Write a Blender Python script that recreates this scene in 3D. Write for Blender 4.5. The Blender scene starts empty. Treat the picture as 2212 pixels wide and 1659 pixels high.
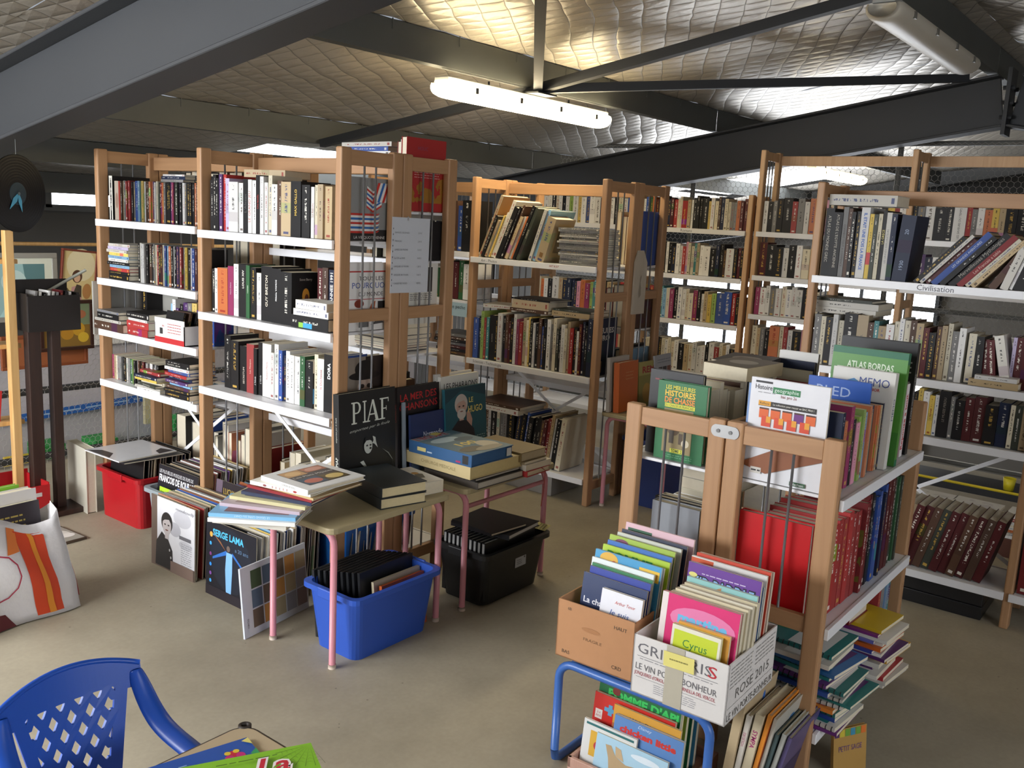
import bpy, math, random
from mathutils import Vector, Matrix, Euler
SC = bpy.context.scene
COL = SC.collection
RNG = random.Random(11)
PI = math.pi

# ---------------------------------------------------------------- camera, world, lights, exposure
cam = bpy.data.cameras.new('camera')
cam.sensor_width = 36.0
cam.lens = 32.34
cam.clip_start = 0.05
cam_ob = bpy.data.objects.new('camera', cam)
COL.objects.link(cam_ob)
_r = Vector((0.614662, -0.787195, 0.050146)); _d = Vector((-0.109815, -0.148355, -0.982818)); _f = Vector((0.781109, 0.598594, -0.177634))
cam_ob.matrix_world = Matrix(((_r.x, -_d.x, -_f.x, 0.0), (_r.y, -_d.y, -_f.y, 0.0), (_r.z, -_d.z, -_f.z, 1.62), (0, 0, 0, 1)))
SC.camera = cam_ob

world = bpy.data.worlds.new('world')
SC.world = world
world.use_nodes = True
world.node_tree.nodes['Background'].inputs[0].default_value = (0.80, 0.88, 1.0, 1)
world.node_tree.nodes['Background'].inputs[1].default_value = 0.5

def area(name, loc, rot, sx, sy, power, col):
    l = bpy.data.lights.new(name, 'AREA'); l.shape = 'RECTANGLE'; l.size = sx; l.size_y = sy; l.energy = power; l.color = col
    o = bpy.data.objects.new(name, l); COL.objects.link(o); o.location = loc; o.rotation_euler = rot
    return o
# daylight entering through the glazed bay windows of the side wall and the gable end behind the camera
area('daylight_side', (-1.5, 3.9, 1.5), (0, -PI/2 + 0.40, 0), 1.3, 3.2, 285, (0.95, 0.97, 1.0))
area('daylight_gable', (0.9, -2.75, 1.5), (PI/2 - 0.1, 0, 0), 3.0, 1.3, 5, (0.93, 0.96, 1.0))

SC.view_settings.view_transform = 'Standard'
SC.view_settings.look = 'None'
SC.view_settings.gamma = 1.0
SC.view_settings.use_curve_mapping = False
SC.view_settings.exposure = 0.0
SC.cycles.use_denoising = True
SC.cycles.max_bounces = 5
SC.cycles.diffuse_bounces = 3
SC.cycles.glossy_bounces = 3
SC.cycles.use_adaptive_sampling = True
SC.cycles.adaptive_threshold = 0.06
SC.cycles.sample_clamp_indirect = 6.0

# ---------------------------------------------------------------- colour and material helpers
def lin(c):
    return c / 12.92 if c <= 0.04045 else ((c + 0.055) / 1.055) ** 2.4
def hexc(h, a=1.0):
    h = h.lstrip('#')
    return tuple(lin(int(h[i:i+2], 16) / 255) for i in (0, 2, 4)) + (a,)
MATS = {}
def newmat(name):
    m = bpy.data.materials.new(name); m.use_nodes = True
    return m, m.node_tree, m.node_tree.nodes['Principled BSDF']
def N(nt, typ, **kw):
    n = nt.nodes.new(typ)
    for k, v in kw.items():
        if k.startswith('i_'):
            n.inputs[k[2:].replace('_', ' ')].default_value = v
        else:
            setattr(n, k, v)
    return n
def mat(h, rough=0.55, metal=0.0, var=0.06, scale=14.0, bump=0.0, spec=0.5, key=None):
    """plain procedural material: a base colour with fine mottling and optional relief"""
    k = key or (h, rough, metal, var, scale, bump, spec)
    if k in MATS: return MATS[k]
    m, nt, b = newmat('surface_' + str(h).lstrip('#'))
    c = hexc(h)
    b.inputs['Roughness'].default_value = rough; b.inputs['Metallic'].default_value = metal
    b.inputs['Specular IOR Level'].default_value = spec
    tc = N(nt, 'ShaderNodeTexCoord'); no = N(nt, 'ShaderNodeTexNoise', i_Scale=scale, i_Detail=3.0)
    nt.links.new(tc.outputs['Object'], no.inputs['Vector'])
    mr = N(nt, 'ShaderNodeMapRange'); mr.inputs[3].default_value = 1 - var; mr.inputs[4].default_value = 1 + var
    nt.links.new(no.outputs['Fac'], mr.inputs[0])
    mx = N(nt, 'ShaderNodeVectorMath', operation='SCALE'); mx.inputs[0].default_value = c[:3]
    nt.links.new(mr.outputs[0], mx.inputs['Scale']); nt.links.new(mx.outputs[0], b.inputs['Base Color'])
    if bump:
        n2 = N(nt, 'ShaderNodeTexNoise', i_Scale=scale * 8, i_Detail=2.0); nt.links.new(tc.outputs['Object'], n2.inputs['Vector'])
        bp = N(nt, 'ShaderNodeBump'); bp.inputs['Strength'].default_value = bump; bp.inputs['Distance'].default_value = 0.01
        nt.links.new(n2.outputs['Fac'], bp.inputs['Height']); nt.links.new(bp.outputs[0], b.inputs['Normal'])
    MATS[k] = m
    return m
def emis(name, h, strength):
    if name in MATS: return MATS[name]
    m, nt, b = newmat(name)
    b.inputs['Base Color'].default_value = (0.8, 0.8, 0.8, 1)
    b.inputs['Emission Color'].default_value = hexc(h); b.inputs['Emission Strength'].default_value = strength
    MATS[name] = m
    return m
def wood(h1, h2, name, scale=1.0, rough=0.5, ax='z'):
    if name in MATS: return MATS[name]
    m, nt, b = newmat(name)
    tc = N(nt, 'ShaderNodeTexCoord'); mp = N(nt, 'ShaderNodeMapping')
    oi = N(nt, 'ShaderNodeObjectInfo')
    ad = N(nt, 'ShaderNodeVectorMath', operation='ADD')
    sc = N(nt, 'ShaderNodeVectorMath', operation='SCALE'); sc.inputs[0].default_value = (7, 5, 3)
    nt.links.new(oi.outputs['Random'], sc.inputs['Scale'])
    nt.links.new(tc.outputs['Object'], ad.inputs[0]); nt.links.new(sc.outputs[0], ad.inputs[1])
    mp.inputs['Scale'].default_value = {'z': (28 * scale, 28 * scale, 1.6 * scale), 'x': (1.6 * scale, 28 * scale, 28 * scale), 'y': (28 * scale, 1.6 * scale, 28 * scale)}[ax]
    nt.links.new(ad.outputs[0], mp.inputs['Vector'])
    no = N(nt, 'ShaderNodeTexNoise', i_Scale=1.0, i_Detail=4.0, i_Distortion=1.2); nt.links.new(mp.outputs[0], no.inputs['Vector'])
    rp = N(nt, 'ShaderNodeValToRGB'); rp.color_ramp.elements[0].position = 0.3; rp.color_ramp.elements[1].position = 0.72
    rp.color_ramp.elements[0].color = hexc(h1); rp.color_ramp.elements[1].color = hexc(h2)
    nt.links.new(no.outputs['Fac'], rp.inputs[0]); nt.links.new(rp.outputs[0], b.inputs['Base Color'])
    b.inputs['Roughness'].default_value = rough
    MATS[name] = m
    return m
BEECH = wood('#A67D58', '#B38A63', 'beech_wood')
BEECHX = wood('#A67D58', '#B38A63', 'beech_wood_lengthwise', ax='x')
BEECHY = wood('#A67D58', '#B38A63', 'beech_wood_crosswise', ax='y')
PINE = wood('#C79A5C', '#DDB478', 'pine_wood')
DARKWOOD = wood('#2A1A14', '#3B261D', 'dark_stained_wood')
STEEL = mat('#323437', 0.6, 0.0, 0.06, 3.0)
GALV = mat('#5A5C59', 0.55, 0.1, 0.10, 6.0)
ROD = mat('#8E8E90', 0.4, 0.6, 0.05)
WHITEMETAL = mat('#E6E6E8', 0.35, 0.0, 0.02, 4.0)
PAPER = mat('#DDD3BC', 0.8, 0.0, 0.06, 60.0)

# ---------------------------------------------------------------- mesh helpers
class MB:
    def __init__(s): s.v = []; s.f = []; s.m = []; s.uv = None
    def add(s, vs, fs, m=0):
        o = len(s.v); s.v += [tuple(p) for p in vs]
        for f in fs: s.f.append(tuple(i + o for i in f)); s.m.append(m)
        return s
    def box(s, x0, x1, y0, y1, z0, z1, m=0):
        v = [(x0,y0,z0),(x1,y0,z0),(x1,y1,z0),(x0,y1,z0),(x0,y0,z1),(x1,y0,z1),(x1,y1,z1),(x0,y1,z1)]
        return s.add(v, [(0,3,2,1),(4,5,6,7),(0,1,5,4),(1,2,6,5),(2,3,7,6),(3,0,4,7)], m)
    def bar(s, a, b, w, h, up=(0,0,1), m=0):
        a = Vector(a); b = Vector(b); d = (b - a).normalized(); u = Vector(up)
        sd = d.cross(u).normalized(); u = sd.cross(d)
        v = []
        for p in (a, b):
            for i, j in ((-1,-1),(1,-1),(1,1),(-1,1)): v.append(p + sd * (i * w / 2) + u * (j * h / 2))
        return s.add(v, [(3,2,1,0),(4,5,6,7),(0,1,5,4),(1,2,6,5),(2,3,7,6),(3,0,4,7)], m)
    def tube(s, pts, r, n=8, m=0, closed=False, cap=True):
        pts = [Vector(p) for p in pts]; rings = []
        L = len(pts); nrm = None
        for i, p in enumerate(pts):
            if closed: t = pts[(i+1) % L] - pts[i-1]
            else: t = pts[min(i+1, L-1)] - pts[max(i-1, 0)]
            t.normalize()
            if nrm is None:
                nrm = t.cross(Vector((0,0,1)))
                if nrm.length < 0.1: nrm = t.cross(Vector((1,0,0)))
            nrm = (nrm - t * nrm.dot(t)).normalized(); bn = t.cross(nrm)
            rr = r[i] if isinstance(r, (list, tuple)) else r
            rings.append([p + (nrm * math.cos(2*PI*k/n) + bn * math.sin(2*PI*k/n)) * rr for k in range(n)])
        v = [q for rg in rings for q in rg]; f = []
        for i in range(L if closed else L - 1):
            a = i * n; b = ((i+1) % L) * n
            for k in range(n): f.append((a + k, b + k, b + (k+1) % n, a + (k+1) % n)[::-1])
        if cap and not closed:
            f.append(tuple(range(n))); f.append(tuple(range((L-1)*n, L*n))[::-1])
        return s.add(v, f, m)
    def prism(s, poly, z0, z1, m=0):
        """polygon (x,y) extruded along z"""
        n = len(poly)
        v = [(x, y, z0) for x, y in poly] + [(x, y, z1) for x, y in poly]
        f = [tuple(range(n))[::-1], tuple(range(n, 2*n))] + [(i, (i+1) % n, (i+1) % n + n, i + n) for i in range(n)]
        return s.add(v, f, m)
    def lathe(s, prof, n=24, m=0):
        v = []; f = []
        for r, z in prof:
            for k in range(n): v.append((r*math.cos(2*PI*k/n), r*math.sin(2*PI*k/n), z))
        for i in range(len(prof)-1):
            for k in range(n):
                a = i*n + k; b = i*n + (k+1) % n
                f.append((a, b, b+n, a+n))
        return s.add(v, f, m)
    def xf(s, mtx):
        s.v = [tuple(mtx @ Vector(p)) for p in s.v]; return s
    def build(s, name, mats, parent=None, smooth=False, bevel=0.0, seg=2):
        me = bpy.data.meshes.new(name)
        me.from_pydata(s.v, [], s.f)
        if not isinstance(mats, (list, tuple)): mats = [mats]
        for mm in mats: me.materials.append(mm)
        if len(mats) > 1: me.polygons.foreach_set('material_index', s.m)
        if smooth: me.polygons.foreach_set('use_smooth', [True] * len(me.polygons))
        if s.uv:
            l = me.uv_layers.new(name='UVMap'); l.data.foreach_set('uv', [c for p in s.uv for c in p])
        me.update()
        o = bpy.data.objects.new(name, me); COL.objects.link(o)
        if parent: o.parent = parent
        if bevel:
            bm = o.modifiers.new('bevel', 'BEVEL'); bm.width = bevel; bm.segments = seg; bm.limit_method = 'ANGLE'
            bm.harden_normals = False
        return o
def tag(o, label=None, cat=None, group=None, kind=None):
    if label: o['label'] = label
    if cat: o['category'] = cat
    if group: o['group'] = group
    if kind: o['kind'] = kind
    return o
def empty(name, loc=(0,0,0), rz=0.0, label=None, cat=None, group=None, mtx=None):
    o = bpy.data.objects.new(name, None); COL.objects.link(o); o.empty_display_size = 0.1
    o.location = loc; o.rotation_euler = (0, 0, rz)
    if mtx is not None: o.matrix_world = mtx
    return tag(o, label, cat, group)
def box_ob(name, b, m, parent=None, bevel=0.0): return MB().box(*b).build(name, m, parent, bevel=bevel)
def struct(name, o): o['kind'] = 'structure'; return o
ORD = 'first second third fourth fifth sixth seventh eighth ninth tenth eleventh twelfth thirteenth fourteenth fifteenth sixteenth seventeenth eighteenth nineteenth twentieth'.split()
def ordw(i):
    if i < 20: return ORD[i]
    t = ['twenty', 'thirty', 'forty', 'fifty'][i // 10 - 2 + (0)] if (i + 1) % 10 else None
    n = i + 1
    if n % 10 == 0: return {20:'twentieth', 30:'thirtieth', 40:'fortieth', 50:'fiftieth', 60:'sixtieth'}[n]
    return {2:'twenty', 3:'thirty', 4:'forty', 5:'fifty', 6:'sixty'}[n // 10] + '-' + ORD[n % 10 - 1]

# flat print: lettering laid on a surface (local x right, y up, lifted a hair along z)
def text_mb(body, size, width=None, bold=0.0, shear=0.0, align='CENTER', spacing=1.0, line=1.0):
    c = bpy.data.curves.new('lettering', 'FONT'); c.body = body; c.size = 1.0; c.resolution_u = 2; c.shear = shear
    c.align_x = align; c.align_y = 'CENTER'; c.offset = bold; c.space_character = spacing; c.space_line = line
    o = bpy.data.objects.new('lettering', c)
    me = bpy.data.meshes.new_from_object(o)
    vs = [v.co.copy() for v in me.vertices]; fs = [tuple(p.vertices) for p in me.polygons]
    bpy.data.objects.remove(o); bpy.data.curves.remove(c); bpy.data.meshes.remove(me)
    mb = MB()
    if not vs: return mb
    x0 = min(v.x for v in vs); x1 = max(v.x for v in vs); y0 = min(v.y for v in vs); y1 = max(v.y for v in vs)
    sx = sy = size
    if width: sx = width / max(1e-6, x1 - x0)
    ox = {'CENTER': (x0 + x1) / 2, 'LEFT': x0, 'RIGHT': x1}[align]
    oy = (y0 + y1) / 2
    mb.add([((v.x - ox) * sx, (v.y - oy) * sy, 0) for v in vs], fs)
    return mb
def lettering(body, parent, mtx, h, color, width=None, bold=0.0, shear=0.0, align='CENTER', spacing=1.0, line=1.0, name='lettering', cap=0.70):
    """lettering whose capitals are h metres tall, put at mtx in the parent's space"""
    mb = text_mb(body, h / cap, width, bold, shear, align, spacing, line)
    if not mb.v: return None
    m = color if not isinstance(color, str) else mat(color, 0.6, 0.0, 0.0)
    mb.xf(mtx)
    return mb.build(name, m, parent)
def MX(o, ex, ey):
    """matrix with local x = ex, local y = ey, z = ex x ey"""
    ex = Vector(ex).normalized(); ey = Vector(ey).normalized(); ez = ex.cross(ey)
    return Matrix(((ex.x, ey.x, ez.x, o[0]), (ex.y, ey.y, ez.y, o[1]), (ex.z, ey.z, ez.z, o[2]), (0,0,0,1)))
# ---------------------------------------------------------------- the setting
RS = 0.172                                     # slope of the roof
def purlin_z(y): return 2.354 - RS * (y - 3.3)  # underside of the purlins
def roof_z(y): return purlin_z(y) + 0.17
RIDGE = 1.28
# floor of the mezzanine: grey painted concrete
def floor_mat():
    m, nt, b = newmat('painted_concrete')
    tc = N(nt, 'ShaderNodeTexCoord')
    n1 = N(nt, 'ShaderNodeTexNoise', i_Scale=1.3, i_Detail=5.0, i_Roughness=0.6); n2 = N(nt, 'ShaderNodeTexNoise', i_Scale=60.0, i_Detail=3.0)
    n3 = N(nt, 'ShaderNodeTexVoronoi', i_Scale=9.0); n3.feature = 'F1'
    for n in (n1, n2, n3): nt.links.new(tc.outputs['Object'], n.inputs['Vector'])
    rp = N(nt, 'ShaderNodeValToRGB'); rp.color_ramp.elements[0].color = hexc('#8F8673'); rp.color_ramp.elements[1].color = hexc('#AFA58F')
    rp.color_ramp.elements[0].position = 0.3; rp.color_ramp.elements[1].position = 0.7
    nt.links.new(n1.outputs['Fac'], rp.inputs[0])
    mr = N(nt, 'ShaderNodeMapRange'); mr.inputs[3].default_value = 0.9; mr.inputs[4].default_value = 1.1; nt.links.new(n2.outputs['Fac'], mr.inputs[0])
    vm = N(nt, 'ShaderNodeVectorMath', operation='SCALE'); nt.links.new(rp.outputs[0], vm.inputs[0]); nt.links.new(mr.outputs[0], vm.inputs['Scale'])
    # small dark scuff specks
    lt = N(nt, 'ShaderNodeMath', operation='LESS_THAN'); lt.inputs[1].default_value = 0.035; nt.links.new(n3.outputs['Distance'], lt.inputs[0])
    mi = N(nt, 'ShaderNodeMixRGB'); mi.inputs[2].default_value = hexc('#4A463E'); ml = N(nt, 'ShaderNodeMath', operation='MULTIPLY'); ml.inputs[1].default_value = 0.5
    nt.links.new(lt.outputs[0], ml.inputs[0]); nt.links.new(ml.outputs[0], mi.inputs[0]); nt.links.new(vm.outputs[0], mi.inputs[1])
    nt.links.new(mi.outputs[0], b.inputs['Base Color'])
    b.inputs['Roughness'].default_value = 0.62
    bp = N(nt, 'ShaderNodeBump'); bp.inputs['Strength'].default_value = 0.08; nt.links.new(n2.outputs['Fac'], bp.inputs['Height']); nt.links.new(bp.outputs[0], b.inputs['Normal'])
    return m
struct('floor', MB().box(-1.6, 7.15, -3.0, 5.62, -0.2, 0.0).build('floor', floor_mat()))['label'] = 'grey painted concrete mezzanine floor'

def foil_mat():
    m, nt, b = newmat('quilted_foil_insulation')
    tc = N(nt, 'ShaderNodeTexCoord'); sp = N(nt, 'ShaderNodeSeparateXYZ'); nt.links.new(tc.outputs['Object'], sp.inputs[0])
    wob = N(nt, 'ShaderNodeTexNoise', i_Scale=2.2, i_Detail=2.0); nt.links.new(tc.outputs['Object'], wob.inputs['Vector'])
    def grid(ca, cb, per, shift):
        a = N(nt, 'ShaderNodeMath', operation='MULTIPLY'); a.inputs[1].default_value = ca / per; nt.links.new(sp.outputs['X'], a.inputs[0])
        c = N(nt, 'ShaderNodeMath', operation='MULTIPLY_ADD'); c.inputs[1].default_value = cb / per; nt.links.new(sp.outputs['Y'], c.inputs[0]); nt.links.new(a.outputs[0], c.inputs[2])
        w = N(nt, 'ShaderNodeMath', operation='MULTIPLY_ADD'); w.inputs[1].default_value = shift; nt.links.new(wob.outputs['Fac'], w.inputs[0]); nt.links.new(c.outputs[0], w.inputs[2])
        p = N(nt, 'ShaderNodeMath', operation='PINGPONG'); p.inputs[1].default_value = 0.5; nt.links.new(w.outputs[0], p.inputs[0])
        return p
    g1 = grid(0.93, 0.37, 0.115, 0.5); g2 = grid(-0.5, 0.87, 0.125, 0.6)
    mn = N(nt, 'ShaderNodeMath', operation='MINIMUM'); nt.links.new(g1.outputs[0], mn.inputs[0]); nt.links.new(g2.outputs[0], mn.inputs[1])
    # pillow relief between the netting wires plus crinkles of the foil
    sq = N(nt, 'ShaderNodeMath', operation='POWER'); sq.inputs[1].default_value = 0.45; nt.links.new(mn.outputs[0], sq.inputs[0])
    cr = N(nt, 'ShaderNodeTexNoise', i_Scale=26.0, i_Detail=4.0, i_Roughness=0.65); nt.links.new(tc.outputs['Object'], cr.inputs['Vector'])
    hh = N(nt, 'ShaderNodeMath', operation='MULTIPLY_ADD'); hh.inputs[1].default_value = 0.28; nt.links.new(cr.outputs['Fac'], hh.inputs[0]); nt.links.new(sq.outputs[0], hh.inputs[2])
    bp = N(nt, 'ShaderNodeBump'); bp.inputs['Strength'].default_value = 0.42; bp.inputs['Distance'].default_value = 0.022
    nt.links.new(hh.outputs[0], bp.inputs['Height']); nt.links.new(bp.outputs[0], b.inputs['Normal'])
    wire = N(nt, 'ShaderNodeMath', operation='LESS_THAN'); wire.inputs[1].default_value = 0.022; nt.links.new(mn.outputs[0], wire.inputs[0])
    mi = N(nt, 'ShaderNodeMixRGB'); mi.inputs[1].default_value = hexc('#C4BCAE'); mi.inputs[2].default_value = hexc('#948E84'); nt.links.new(wire.outputs[0], mi.inputs[0])
    nt.links.new(mi.outputs[0], b.inputs['Base Color'])
    b.inputs['Metallic'].default_value = 0.45; b.inputs['Roughness'].default_value = 0.38
    return m
FOIL = foil_mat()
def roof_sheet(name, x0, x1, y0, y1, nx, ny, sgn=1):
    """quilted insulation sagging between the purlins"""
    mb = MB(); r = random.Random(int(x0 * 7 + y0 * 13)); vs = []
    for j in range(ny + 1):
        for i in range(nx + 1):
            x = x0 + (x1 - x0) * i / nx; y = y0 + (y1 - y0) * j / ny
            sag = 0.035 * math.sin(PI * j / ny) * (0.6 + 0.4 * math.sin(3.1 * x + y))
            yy = y if sgn > 0 else 2 * RIDGE - y
            vs.append((x, yy, roof_z(y) - sag - r.uniform(0, 0.008)))
    fs = [(j*(nx+1)+i, j*(nx+1)+i+1, (j+1)*(nx+1)+i+1, (j+1)*(nx+1)+i) for j in range(ny) for i in range(nx)]
    mb.add(vs, [f[::-1] for f in fs] if sgn > 0 else fs)
    return mb.build(name, FOIL, ceiling, smooth=True)
ceiling = empty('ceiling'); ceiling['kind'] = 'structure'; ceiling['label'] = 'sloping roof lined with quilted foil insulation and netting'
RAFTERS = (-2.8, 1.92, 6.72, 13.6)
PURL = (RIDGE + 0.10, 3.3, 5.05, 6.35, 7.5)
for a, b in ((-2.8, 1.92), (1.92, 6.72), (6.72, 13.6)):
    for c, d in zip((RIDGE,) + PURL[1:], PURL[1:] + (7.7,)):
        if (c, a) in ((5.05, 1.92), (3.3, 6.72), (5.05, 6.72)):
            continue
        roof_sheet('insulation_panel', a, b, c, d, 40, 14)
# bays that hold translucent roof lights: the insulation stops around them
for (x0, x1, y0, y1) in ((1.92, 4.40, 5.05, 6.35), (6.1, 6.72, 5.05, 6.35), (4.40, 6.1, 5.05, 5.88),
                         (6.72, 10.8, 3.3, 5.05), (12.6, 13.6, 3.3, 5.05), (10.8, 12.6, 3.3, 4.1), (6.72, 10.8, 5.05, 6.35), (12.6, 13.6, 5.05, 6.35), (10.8, 12.6, 5.9, 6.35)):
    roof_sheet('insulation_panel', x0, x1, y0, y1, 16, 8)
for c, d in ((RIDGE, 3.3), (3.3, 5.05)):
    for a, b in ((-2.8, 1.92), (1.92, 6.72), (6.72, 13.6)):
        roof_sheet('insulation_panel', a, b, c, d, 30, 8, -1)
SKY = emis('daylit_translucent_sheet', '#F4F8FF', 9.0)
for i, (x0, x1, y0, y1) in enumerate(((4.40, 6.1, 5.88, 6.34), (10.8, 12.6, 4.1, 5.9))):
    mb = MB(); z0 = roof_z(y0) + 0.03; z1 = roof_z(y1) + 0.03
    mb.add([(x0,y0,z0),(x1,y0,z0),(x1,y1,z1),(x0,y1,z1),(x0,y0,z0+.02),(x1,y0,z0+.02),(x1,y1,z1+.02),(x0,y1,z1+.02)], [(0,3,2,1),(4,5,6,7),(0,1,5,4),(1,2,6,5),(2,3,7,6),(3,0,4,7)])
    o = mb.build('window_%d' % (i + 1), SKY); o['kind'] = 'structure'; o['label'] = ('roof light behind the second purlin', 'long roof light beyond the far rafter')[i]
# steel: rafters (I sections along y), purlins (C sections along x), wind bracing
def i_beam(name, a, b, w, h, tf, m, parent=None):
    a = Vector(a); b = Vector(b); mb = MB(); d = (b - a).normalized(); sd = d.cross(Vector((0,0,1))).normalized(); u = sd.cross(d)
    mb.bar(a + u * (tf/2), b + u * (tf/2), w, tf); mb.bar(a + u * (h - tf/2), b + u * (h - tf/2), w, tf); mb.bar(a + u * (h/2), b + u * (h/2), 0.012, h - 2*tf)
    return mb.build(name, m, parent, bevel=0.003, seg=1)
def raf_z(y): return 2.344 - RS * (abs(y - RIDGE))
for i, x in enumerate(RAFTERS):
    r = empty('rafter', (x, RIDGE, 0)); r['kind'] = 'structure'; r['label'] = 'grey steel I-section roof rafter'
    i_beam('beam', (0, 0.012, raf_z(RIDGE)), (0, 7.68 - RIDGE, raf_z(7.68)), 0.17, 0.33, 0.016, STEEL, r)
    i_beam('beam', (0, -4.0, raf_z(RIDGE - 4.0)), (0, -0.012, raf_z(RIDGE)), 0.17, 0.33, 0.016, STEEL, r)
    box_ob('splice_plate', (-0.09, 0.09, -0.012, 0.0, raf_z(RIDGE) - 0.05, raf_z(RIDGE) + 0.36), STEEL, r)
    box_ob('splice_plate', (-0.09, 0.09, 0.0, 0.012, raf_z(RIDGE) - 0.05, raf_z(RIDGE) + 0.36), STEEL, r)
    for zz in (0.06, 0.15, 0.24):
        for sx in (-0.055, 0.055):
            MB().tube([(sx, -0.035, raf_z(RIDGE) + zz), (sx, 0.035, raf_z(RIDGE) + zz)], 0.014, 6).build('bolt', STEEL, r)
for y in PURL:
    for a, b in zip(RAFTERS[:-1], RAFTERS[1:]):
        mb = MB(); z = purlin_z(y)
        mb.box(a + 0.008, b - 0.008, y - 0.006, y, z, z + 0.16); mb.box(a + 0.008, b - 0.008, y, y + 0.06, z, z + 0.006); mb.box(a + 0.008, b - 0.008, y, y + 0.06, z + 0.154, z + 0.16)
        o = mb.build('purlin', GALV, bevel=0); o['kind'] = 'structure'; o['label'] = 'galvanised steel purlin under the roof insulation'
        if a == 1.92 and y in (3.3, 5.05):
            for k in range(9):
                xx = a + 0.35 + k * 0.48
                MB().bar((xx, y - 0.008, z + 0.165), (xx, y - 0.008, z + 0.115), 0.006, 0.003, up=(0,1,0)).build('clip', GALV, o)
nd = (4.37, 3.27, purlin_z(3.27) - 0.01)
for k, e in enumerate(((4.34, RIDGE + 0.12), (2.02, RIDGE + 0.25), (6.63, RIDGE + 0.25), (4.27, 5.0))):
    o = MB().bar(nd, (e[0], e[1], purlin_z(e[1]) - 0.01), 0.05, 0.05).build('roof_brace', STEEL); o['kind'] = 'structure'; o['label'] = 'grey steel bracing angle across the roof bay'
# gusset under the purlin where the braces meet
g = MB().box(4.28, 4.46, 3.2, 3.34, nd[2] - 0.035, nd[2] - 0.026).build('brace_gusset', STEEL); g['kind'] = 'structure'; g['label'] = 'steel gusset plate where the braces meet'

# outer walls of the hall, windows
WALLG = mat('#4A4844', 0.8, 0, 0.08, 3.0)
PALE = mat('#B9B8BC', 0.85, 0, 0.05, 1.5)
def wall(name, b, m, lab):
    o = MB().box(*b).build(name, m); o['kind'] = 'structure'; o['label'] = lab; return o
wall('wall_far', (-3.2, 14.2, 7.7, 7.85, -3.0, 2.4), WALLG, 'far side wall of the hall')
wall('wall_end', (14.0, 14.2, -3.2, 7.7, -3.0, 3.4), mat('#77746F', 0.8, 0, 0.06, 2.0), 'pale end wall of the hall beyond the netting')
wall('wall_gable', (-3.2, 14.0, -3.2, -3.05, -3.0, 3.4), PALE, 'side wall behind the camera')
wall('wall_side', (-1.75, -1.6, -3.05, 7.7, -3.0, 3.4), PALE, 'end wall beside the camera')
wall('hall_floor', (-3.05, 14.0, -3.05, 7.7, -3.1, -3.0), mat('#8A8884', 0.7), 'concrete floor of the hall below')['kind'] = 'structure'
WIN = emis('daylit_glazing', '#F2F7FF', 7.0)
FRM = mat('#4C4F52', 0.5)
def window(n, b, lab, ax, k=4):
    e = empty('window_%d' % n); e['kind'] = 'structure'; e['label'] = lab
    x0, x1, y0, y1, z0, z1 = b
    box_ob('pane', b, WIN, e)
    t = 0.05
    for zz in (z0, z1): box_ob('frame', (x0 - (t if ax == 'x' else .03), x1 + (t if ax == 'x' else .03), y0 - (t if ax == 'y' else .03), y1 + (t if ax == 'y' else .03), zz - t/2, zz + t/2), FRM, e)
    for i in range(k + 1):
        if ax == 'x':
            xx = x0 + (x1 - x0) * i / k; box_ob('mullion', (xx - .025, xx + .025, y0 - .03, y1 + .03, z0, z1), FRM, e)
        else:
            yy = y0 + (y1 - y0) * i / k; box_ob('mullion', (x0 - .03, x1 + .03, yy - .025, yy + .025, z0, z1), FRM, e)
    return e
window(3, (-1.6, -1.56, 2.2, 5.6, 0.8, 1.95), 'glazed band in the end wall beside the camera', 'y')
window(4, (-0.6, 2.4, -3.05, -3.0, 0.85, 2.15), 'window in the side wall behind the camera', 'x')
window(5, (3.66, 4.25, 7.63, 7.7, 1.515, 1.68), 'bright eaves window in the far side wall', 'x', 1)
window(6, (13.9, 14.0, 3.2, 7.4, -1.6, 1.30), 'tall bright window of the hall behind the novels', 'y')
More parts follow.
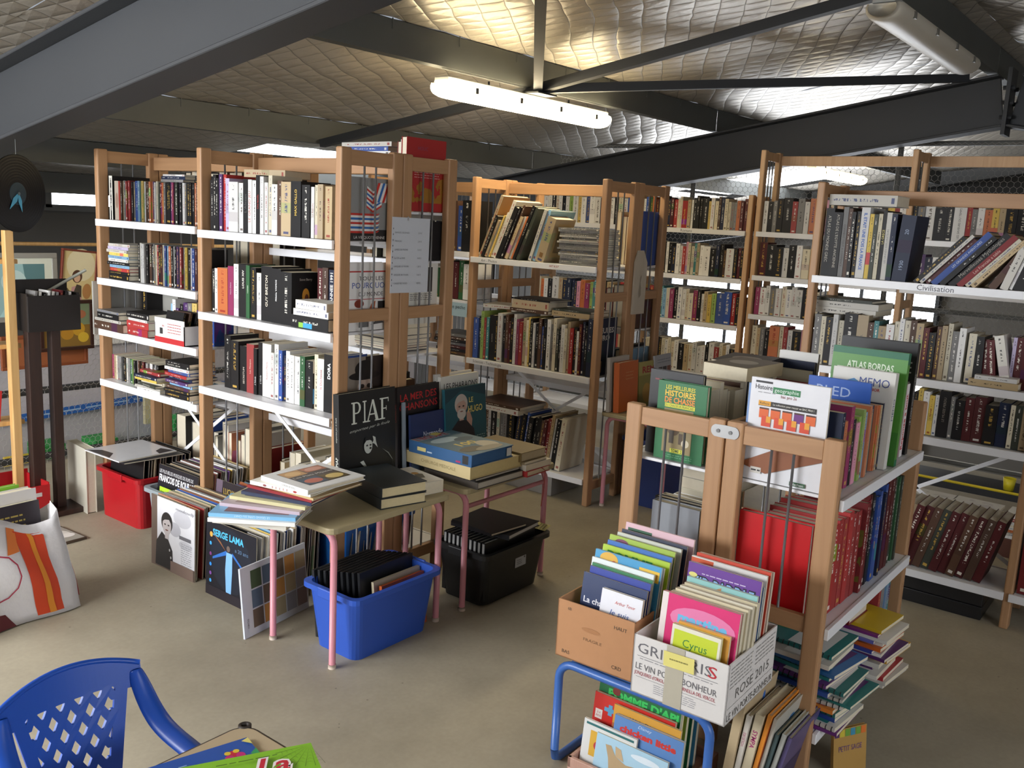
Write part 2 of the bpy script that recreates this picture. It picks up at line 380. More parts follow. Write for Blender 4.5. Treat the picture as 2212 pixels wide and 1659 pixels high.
# ---------------------------------------------------------------- bookcases: beech ladder frames with steel rods and white metal shelves
TU, TW = 0.035, 0.055
def bookcase(label, org, rz, frames, D, H, shelves, braces=(), mid=1.23, back_rail=True, front_rail=False, group=None, hide_frames=(), pale=None):
    w = pale or BEECH; wx = pale or BEECHX; wy = pale or BEECHY
    e = empty('bookcase', (org[0], org[1], 0), rz, label, 'bookcase', group)
    hs = H if isinstance(H, (list, tuple)) else [H] * len(frames)
    for u, h in zip(frames, hs):
        if h == 0: continue
        for d in (0.0, D - TW):
            box_ob('post', (u, u + TU, d, d + TW, 0, h), w, e, bevel=0.006)
        for z0, z1 in ((h - 0.065, h - 0.008), (mid - 0.05, mid), (0.09, 0.14)):
            if z1 < h: box_ob('side_rail', (u + 0.006, u + TU - 0.006, TW, D - TW, z0, z1), wy, e, bevel=0.002)
        for k in (0.36, 0.64):
            dd = TW + (D - 2 * TW) * k
            MB().tube([(u + TU/2, dd, 0.1), (u + TU/2, dd, h - 0.03)], 0.0045, 6).build('steel_rod', ROD, e, smooth=True)
    for i in range(len(frames) - 1):
        a, b = frames[i], frames[i + 1]; h = min(x for x in (hs[i], hs[i + 1]) if x) if (hs[i] or hs[i+1]) else 1.85
        if back_rail: box_ob('top_rail', (a + TU, b, D - 0.03, D - 0.008, h - 0.085, h - 0.02), wx, e, bevel=0.003)
        if front_rail: box_ob('top_rail', (a + TU, b, 0.012, 0.034, h - 0.085, h - 0.02), wx, e, bevel=0.003)
        for z in shelves[i]:
            mb = MB()
            mb.box(a + TU + 0.001, b - 0.001, 0.0, D - 0.035, z - 0.012, z - 0.002)
            mb.box(a + 0.022, b + 0.003, -0.014, -0.001, z - 0.034, z)
            mb.box(a + TU + 0.001, b - 0.001, D - 0.035, D - 0.03, z - 0.03, z + 0.004)
            mb.build('shelf', WHITEMETAL, e, bevel=0.0015, seg=1)
        if i in braces:
            z0, z1 = 0.16, 0.74
            for (ua, ub) in ((a + TU, b), (b, a + TU)):
                MB().bar((ua, D - 0.02, z0), (ub, D - 0.02, z1), 0.003, 0.018, up=(0,0,1)).build('cross_brace', WHITEMETAL, e)
    return e
LF = bookcase('beech bookcase of discs and history books with price list on its end', (2.40, 4.51), -PI/2, (0, 0.87, 1.775), 0.33, 1.853,
              ((1.512, 1.222, 0.965, 0.705), (1.50, 1.138, 0.80, )), braces=(0, 1))
LB = bookcase('beech bookcase back to back with the disc bookcase', (3.062, 2.70), PI/2, (0, 0.905, 1.775), 0.33, 1.853,
              ((1.625, 1.42, 1.02, 0.62, 0.14), (1.55, 1.25, 0.95, 0.62, 0.14)), braces=())
MF = bookcase('beech bookcase of art and science books along the middle aisle', (4.33, 4.61), -PI/2, (0, 0.91, 1.84), 0.352, 1.853,
              ((1.40, 1.10, 0.75, 0.16), (1.375, 0.752, 0.16)), braces=(1,))
MBK = bookcase('beech bookcase back to back with the art books', (5.036, 2.735), PI/2, (0, 0.93, 1.84), 0.352, 1.853,
               ((1.375, 1.0, 0.6, 0.16), (1.375, 1.0, 0.6, 0.16)))
CV = bookcase('beech bookcase of civilisation books beside the half-height bookcase', (4.24, 1.55), -PI/2, (0, 0.985, 1.95), 0.345, (1.852, 1.852, 1.852),
              ((1.43, 1.02, 0.77, 0.162), (1.43, 1.02, 0.77, 0.162)), braces=(0,))
NL = bookcase('low far bookcase packed with novels against the wire netting', (6.0, 5.36), -PI/2, (0, 0.9, 1.8, 2.7), 0.30, 1.853,
              ((1.61, 1.283, 0.957, 0.589, 0.2),) * 3, back_rail=False, pale=wood('#C39A70', '#D2AC82', 'light_beech_wood'))
NT = bookcase('tall far bookcase of novels rising above the others', (6.0, 2.60), -PI/2, (0, 0.97, 1.94), 0.30, 2.15,
              ((1.612, 1.318, 1.053, 0.76, 0.45),) * 2, pale=wood('#C39A70', '#D2AC82', 'light_beech_wood'))
FR = bookcase('half-height beech bookcase of schoolbooks and red bindings', (2.56, 0.785), 0, (0, 0.875), 0.352, 1.05,
              ((0.876, 0.484, 0.152),), mid=0.51, back_rail=False)
FL = bookcase('half-height beech bookcase of novels back to back with the schoolbooks', (3.47, 1.488), PI, (0, 0.875), 0.347, 1.05,
              ((0.876, 0.484, 0.152),), mid=0.51, back_rail=True)
# steel link plate joining the two half-height frames
lp = MB(); pts = []
for k in range(16):
    a = 2*PI*k/16; pts.append((0.026 * (1 if math.cos(a) > 0 else -1) * (1 if abs(math.cos(a)) > 1e-6 else 0) + 0.02 * math.cos(a), 0.02 * math.sin(a)))
lp.prism(pts, 0, 0.003)
lp.xf(MX((2.560, 1.139, 1.015), (0, -1, 0), (0, 0, 1)))
o = lp.build('link_plate', mat('#A8A8A8', 0.35, 0.7)); 
for du in (-0.022, 0.018):
    q = MB().prism([(0.006*math.cos(2*PI*k/8) + du, 0.006*math.sin(2*PI*k/8)) for k in range(8)], 0.003, 0.006).xf(MX((2.560, 1.139, 1.015), (0,-1,0), (0,0,1))).build('screw_head', mat('#7A7A7A', 0.3, 0.8), o)
tag(o, 'rounded steel link plate joining the two half-height frames', 'bracket')
# shelf labels printed on the lips
GREY = mat('#55565A', 0.6)
def lip_label(body, case, u, z, h, width=None, col=GREY):
    lettering(body, case, MX((u, -0.0145, z - 0.017), (1, 0, 0), (0, 0, 1)), h, col, width, name='shelf_label')
lip_label('Art - Photos', MF, 1.08, 1.375, 0.017); lip_label('Sciences - Technologie', MF, 1.10, 0.752, 0.017)
lip_label('Civilisation', CV, 0.56, 1.43, 0.024); lip_label('Romans', NL, 2.26, 1.61, 0.02)
lip_label('ART & JLP', MF, 1.56, 1.375, 0.011, col=mat('#B04A3C')); 

# ---------------------------------------------------------------- ceiling lamps
def lamp(x0, y, z, L, on, label):
    e = empty('ceiling_lamp', (x0, y, z), 0, label, 'lamp', 'fluorescent ceiling lamps')
    W = 0.085
    hous = MB(); prof = [(-0.05, 0.070), (-0.045, 0.098), (0.045, 0.098), (0.05, 0.070)]
    hous.prism(prof, 0, L); hous.xf(Matrix(((0,0,1,0),(1,0,0,0),(0,1,0,0),(0,0,0,1)))); hous.build('housing', mat('#B9B9B4', 0.5), e, bevel=0.004)
    dif = MB(); n = 14; vs = []
    secs = [(-0.012, 0.72), (0.0, 0.86), (0.03, 0.97), (0.07, 1.0), (L - 0.07, 1.0), (L - 0.03, 0.97), (L, 0.86), (L + 0.012, 0.72)]
    for x, s in secs:
        for k in range(n + 1):
            a = PI - 0.42 + (PI + 0.84) * k / n; vs.append((x, W * s * math.cos(a), 0.048 + 0.055 * s * math.sin(a)))
    fs = [(i*(n+1)+k, i*(n+1)+k+1, (i+1)*(n+1)+k+1, (i+1)*(n+1)+k) for i in range(len(secs)-1) for k in range(n)]
    fs += [tuple(range(n+1)), tuple(range((len(secs)-1)*(n+1), len(secs)*(n+1)))[::-1]]
    dif.add(vs, [f[::-1] for f in fs])
    dif.build('diffuser', emis('lit_diffuser', '#FFEBC0', 25.0) if on else mat('#CFC9BA', 0.35, 0, 0.04, 6.0), e, smooth=True)
    for k in range(4):
        xx = L * (0.12 + 0.25 * k)
        for s in (-1, 1): MB().box(xx - 0.012, xx + 0.012, s*W - 0.006, s*W + 0.006, 0.03, 0.06).build('clip', mat('#8F8F8A', 0.4, 0.5), e)
    for k in (0.25, 0.75): MB().tube([(L*k, 0, 0.09), (L*k, 0, 0.125)], 0.006, 6).build('hanger', STEEL, e)
    return e
lamp(3.62, 3.33, 2.215, 1.53, True, 'lit fluorescent lamp hanging under the purlin over the aisle')
lamp(4.27, 1.36, 2.545, 1.57, False, 'unlit fluorescent lamp near the roof ridge')
lamp(9.35, 3.5, 2.19, 1.57, True, 'lit fluorescent lamp beyond the far rafter')
lamp(7.6, 5.35, 1.93, 1.5, True, 'lit fluorescent lamp far behind the disc shelves') if False else None

# ---------------------------------------------------------------- small school tables: tan tops, pink tube legs
TANTOP = mat('#A79A77', 0.5, 0, 0.05, 30.0)
PINK = mat('#D08A94', 0.4, 0, 0.03)
def school_table(label, cx, cy, W, D, H, near_bar, bars=True):
    e = empty('school_table', (cx, cy, 0), 0, label, 'table', 'small school tables with pink legs')
    r = 0.03; poly = []
    for sx, sy, a0 in ((1,1,0),(-1,1,PI/2),(-1,-1,PI),(1,-1,1.5*PI)):
        for k in range(4):
            a = a0 + PI/2*k/3; poly.append((sx*(W/2 - r) + r*math.cos(a), sy*(D/2 - r) + r*math.sin(a)))
    MB().prism(poly, H - 0.024, H).build('table_top', TANTOP, e, bevel=0.005)
    lx = W/2 - 0.04; ly = D/2 - 0.03
    for sx in (-1, 1):
        for sy in (-1, 1):
            pts = [(sx*lx, sy*ly, 0.012)] + [(sx*lx, sy*(ly - 0.05 + 0.05*math.cos(a)), H - 0.10 + 0.05*math.sin(a) + 0.02) for a in (0, 0.4, 0.8, 1.2, 1.57)] + [(sx*lx, 0, H - 0.03)]
            MB().tube(pts, 0.0125, 10).build('leg', PINK, e, smooth=True)
            MB().tube([(sx*lx, sy*ly, 0), (sx*lx, sy*ly, 0.016)], 0.0145, 10).build('foot_cap', mat('#C9B7A8', 0.6), e, smooth=True)
    s = -1 if near_bar else 1
    MB().tube([(-lx, s*ly, H - 0.085), (lx, s*ly, H - 0.085)], 0.010, 8).build('crossbar', PINK, e, smooth=True)
    return e
school_table('pink-legged school table with piled books over a blue plastic tub', 2.341, 2.4995, 0.625, 0.395, 0.535, False)
school_table('pink-legged school table with stacked books over a black tub', 3.04, 2.49, 0.63, 0.395, 0.535, True)
school_table('pink-legged school table with an orange book by the art bookcase', 4.70, 2.50, 0.63, 0.44, 0.56, True)

# ---------------------------------------------------------------- wire netting around the mezzanine edge
NETM = mat('#B9B7B4', 0.5, 0.4, 0.02)
def netting(name, p0, du, dv, U, V, cell, label, rw=0.0011):
    """hexagonal wire netting spanned by unit vectors du, dv"""
    mb = MB(); p0 = Vector(p0); du = Vector(du); dv = Vector(dv); nn = du.cross(dv)
    w = cell; h = cell * 0.86; cols = int(U / w); rows = int(V / h)
    def P(a, b): return p0 + du * a + dv * b
    def seg(a, b, c, d):
        A, B = P(a, b), P(c, d); t = (B - A).normalized(); s = t.cross(nn)
        v = [A + s*rw, A - s*rw*0.5 + nn*rw, A - s*rw*0.5 - nn*rw, B + s*rw, B - s*rw*0.5 + nn*rw, B - s*rw*0.5 - nn*rw]
        mb.add(v, [(0,1,4,3),(1,2,5,4),(2,0,3,5)])
    for j in range(rows):
        off = (w / 2) if j % 2 else 0.0
        for i in range(cols):
            a = i * w + off; b = j * h
            seg(a, b, a, b + h * 0.62)
            seg(a, b + h*0.62, a + w/2, b + h); seg(a, b + h*0.62, a - w/2, b + h)
    o = mb.build(name, NETM)
    return o
fe = empty('netting_fence', (0, 0, 0), 0, 'wire netting fence on a steel rail behind the record crates', 'fence')
n1 = netting('wire_netting', (1.2, 5.55, 0.0), (1,0,0), (0,0,1), 4.4, 0.80, 0.036, ''); n1.parent = fe; n1['kind'] = 'stuff'
for z in (0.04, 0.45): MB().tube([(-1.5, 5.57, z), (6.9, 5.57, z)], 0.022, 8).build('rail', mat('#3B3B3C', 0.5, 0.3), fe, smooth=True)
for x in (-0.8, 1.18, 4.7, 6.88): MB().tube([(x, 5.57, 0), (x, 5.57, 1.6)], 0.022, 8).build('post', mat('#3B3B3C', 0.5, 0.3), fe, smooth=True)
fe2 = empty('netting_fence', (0, 0, 0), 0, 'wire netting fence standing behind the far novel bookcases', 'fence')
n2 = netting('wire_netting', (7.03, 0.4, 0.55), (0,1,0), (0,0,1), 4.6, 1.75, 0.042, '', 0.0012); n2.parent = fe2; n2['kind'] = 'stuff'
for z in (0.05, 1.12, 2.28): MB().tube([(7.05, 0.2, z), (7.05, 5.2, z)], 0.018, 8).build('rail', mat('#777876', 0.5, 0.3), fe2, smooth=True)
for y in (0.2, 2.0, 3.62, 5.2): MB().tube([(7.05, y, 0), (7.05, y, 2.3)], 0.02, 8).build('post', mat('#777876', 0.5, 0.3), fe2, smooth=True)
# ---------------------------------------------------------------- books
PAL = dict(w='#E8E6E1', c='#DDD2B2', s='#C0A576', k='#1C1A1B', e='#84827F', r='#B4211E', d='#5C181B', o='#DB742B', y='#E4BF2E', g='#2C6638', l='#9AC23E', t='#378A8C',
           b='#2D56AB', n='#1E2947', a='#7CB3D9', v='#573270', p='#DC90A8', m='#A02A63', h='#5C3D2A', u='#B7A8CC', x='#3D4236', i='#EFEBDD', f='#C9C4B8', z='#8B1A1E')
CNAME = dict(w='white', c='cream', s='tan', k='black', e='grey', r='red', d='burgundy', o='orange', y='yellow', g='green', l='lime', t='teal', b='blue', n='navy', a='sky-blue',
             v='violet', p='pink', m='magenta', h='brown', u='lilac', x='olive', i='ivory', f='pale grey', z='crimson')
def book_mat():
    m, nt, b = newmat('printed_book_cover')
    L = nt.links.new
    oi = N(nt, 'ShaderNodeObjectInfo'); uv = N(nt, 'ShaderNodeUVMap'); sp = N(nt, 'ShaderNodeSeparateXYZ'); L(uv.outputs[0], sp.inputs[0])
    def M(op, a=None, b2=None, c=None):
        n = N(nt, 'ShaderNodeMath', operation=op)
        for i, q in enumerate((a, b2, c)):
            if q is None: continue
            if isinstance(q, (int, float)): n.inputs[i].default_value = q
            else: L(q, n.inputs[i])
        return n.outputs[0]
    U, V = sp.outputs['X'], sp.outputs['Y']; R = oi.outputs['Random']
    R2 = M('FRACT', M('MULTIPLY', R, 17.31)); R3 = M('FRACT', M('MULTIPLY', R, 71.7))
    spine = M('LESS_THAN', U, 1.5); cover = M('MULTIPLY', M('GREATER_THAN', U, 1.5), M('LESS_THAN', U, 4.0))
    cu = M('ABSOLUTE', M('SUBTRACT', U, 0.5))
    def inr(x, lo, hi): return M('MULTIPLY', M('GREATER_THAN', x, lo), M('LESS_THAN', x, hi))
    # broken strokes that read as small lettering along the spine
    cmb = N(nt, 'ShaderNodeCombineXYZ'); L(M('ADD', M('MULTIPLY', V, 52.0), M('MULTIPLY', R, 90.0)), cmb.inputs[0]); L(M('MULTIPLY', U, 2.6), cmb.inputs[1]); L(M('MULTIPLY', R2, 40.0), cmb.inputs[2])
    no = N(nt, 'ShaderNodeTexNoise', i_Scale=1.0, i_Detail=1.5); L(cmb.outputs[0], no.inputs['Vector'])
    stroke = M('GREATER_THAN', no.outputs['Fac'], 0.52)
    lo = M('MULTIPLY_ADD', R2, 0.28, 0.18); hi = M('MULTIPLY_ADD', R3, 0.22, 0.66)
    title = M('MULTIPLY', M('MULTIPLY', inr(V, lo, hi), M('LESS_THAN', cu, M('MULTIPLY_ADD', R3, 0.07, 0.09))), stroke)
    auth = M('MULTIPLY', M('MULTIPLY', inr(V, 0.84, 0.95), M('LESS_THAN', cu, 0.10)), stroke)
    mark = M('MULTIPLY', inr(V, 0.04, 0.085), M('LESS_THAN', cu, 0.26))
    ink = M('MULTIPLY', M('MULTIPLY', spine, M('MULTIPLY', oi.outputs['Alpha'], 0.85)), M('MAXIMUM', M('MAXIMUM', title, auth), M('MULTIPLY', mark, M('GREATER_THAN', R3, 0.45))))
    # colour band on some spines
    band = M('MULTIPLY', M('MULTIPLY', spine, M('GREATER_THAN', R2, 0.72)), inr(V, M('MULTIPLY_ADD', R3, 0.6, 0.05), M('MULTIPLY_ADD', R3, 0.6, 0.24)))
    bw = N(nt, 'ShaderNodeRGBToBW'); L(oi.outputs['Color'], bw.inputs[0])
    light = M('GREATER_THAN', bw.outputs[0], 0.2)
    rl = N(nt, 'ShaderNodeValToRGB'); rl.color_ramp.interpolation = 'CONSTANT'
    for k, (pp, h) in enumerate(((0.0, '#232224'), (0.45, '#8E2422'), (0.62, '#23386F'), (0.78, '#4A3A2E'))):
        el = rl.color_ramp.elements[k] if k < 2 else rl.color_ramp.elements.new(pp); el.position = pp; el.color = hexc(h)
    L(R3, rl.inputs[0])
    rd = N(nt, 'ShaderNodeValToRGB'); rd.color_ramp.interpolation = 'CONSTANT'
    for k, (pp, h) in enumerate(((0.0, '#D8D5CC'), (0.55, '#C7A24A'), (0.8, '#E9E4D6'))):
        el = rd.color_ramp.elements[k] if k < 2 else rd.color_ramp.elements.new(pp); el.position = pp; el.color = hexc(h)
    L(R3, rd.inputs[0])
    def mix(f, a, c):
        n = N(nt, 'ShaderNodeMixRGB'); L(f, n.inputs[0]); L(a, n.inputs[1]); L(c, n.inputs[2]); return n.outputs[0]
    inkc = mix(light, rd.outputs[0], rl.outputs[0])
    hs = N(nt, 'ShaderNodeHueSaturation'); L(oi.outputs['Color'], hs.inputs['Color']); L(M('MULTIPLY_ADD', R3, 0.5, 0.25), hs.inputs['Hue']); hs.inputs['Value'].default_value = 0.8
    base = mix(band, oi.outputs['Color'], hs.outputs[0])
    # covers: a picture field and a title block
    cv = N(nt, 'ShaderNodeTexNoise', i_Scale=3.5, i_Detail=3.0); vv = N(nt, 'ShaderNodeVectorMath', operation='ADD'); L(uv.outputs[0], vv.inputs[0])
    sc = N(nt, 'ShaderNodeVectorMath', operation='SCALE'); sc.inputs[0].default_value = (31, 17, 9); L(R, sc.inputs['Scale']); L(sc.outputs[0], vv.inputs[1]); L(vv.outputs[0], cv.inputs['Vector'])
    pic = M('MULTIPLY', M('MULTIPLY', cover, M('GREATER_THAN', R2, 0.35)), M('MULTIPLY', inr(V, 0.12, 0.7), M('GREATER_THAN', cv.outputs['Fac'], 0.5)))
    base = mix(M('MULTIPLY', pic, 0.7), base, hs.outputs[0])
    col = mix(ink, base, inkc)
    L(col, b.inputs['Base Color']); b.inputs['Roughness'].default_value = 0.5; b.inputs['Specular IOR Level'].default_value = 0.3
    return m
BOOKM = book_mat()
def book_mesh(t, h, d, hard=True, c=None):
    c = c or (0.0022 if hard else 0.0007); ins = 0.003 if hard else 0.0004
    c = min(c, t * 0.2)
    V = []; F = []; MI = []; UV = []
    def bx(x0, x1, y0, y1, z0, z1, mi, tagf):
        o = len(V)
        V.extend([(x0,y0,z0),(x1,y0,z0),(x1,y1,z0),(x0,y1,z0),(x0,y0,z1),(x1,y0,z1),(x1,y1,z1),(x0,y1,z1)])
        for k, f in enumerate(((0,3,2,1),(4,5,6,7),(0,1,5,4),(1,2,6,5),(2,3,7,6),(3,0,4,7))):
            F.append(tuple(i + o for i in f)); MI.append(mi)
            if tagf == 'spine' and k == 2: UV.extend([(0,0),(1,0),(1,1),(0,1)])
            elif tagf == 'R' and k == 3: UV.extend([(2,0),(3,0),(3,1),(2,1)])
            elif tagf == 'L' and k == 5: UV.extend([(3,0),(2,0),(2,1),(3,1)])
            else: UV.extend([(6,6)] * 4)
    bx(0, t, 0, c, 0, h, 0, 'spine')
    bx(0, c, c, d, 0, h, 0, 'L'); bx(t - c, t, c, d, 0, h, 0, 'R')
    bx(c, t - c, c, d - ins, ins, h - ins, 1, '')
    me = bpy.data.meshes.new('book'); me.from_pydata(V, [], F)
    me.materials.append(BOOKM); me.materials.append(PAPER); me.polygons.foreach_set('material_index', MI)
    l = me.uv_layers.new(name='UVMap'); l.data.foreach_set('uv', [q for p in UV for q in p])
    me.update(); return me
BMESH = {}
CRN = random.Random(99)
def book(name, mtx, t, h, d, col, label, cat, group=None, hard=True, tint=1.0):
    key = (round(t, 3), round(h, 3), round(d, 3), hard)
    if key not in BMESH: BMESH[key] = book_mesh(*key[:3], hard)
    o = bpy.data.objects.new(name, BMESH[key]); COL.objects.link(o)
    o.matrix_world = mtx
    c = hexc(PAL.get(col, col)); g = (c[0]*0.3 + c[1]*0.55 + c[2]*0.15); k = CRN.uniform(0.12, 0.32); v = CRN.uniform(0.72, 1.02) * tint
    o.color = tuple((q*(1 - k) + g*k) * v for q in c[:3]) + (1.0,)
    return tag(o, label, cat, group)
# flat print on covers and spines: rectangles, ellipses, polygons and lettering in 0..1 face coordinates
def art(parent, mtx, W, H, elems, name='print'):
    mb = MB(); mats = []; lift = 0.0004
    def mi(c):
        mm = mat(c, 0.45, 0, 0.03, 40.0) if isinstance(c, str) else c
        if mm not in mats: mats.append(mm)
        return mats.index(mm)
    for e in elems:
        k = e[0]; lift += 0.00012
        if k == 'r':
            _, x0, y0, x1, y1, c = e
            mb.add([(x0*W, y0*H, lift), (x1*W, y0*H, lift), (x1*W, y1*H, lift), (x0*W, y1*H, lift)], [(0,1,2,3)], mi(c))
        elif k == 'e':
            _, cx, cy, rx, ry, c = e
            mb.add([(cx*W + rx*W*math.cos(2*PI*i/20), cy*H + ry*H*math.sin(2*PI*i/20), lift) for i in range(20)], [tuple(range(20))], mi(c))
        elif k == 'p':
            _, pts, c = e
            mb.add([(x*W, y*H, lift) for x, y in pts], [tuple(range(len(pts)))], mi(c))
        elif k == 't':
            _, s, cx, cy, h, c = e[:6]; o = e[6] if len(e) > 6 else {}
            tb = text_mb(s, h * H / 0.70, o['w'] * W if 'w' in o else None, o.get('b', 0.0), o.get('sh', 0.0), o.get('al', 'CENTER'), o.get('sp', 1.0), o.get('ln', 1.0))
            R = Matrix.Translation((cx*W, cy*H, lift)) @ Matrix.Rotation(o.get('rot', 0.0), 4, 'Z')
            tb.xf(R); mb.add(tb.v, tb.f, mi(c))
        elif k == 'n':                                     # lines of tiny illegible body copy
            _, x0, y0, x1, y1, rows, c = e
            rr = random.Random(int(x0*99 + y0*77 + rows))
            for q in range(rows):
                yy = y1 - (y1 - y0) * (q + 0.5) / rows; hh = (y1 - y0) / rows * 0.3; xx = x0
                while xx < x1 - 0.02:
                    ww = min(rr.uniform(0.03, 0.1), x1 - xx)
                    mb.add([(xx*W, (yy-hh/2)*H, lift), ((xx+ww)*W, (yy-hh/2)*H, lift), ((xx+ww)*W, (yy+hh/2)*H, lift), (xx*W, (yy+hh/2)*H, lift)], [(0,1,2,3)], mi(c)); xx += ww + 0.015
    mb.xf(mtx)
    o = mb.build(name, mats, parent); o['kind'] = 'stuff'
    return o
def right_cover(o, t, h, d, elems): o.color[3] = o.color[3]; return art(o, MX((t, 0, 0), (0,1,0), (0,0,1)), d, h, elems, 'cover_print')
def left_cover(o, t, h, d, elems): return art(o, MX((0, d, 0), (0,-1,0), (0,0,1)), d, h, elems, 'cover_print')
def spine_print(o, t, h, elems): return art(o, MX((0, 0, 0), (1,0,0), (0,0,1)), t, h, elems, 'spine_print')
def spine_title(o, t, h, body, col, size=None, at=0.55, up=True, bold=0.0, width=None, shear=0.0):
    o.color[3] = 0.0
    size = size or t * 0.5
    m = MX((t/2, -0.0005, h*at), (0,0,1), (-1,0,0)) if up else MX((t/2, -0.0005, h*at), (0,0,-1), (1,0,0))
    return lettering(body, o, m, size, col, width, bold, shear, name='spine_title')
def case_mtx(case): return Matrix.Translation(case.location) @ Matrix.Rotation(case.rotation_euler[2], 4, 'Z')
ROWS = {}
def row(case, z, u0, u1, codes, noun, desc, hr=(0.17, 0.215), dr=(0.125, 0.15), setback=0.02, hard=0.3, group=None, lean=None, titles=None, seed=None, tm=1.0, cat='book', dx=0.0, frm='far', name=None, jitter=0.012, tint=1.0):
    """a row of upright things along a shelf, named by colour code; capitals are thick; '_' is a gap"""
    r = random.Random(seed if seed is not None else len(codes) * 31 + int(z * 100)); T = case_mtx(case) if not isinstance(case, Matrix) else case
    ws = [0.02 if ch == '_' else (r.uniform(0.026, 0.038) if ch.isupper() else r.uniform(0.012, 0.021)) * tm for ch in codes]
    k = (u1 - u0) / sum(ws); ws = [w * k for w in ws]
    u = u0; out = []; n = 0
    for i, ch in enumerate(codes):
        w = ws[i]
        if ch != '_':
            h = r.uniform(*hr); d = r.uniform(*dr); hd = r.random() < hard
            la = lean[i] if lean and i in lean else 0.0
            t = round(w - 0.0009, 4)
            mt = T @ Matrix.Translation((u, setback + r.uniform(0, jitter) + dx, z)) 
            if la: mt = mt @ Matrix.Rotation(la, 4, 'Y')
            lab = '%s %s, %s from the %s post on %s' % (CNAME[ch.lower()], noun, ordw(n), frm, desc)
            o = book(name or noun.split()[-1].replace('-', '_'), mt, t, h, d, ch.lower(), lab, cat, group or noun + 's on ' + desc, hd, tint)
            o['_i'] = i
            out.append((o, t, h, d))
            if titles and i in titles:
                tt = titles[i]; spine_title(o, t, h, tt[0], tt[1], *(tt[2:]))
            n += 1
        u += w
    for q in out: del q[0]['_i']
    return out
def flat_stack(base, rz, items, noun, desc, group=None, cat='book', name=None, seed=3, jit=0.012, rj=0.05, spine_to=0.0):
    """things lying flat one on another, base = (x, y, z) of the pile's spine-side corner centre; items: (colour, t, h, d)"""
    r = random.Random(seed); z = base[2]; out = []
    for i, (c, t, h, d) in enumerate(items):
        a = rz + r.uniform(-rj, rj)
        # local x -> up, local y -> away from spine, local z -> along the spine
        ez = Vector((math.cos(a), math.sin(a), 0)); ex = Vector((0,0,1)); ey = ez.cross(ex)
        org = Vector((base[0], base[1], z)) - ez * (h/2) + ey * r.uniform(-jit, jit) + ez * r.uniform(-jit, jit)
        m = Matrix(((ex.x, ey.x, ez.x, org.x), (ex.y, ey.y, ez.y, org.y), (ex.z, ey.z, ez.z, org.z), (0,0,0,1)))
        pos = 'bottom' if i == 0 else ('topmost' if i == len(items) - 1 else ordw(i) + ' from the bottom')
        lab = '%s %s, %s of %s' % (CNAME.get(c, ''), noun, pos, desc)
        if len(items) == 1: lab = '%s %s lying alone on %s' % (CNAME.get(c, ''), noun, desc)
        out.append((book(name or noun.split()[-1].replace('-', '_'), m, t, h, d, c, lab, cat, group or 'stack of ' + noun + 's', i % 2 == 0), t, h, d))
        z += t + 0.0006
    return out
# ---------------------------------------------------------------- disc and history bookcase, far bay: film discs
DV = dict(hr=(0.186, 0.191), dr=(0.132, 0.137), hard=0.0, tint=0.5, cat='disc case', name='disc_case')
row(LF, 1.512, 0.20, 0.868, 'hserdrkebbalywhhoovwckroekkvmkxvkwwekkkokkd', 'film disc case', 'the top disc shelf', tm=0.7, **DV)
o = book('art_book', case_mtx(LF) @ Matrix.Translation((0.085, 0.03, 1.512)), 0.03, 0.212, 0.20, 'k', 'tall black boxed set with a white spine frame, first on the top disc shelf', 'book')
spine_print(o, 0.03, 0.212, [('r', 0.02, 0.0, 0.3, 1.0, '#DCD8CC'), ('r', 0.7, 0.0, 0.98, 1.0, '#DCD8CC'), ('r', 0, 0.95, 1, 1, '#DCD8CC')])
o = book('art_book', case_mtx(LF) @ Matrix.Translation((0.135, 0.03, 1.512)), 0.05, 0.188, 0.18, 's', 'thick beige box with a red edge beside the boxed set', 'book')
spine_print(o, 0.05, 0.188, [('r', 0.0, 0.0, 0.72, 1.0, '#A79B8C'), ('r', 0.72, 0.0, 1, 1.0, '#8E2A22'), ('e', 0.4, 0.5, 0.25, 0.2, '#8C7464')])
flat_stack((2.46, 3.93, 1.703), PI/2, [('e', 0.012, 0.19, 0.135), ('n', 0.014, 0.19, 0.135), ('w', 0.008, 0.19, 0.135)], 'disc case', 'cases lying on the film row', cat='disc case', name='disc_case')
flat_stack((2.50, 3.72, 1.703), PI/2, [('k', 0.016, 0.19, 0.14), ('k', 0.016, 0.19, 0.14)], 'video case', 'the pair lying on the film row', cat='disc case', name='video_case')
flat_stack((2.405, 4.315, 1.222), PI/2, [('k', 0.026, 0.19, 0.135), ('k', 0.014, 0.19, 0.135), ('r', 0.016, 0.19, 0.135), ('a', 0.014, 0.19, 0.135), ('k', 0.015, 0.19, 0.135), ('w', 0.014, 0.19, 0.135), ('a', 0.014, 0.19, 0.135), ('y', 0.015, 0.19, 0.135), ('f', 0.014, 0.19, 0.135), ('u', 0.014, 0.19, 0.135), ('f', 0.013, 0.19, 0.135)],
           'film disc case', 'the stack beside the far post', cat='disc case', name='disc_case', jit=0.006)
row(LF, 1.222, 0.335, 0.868, 'kcwwkkhkecrkdcbaokwkvereykwbdnk', 'film disc case', 'the second disc shelf', tm=0.7, **DV)
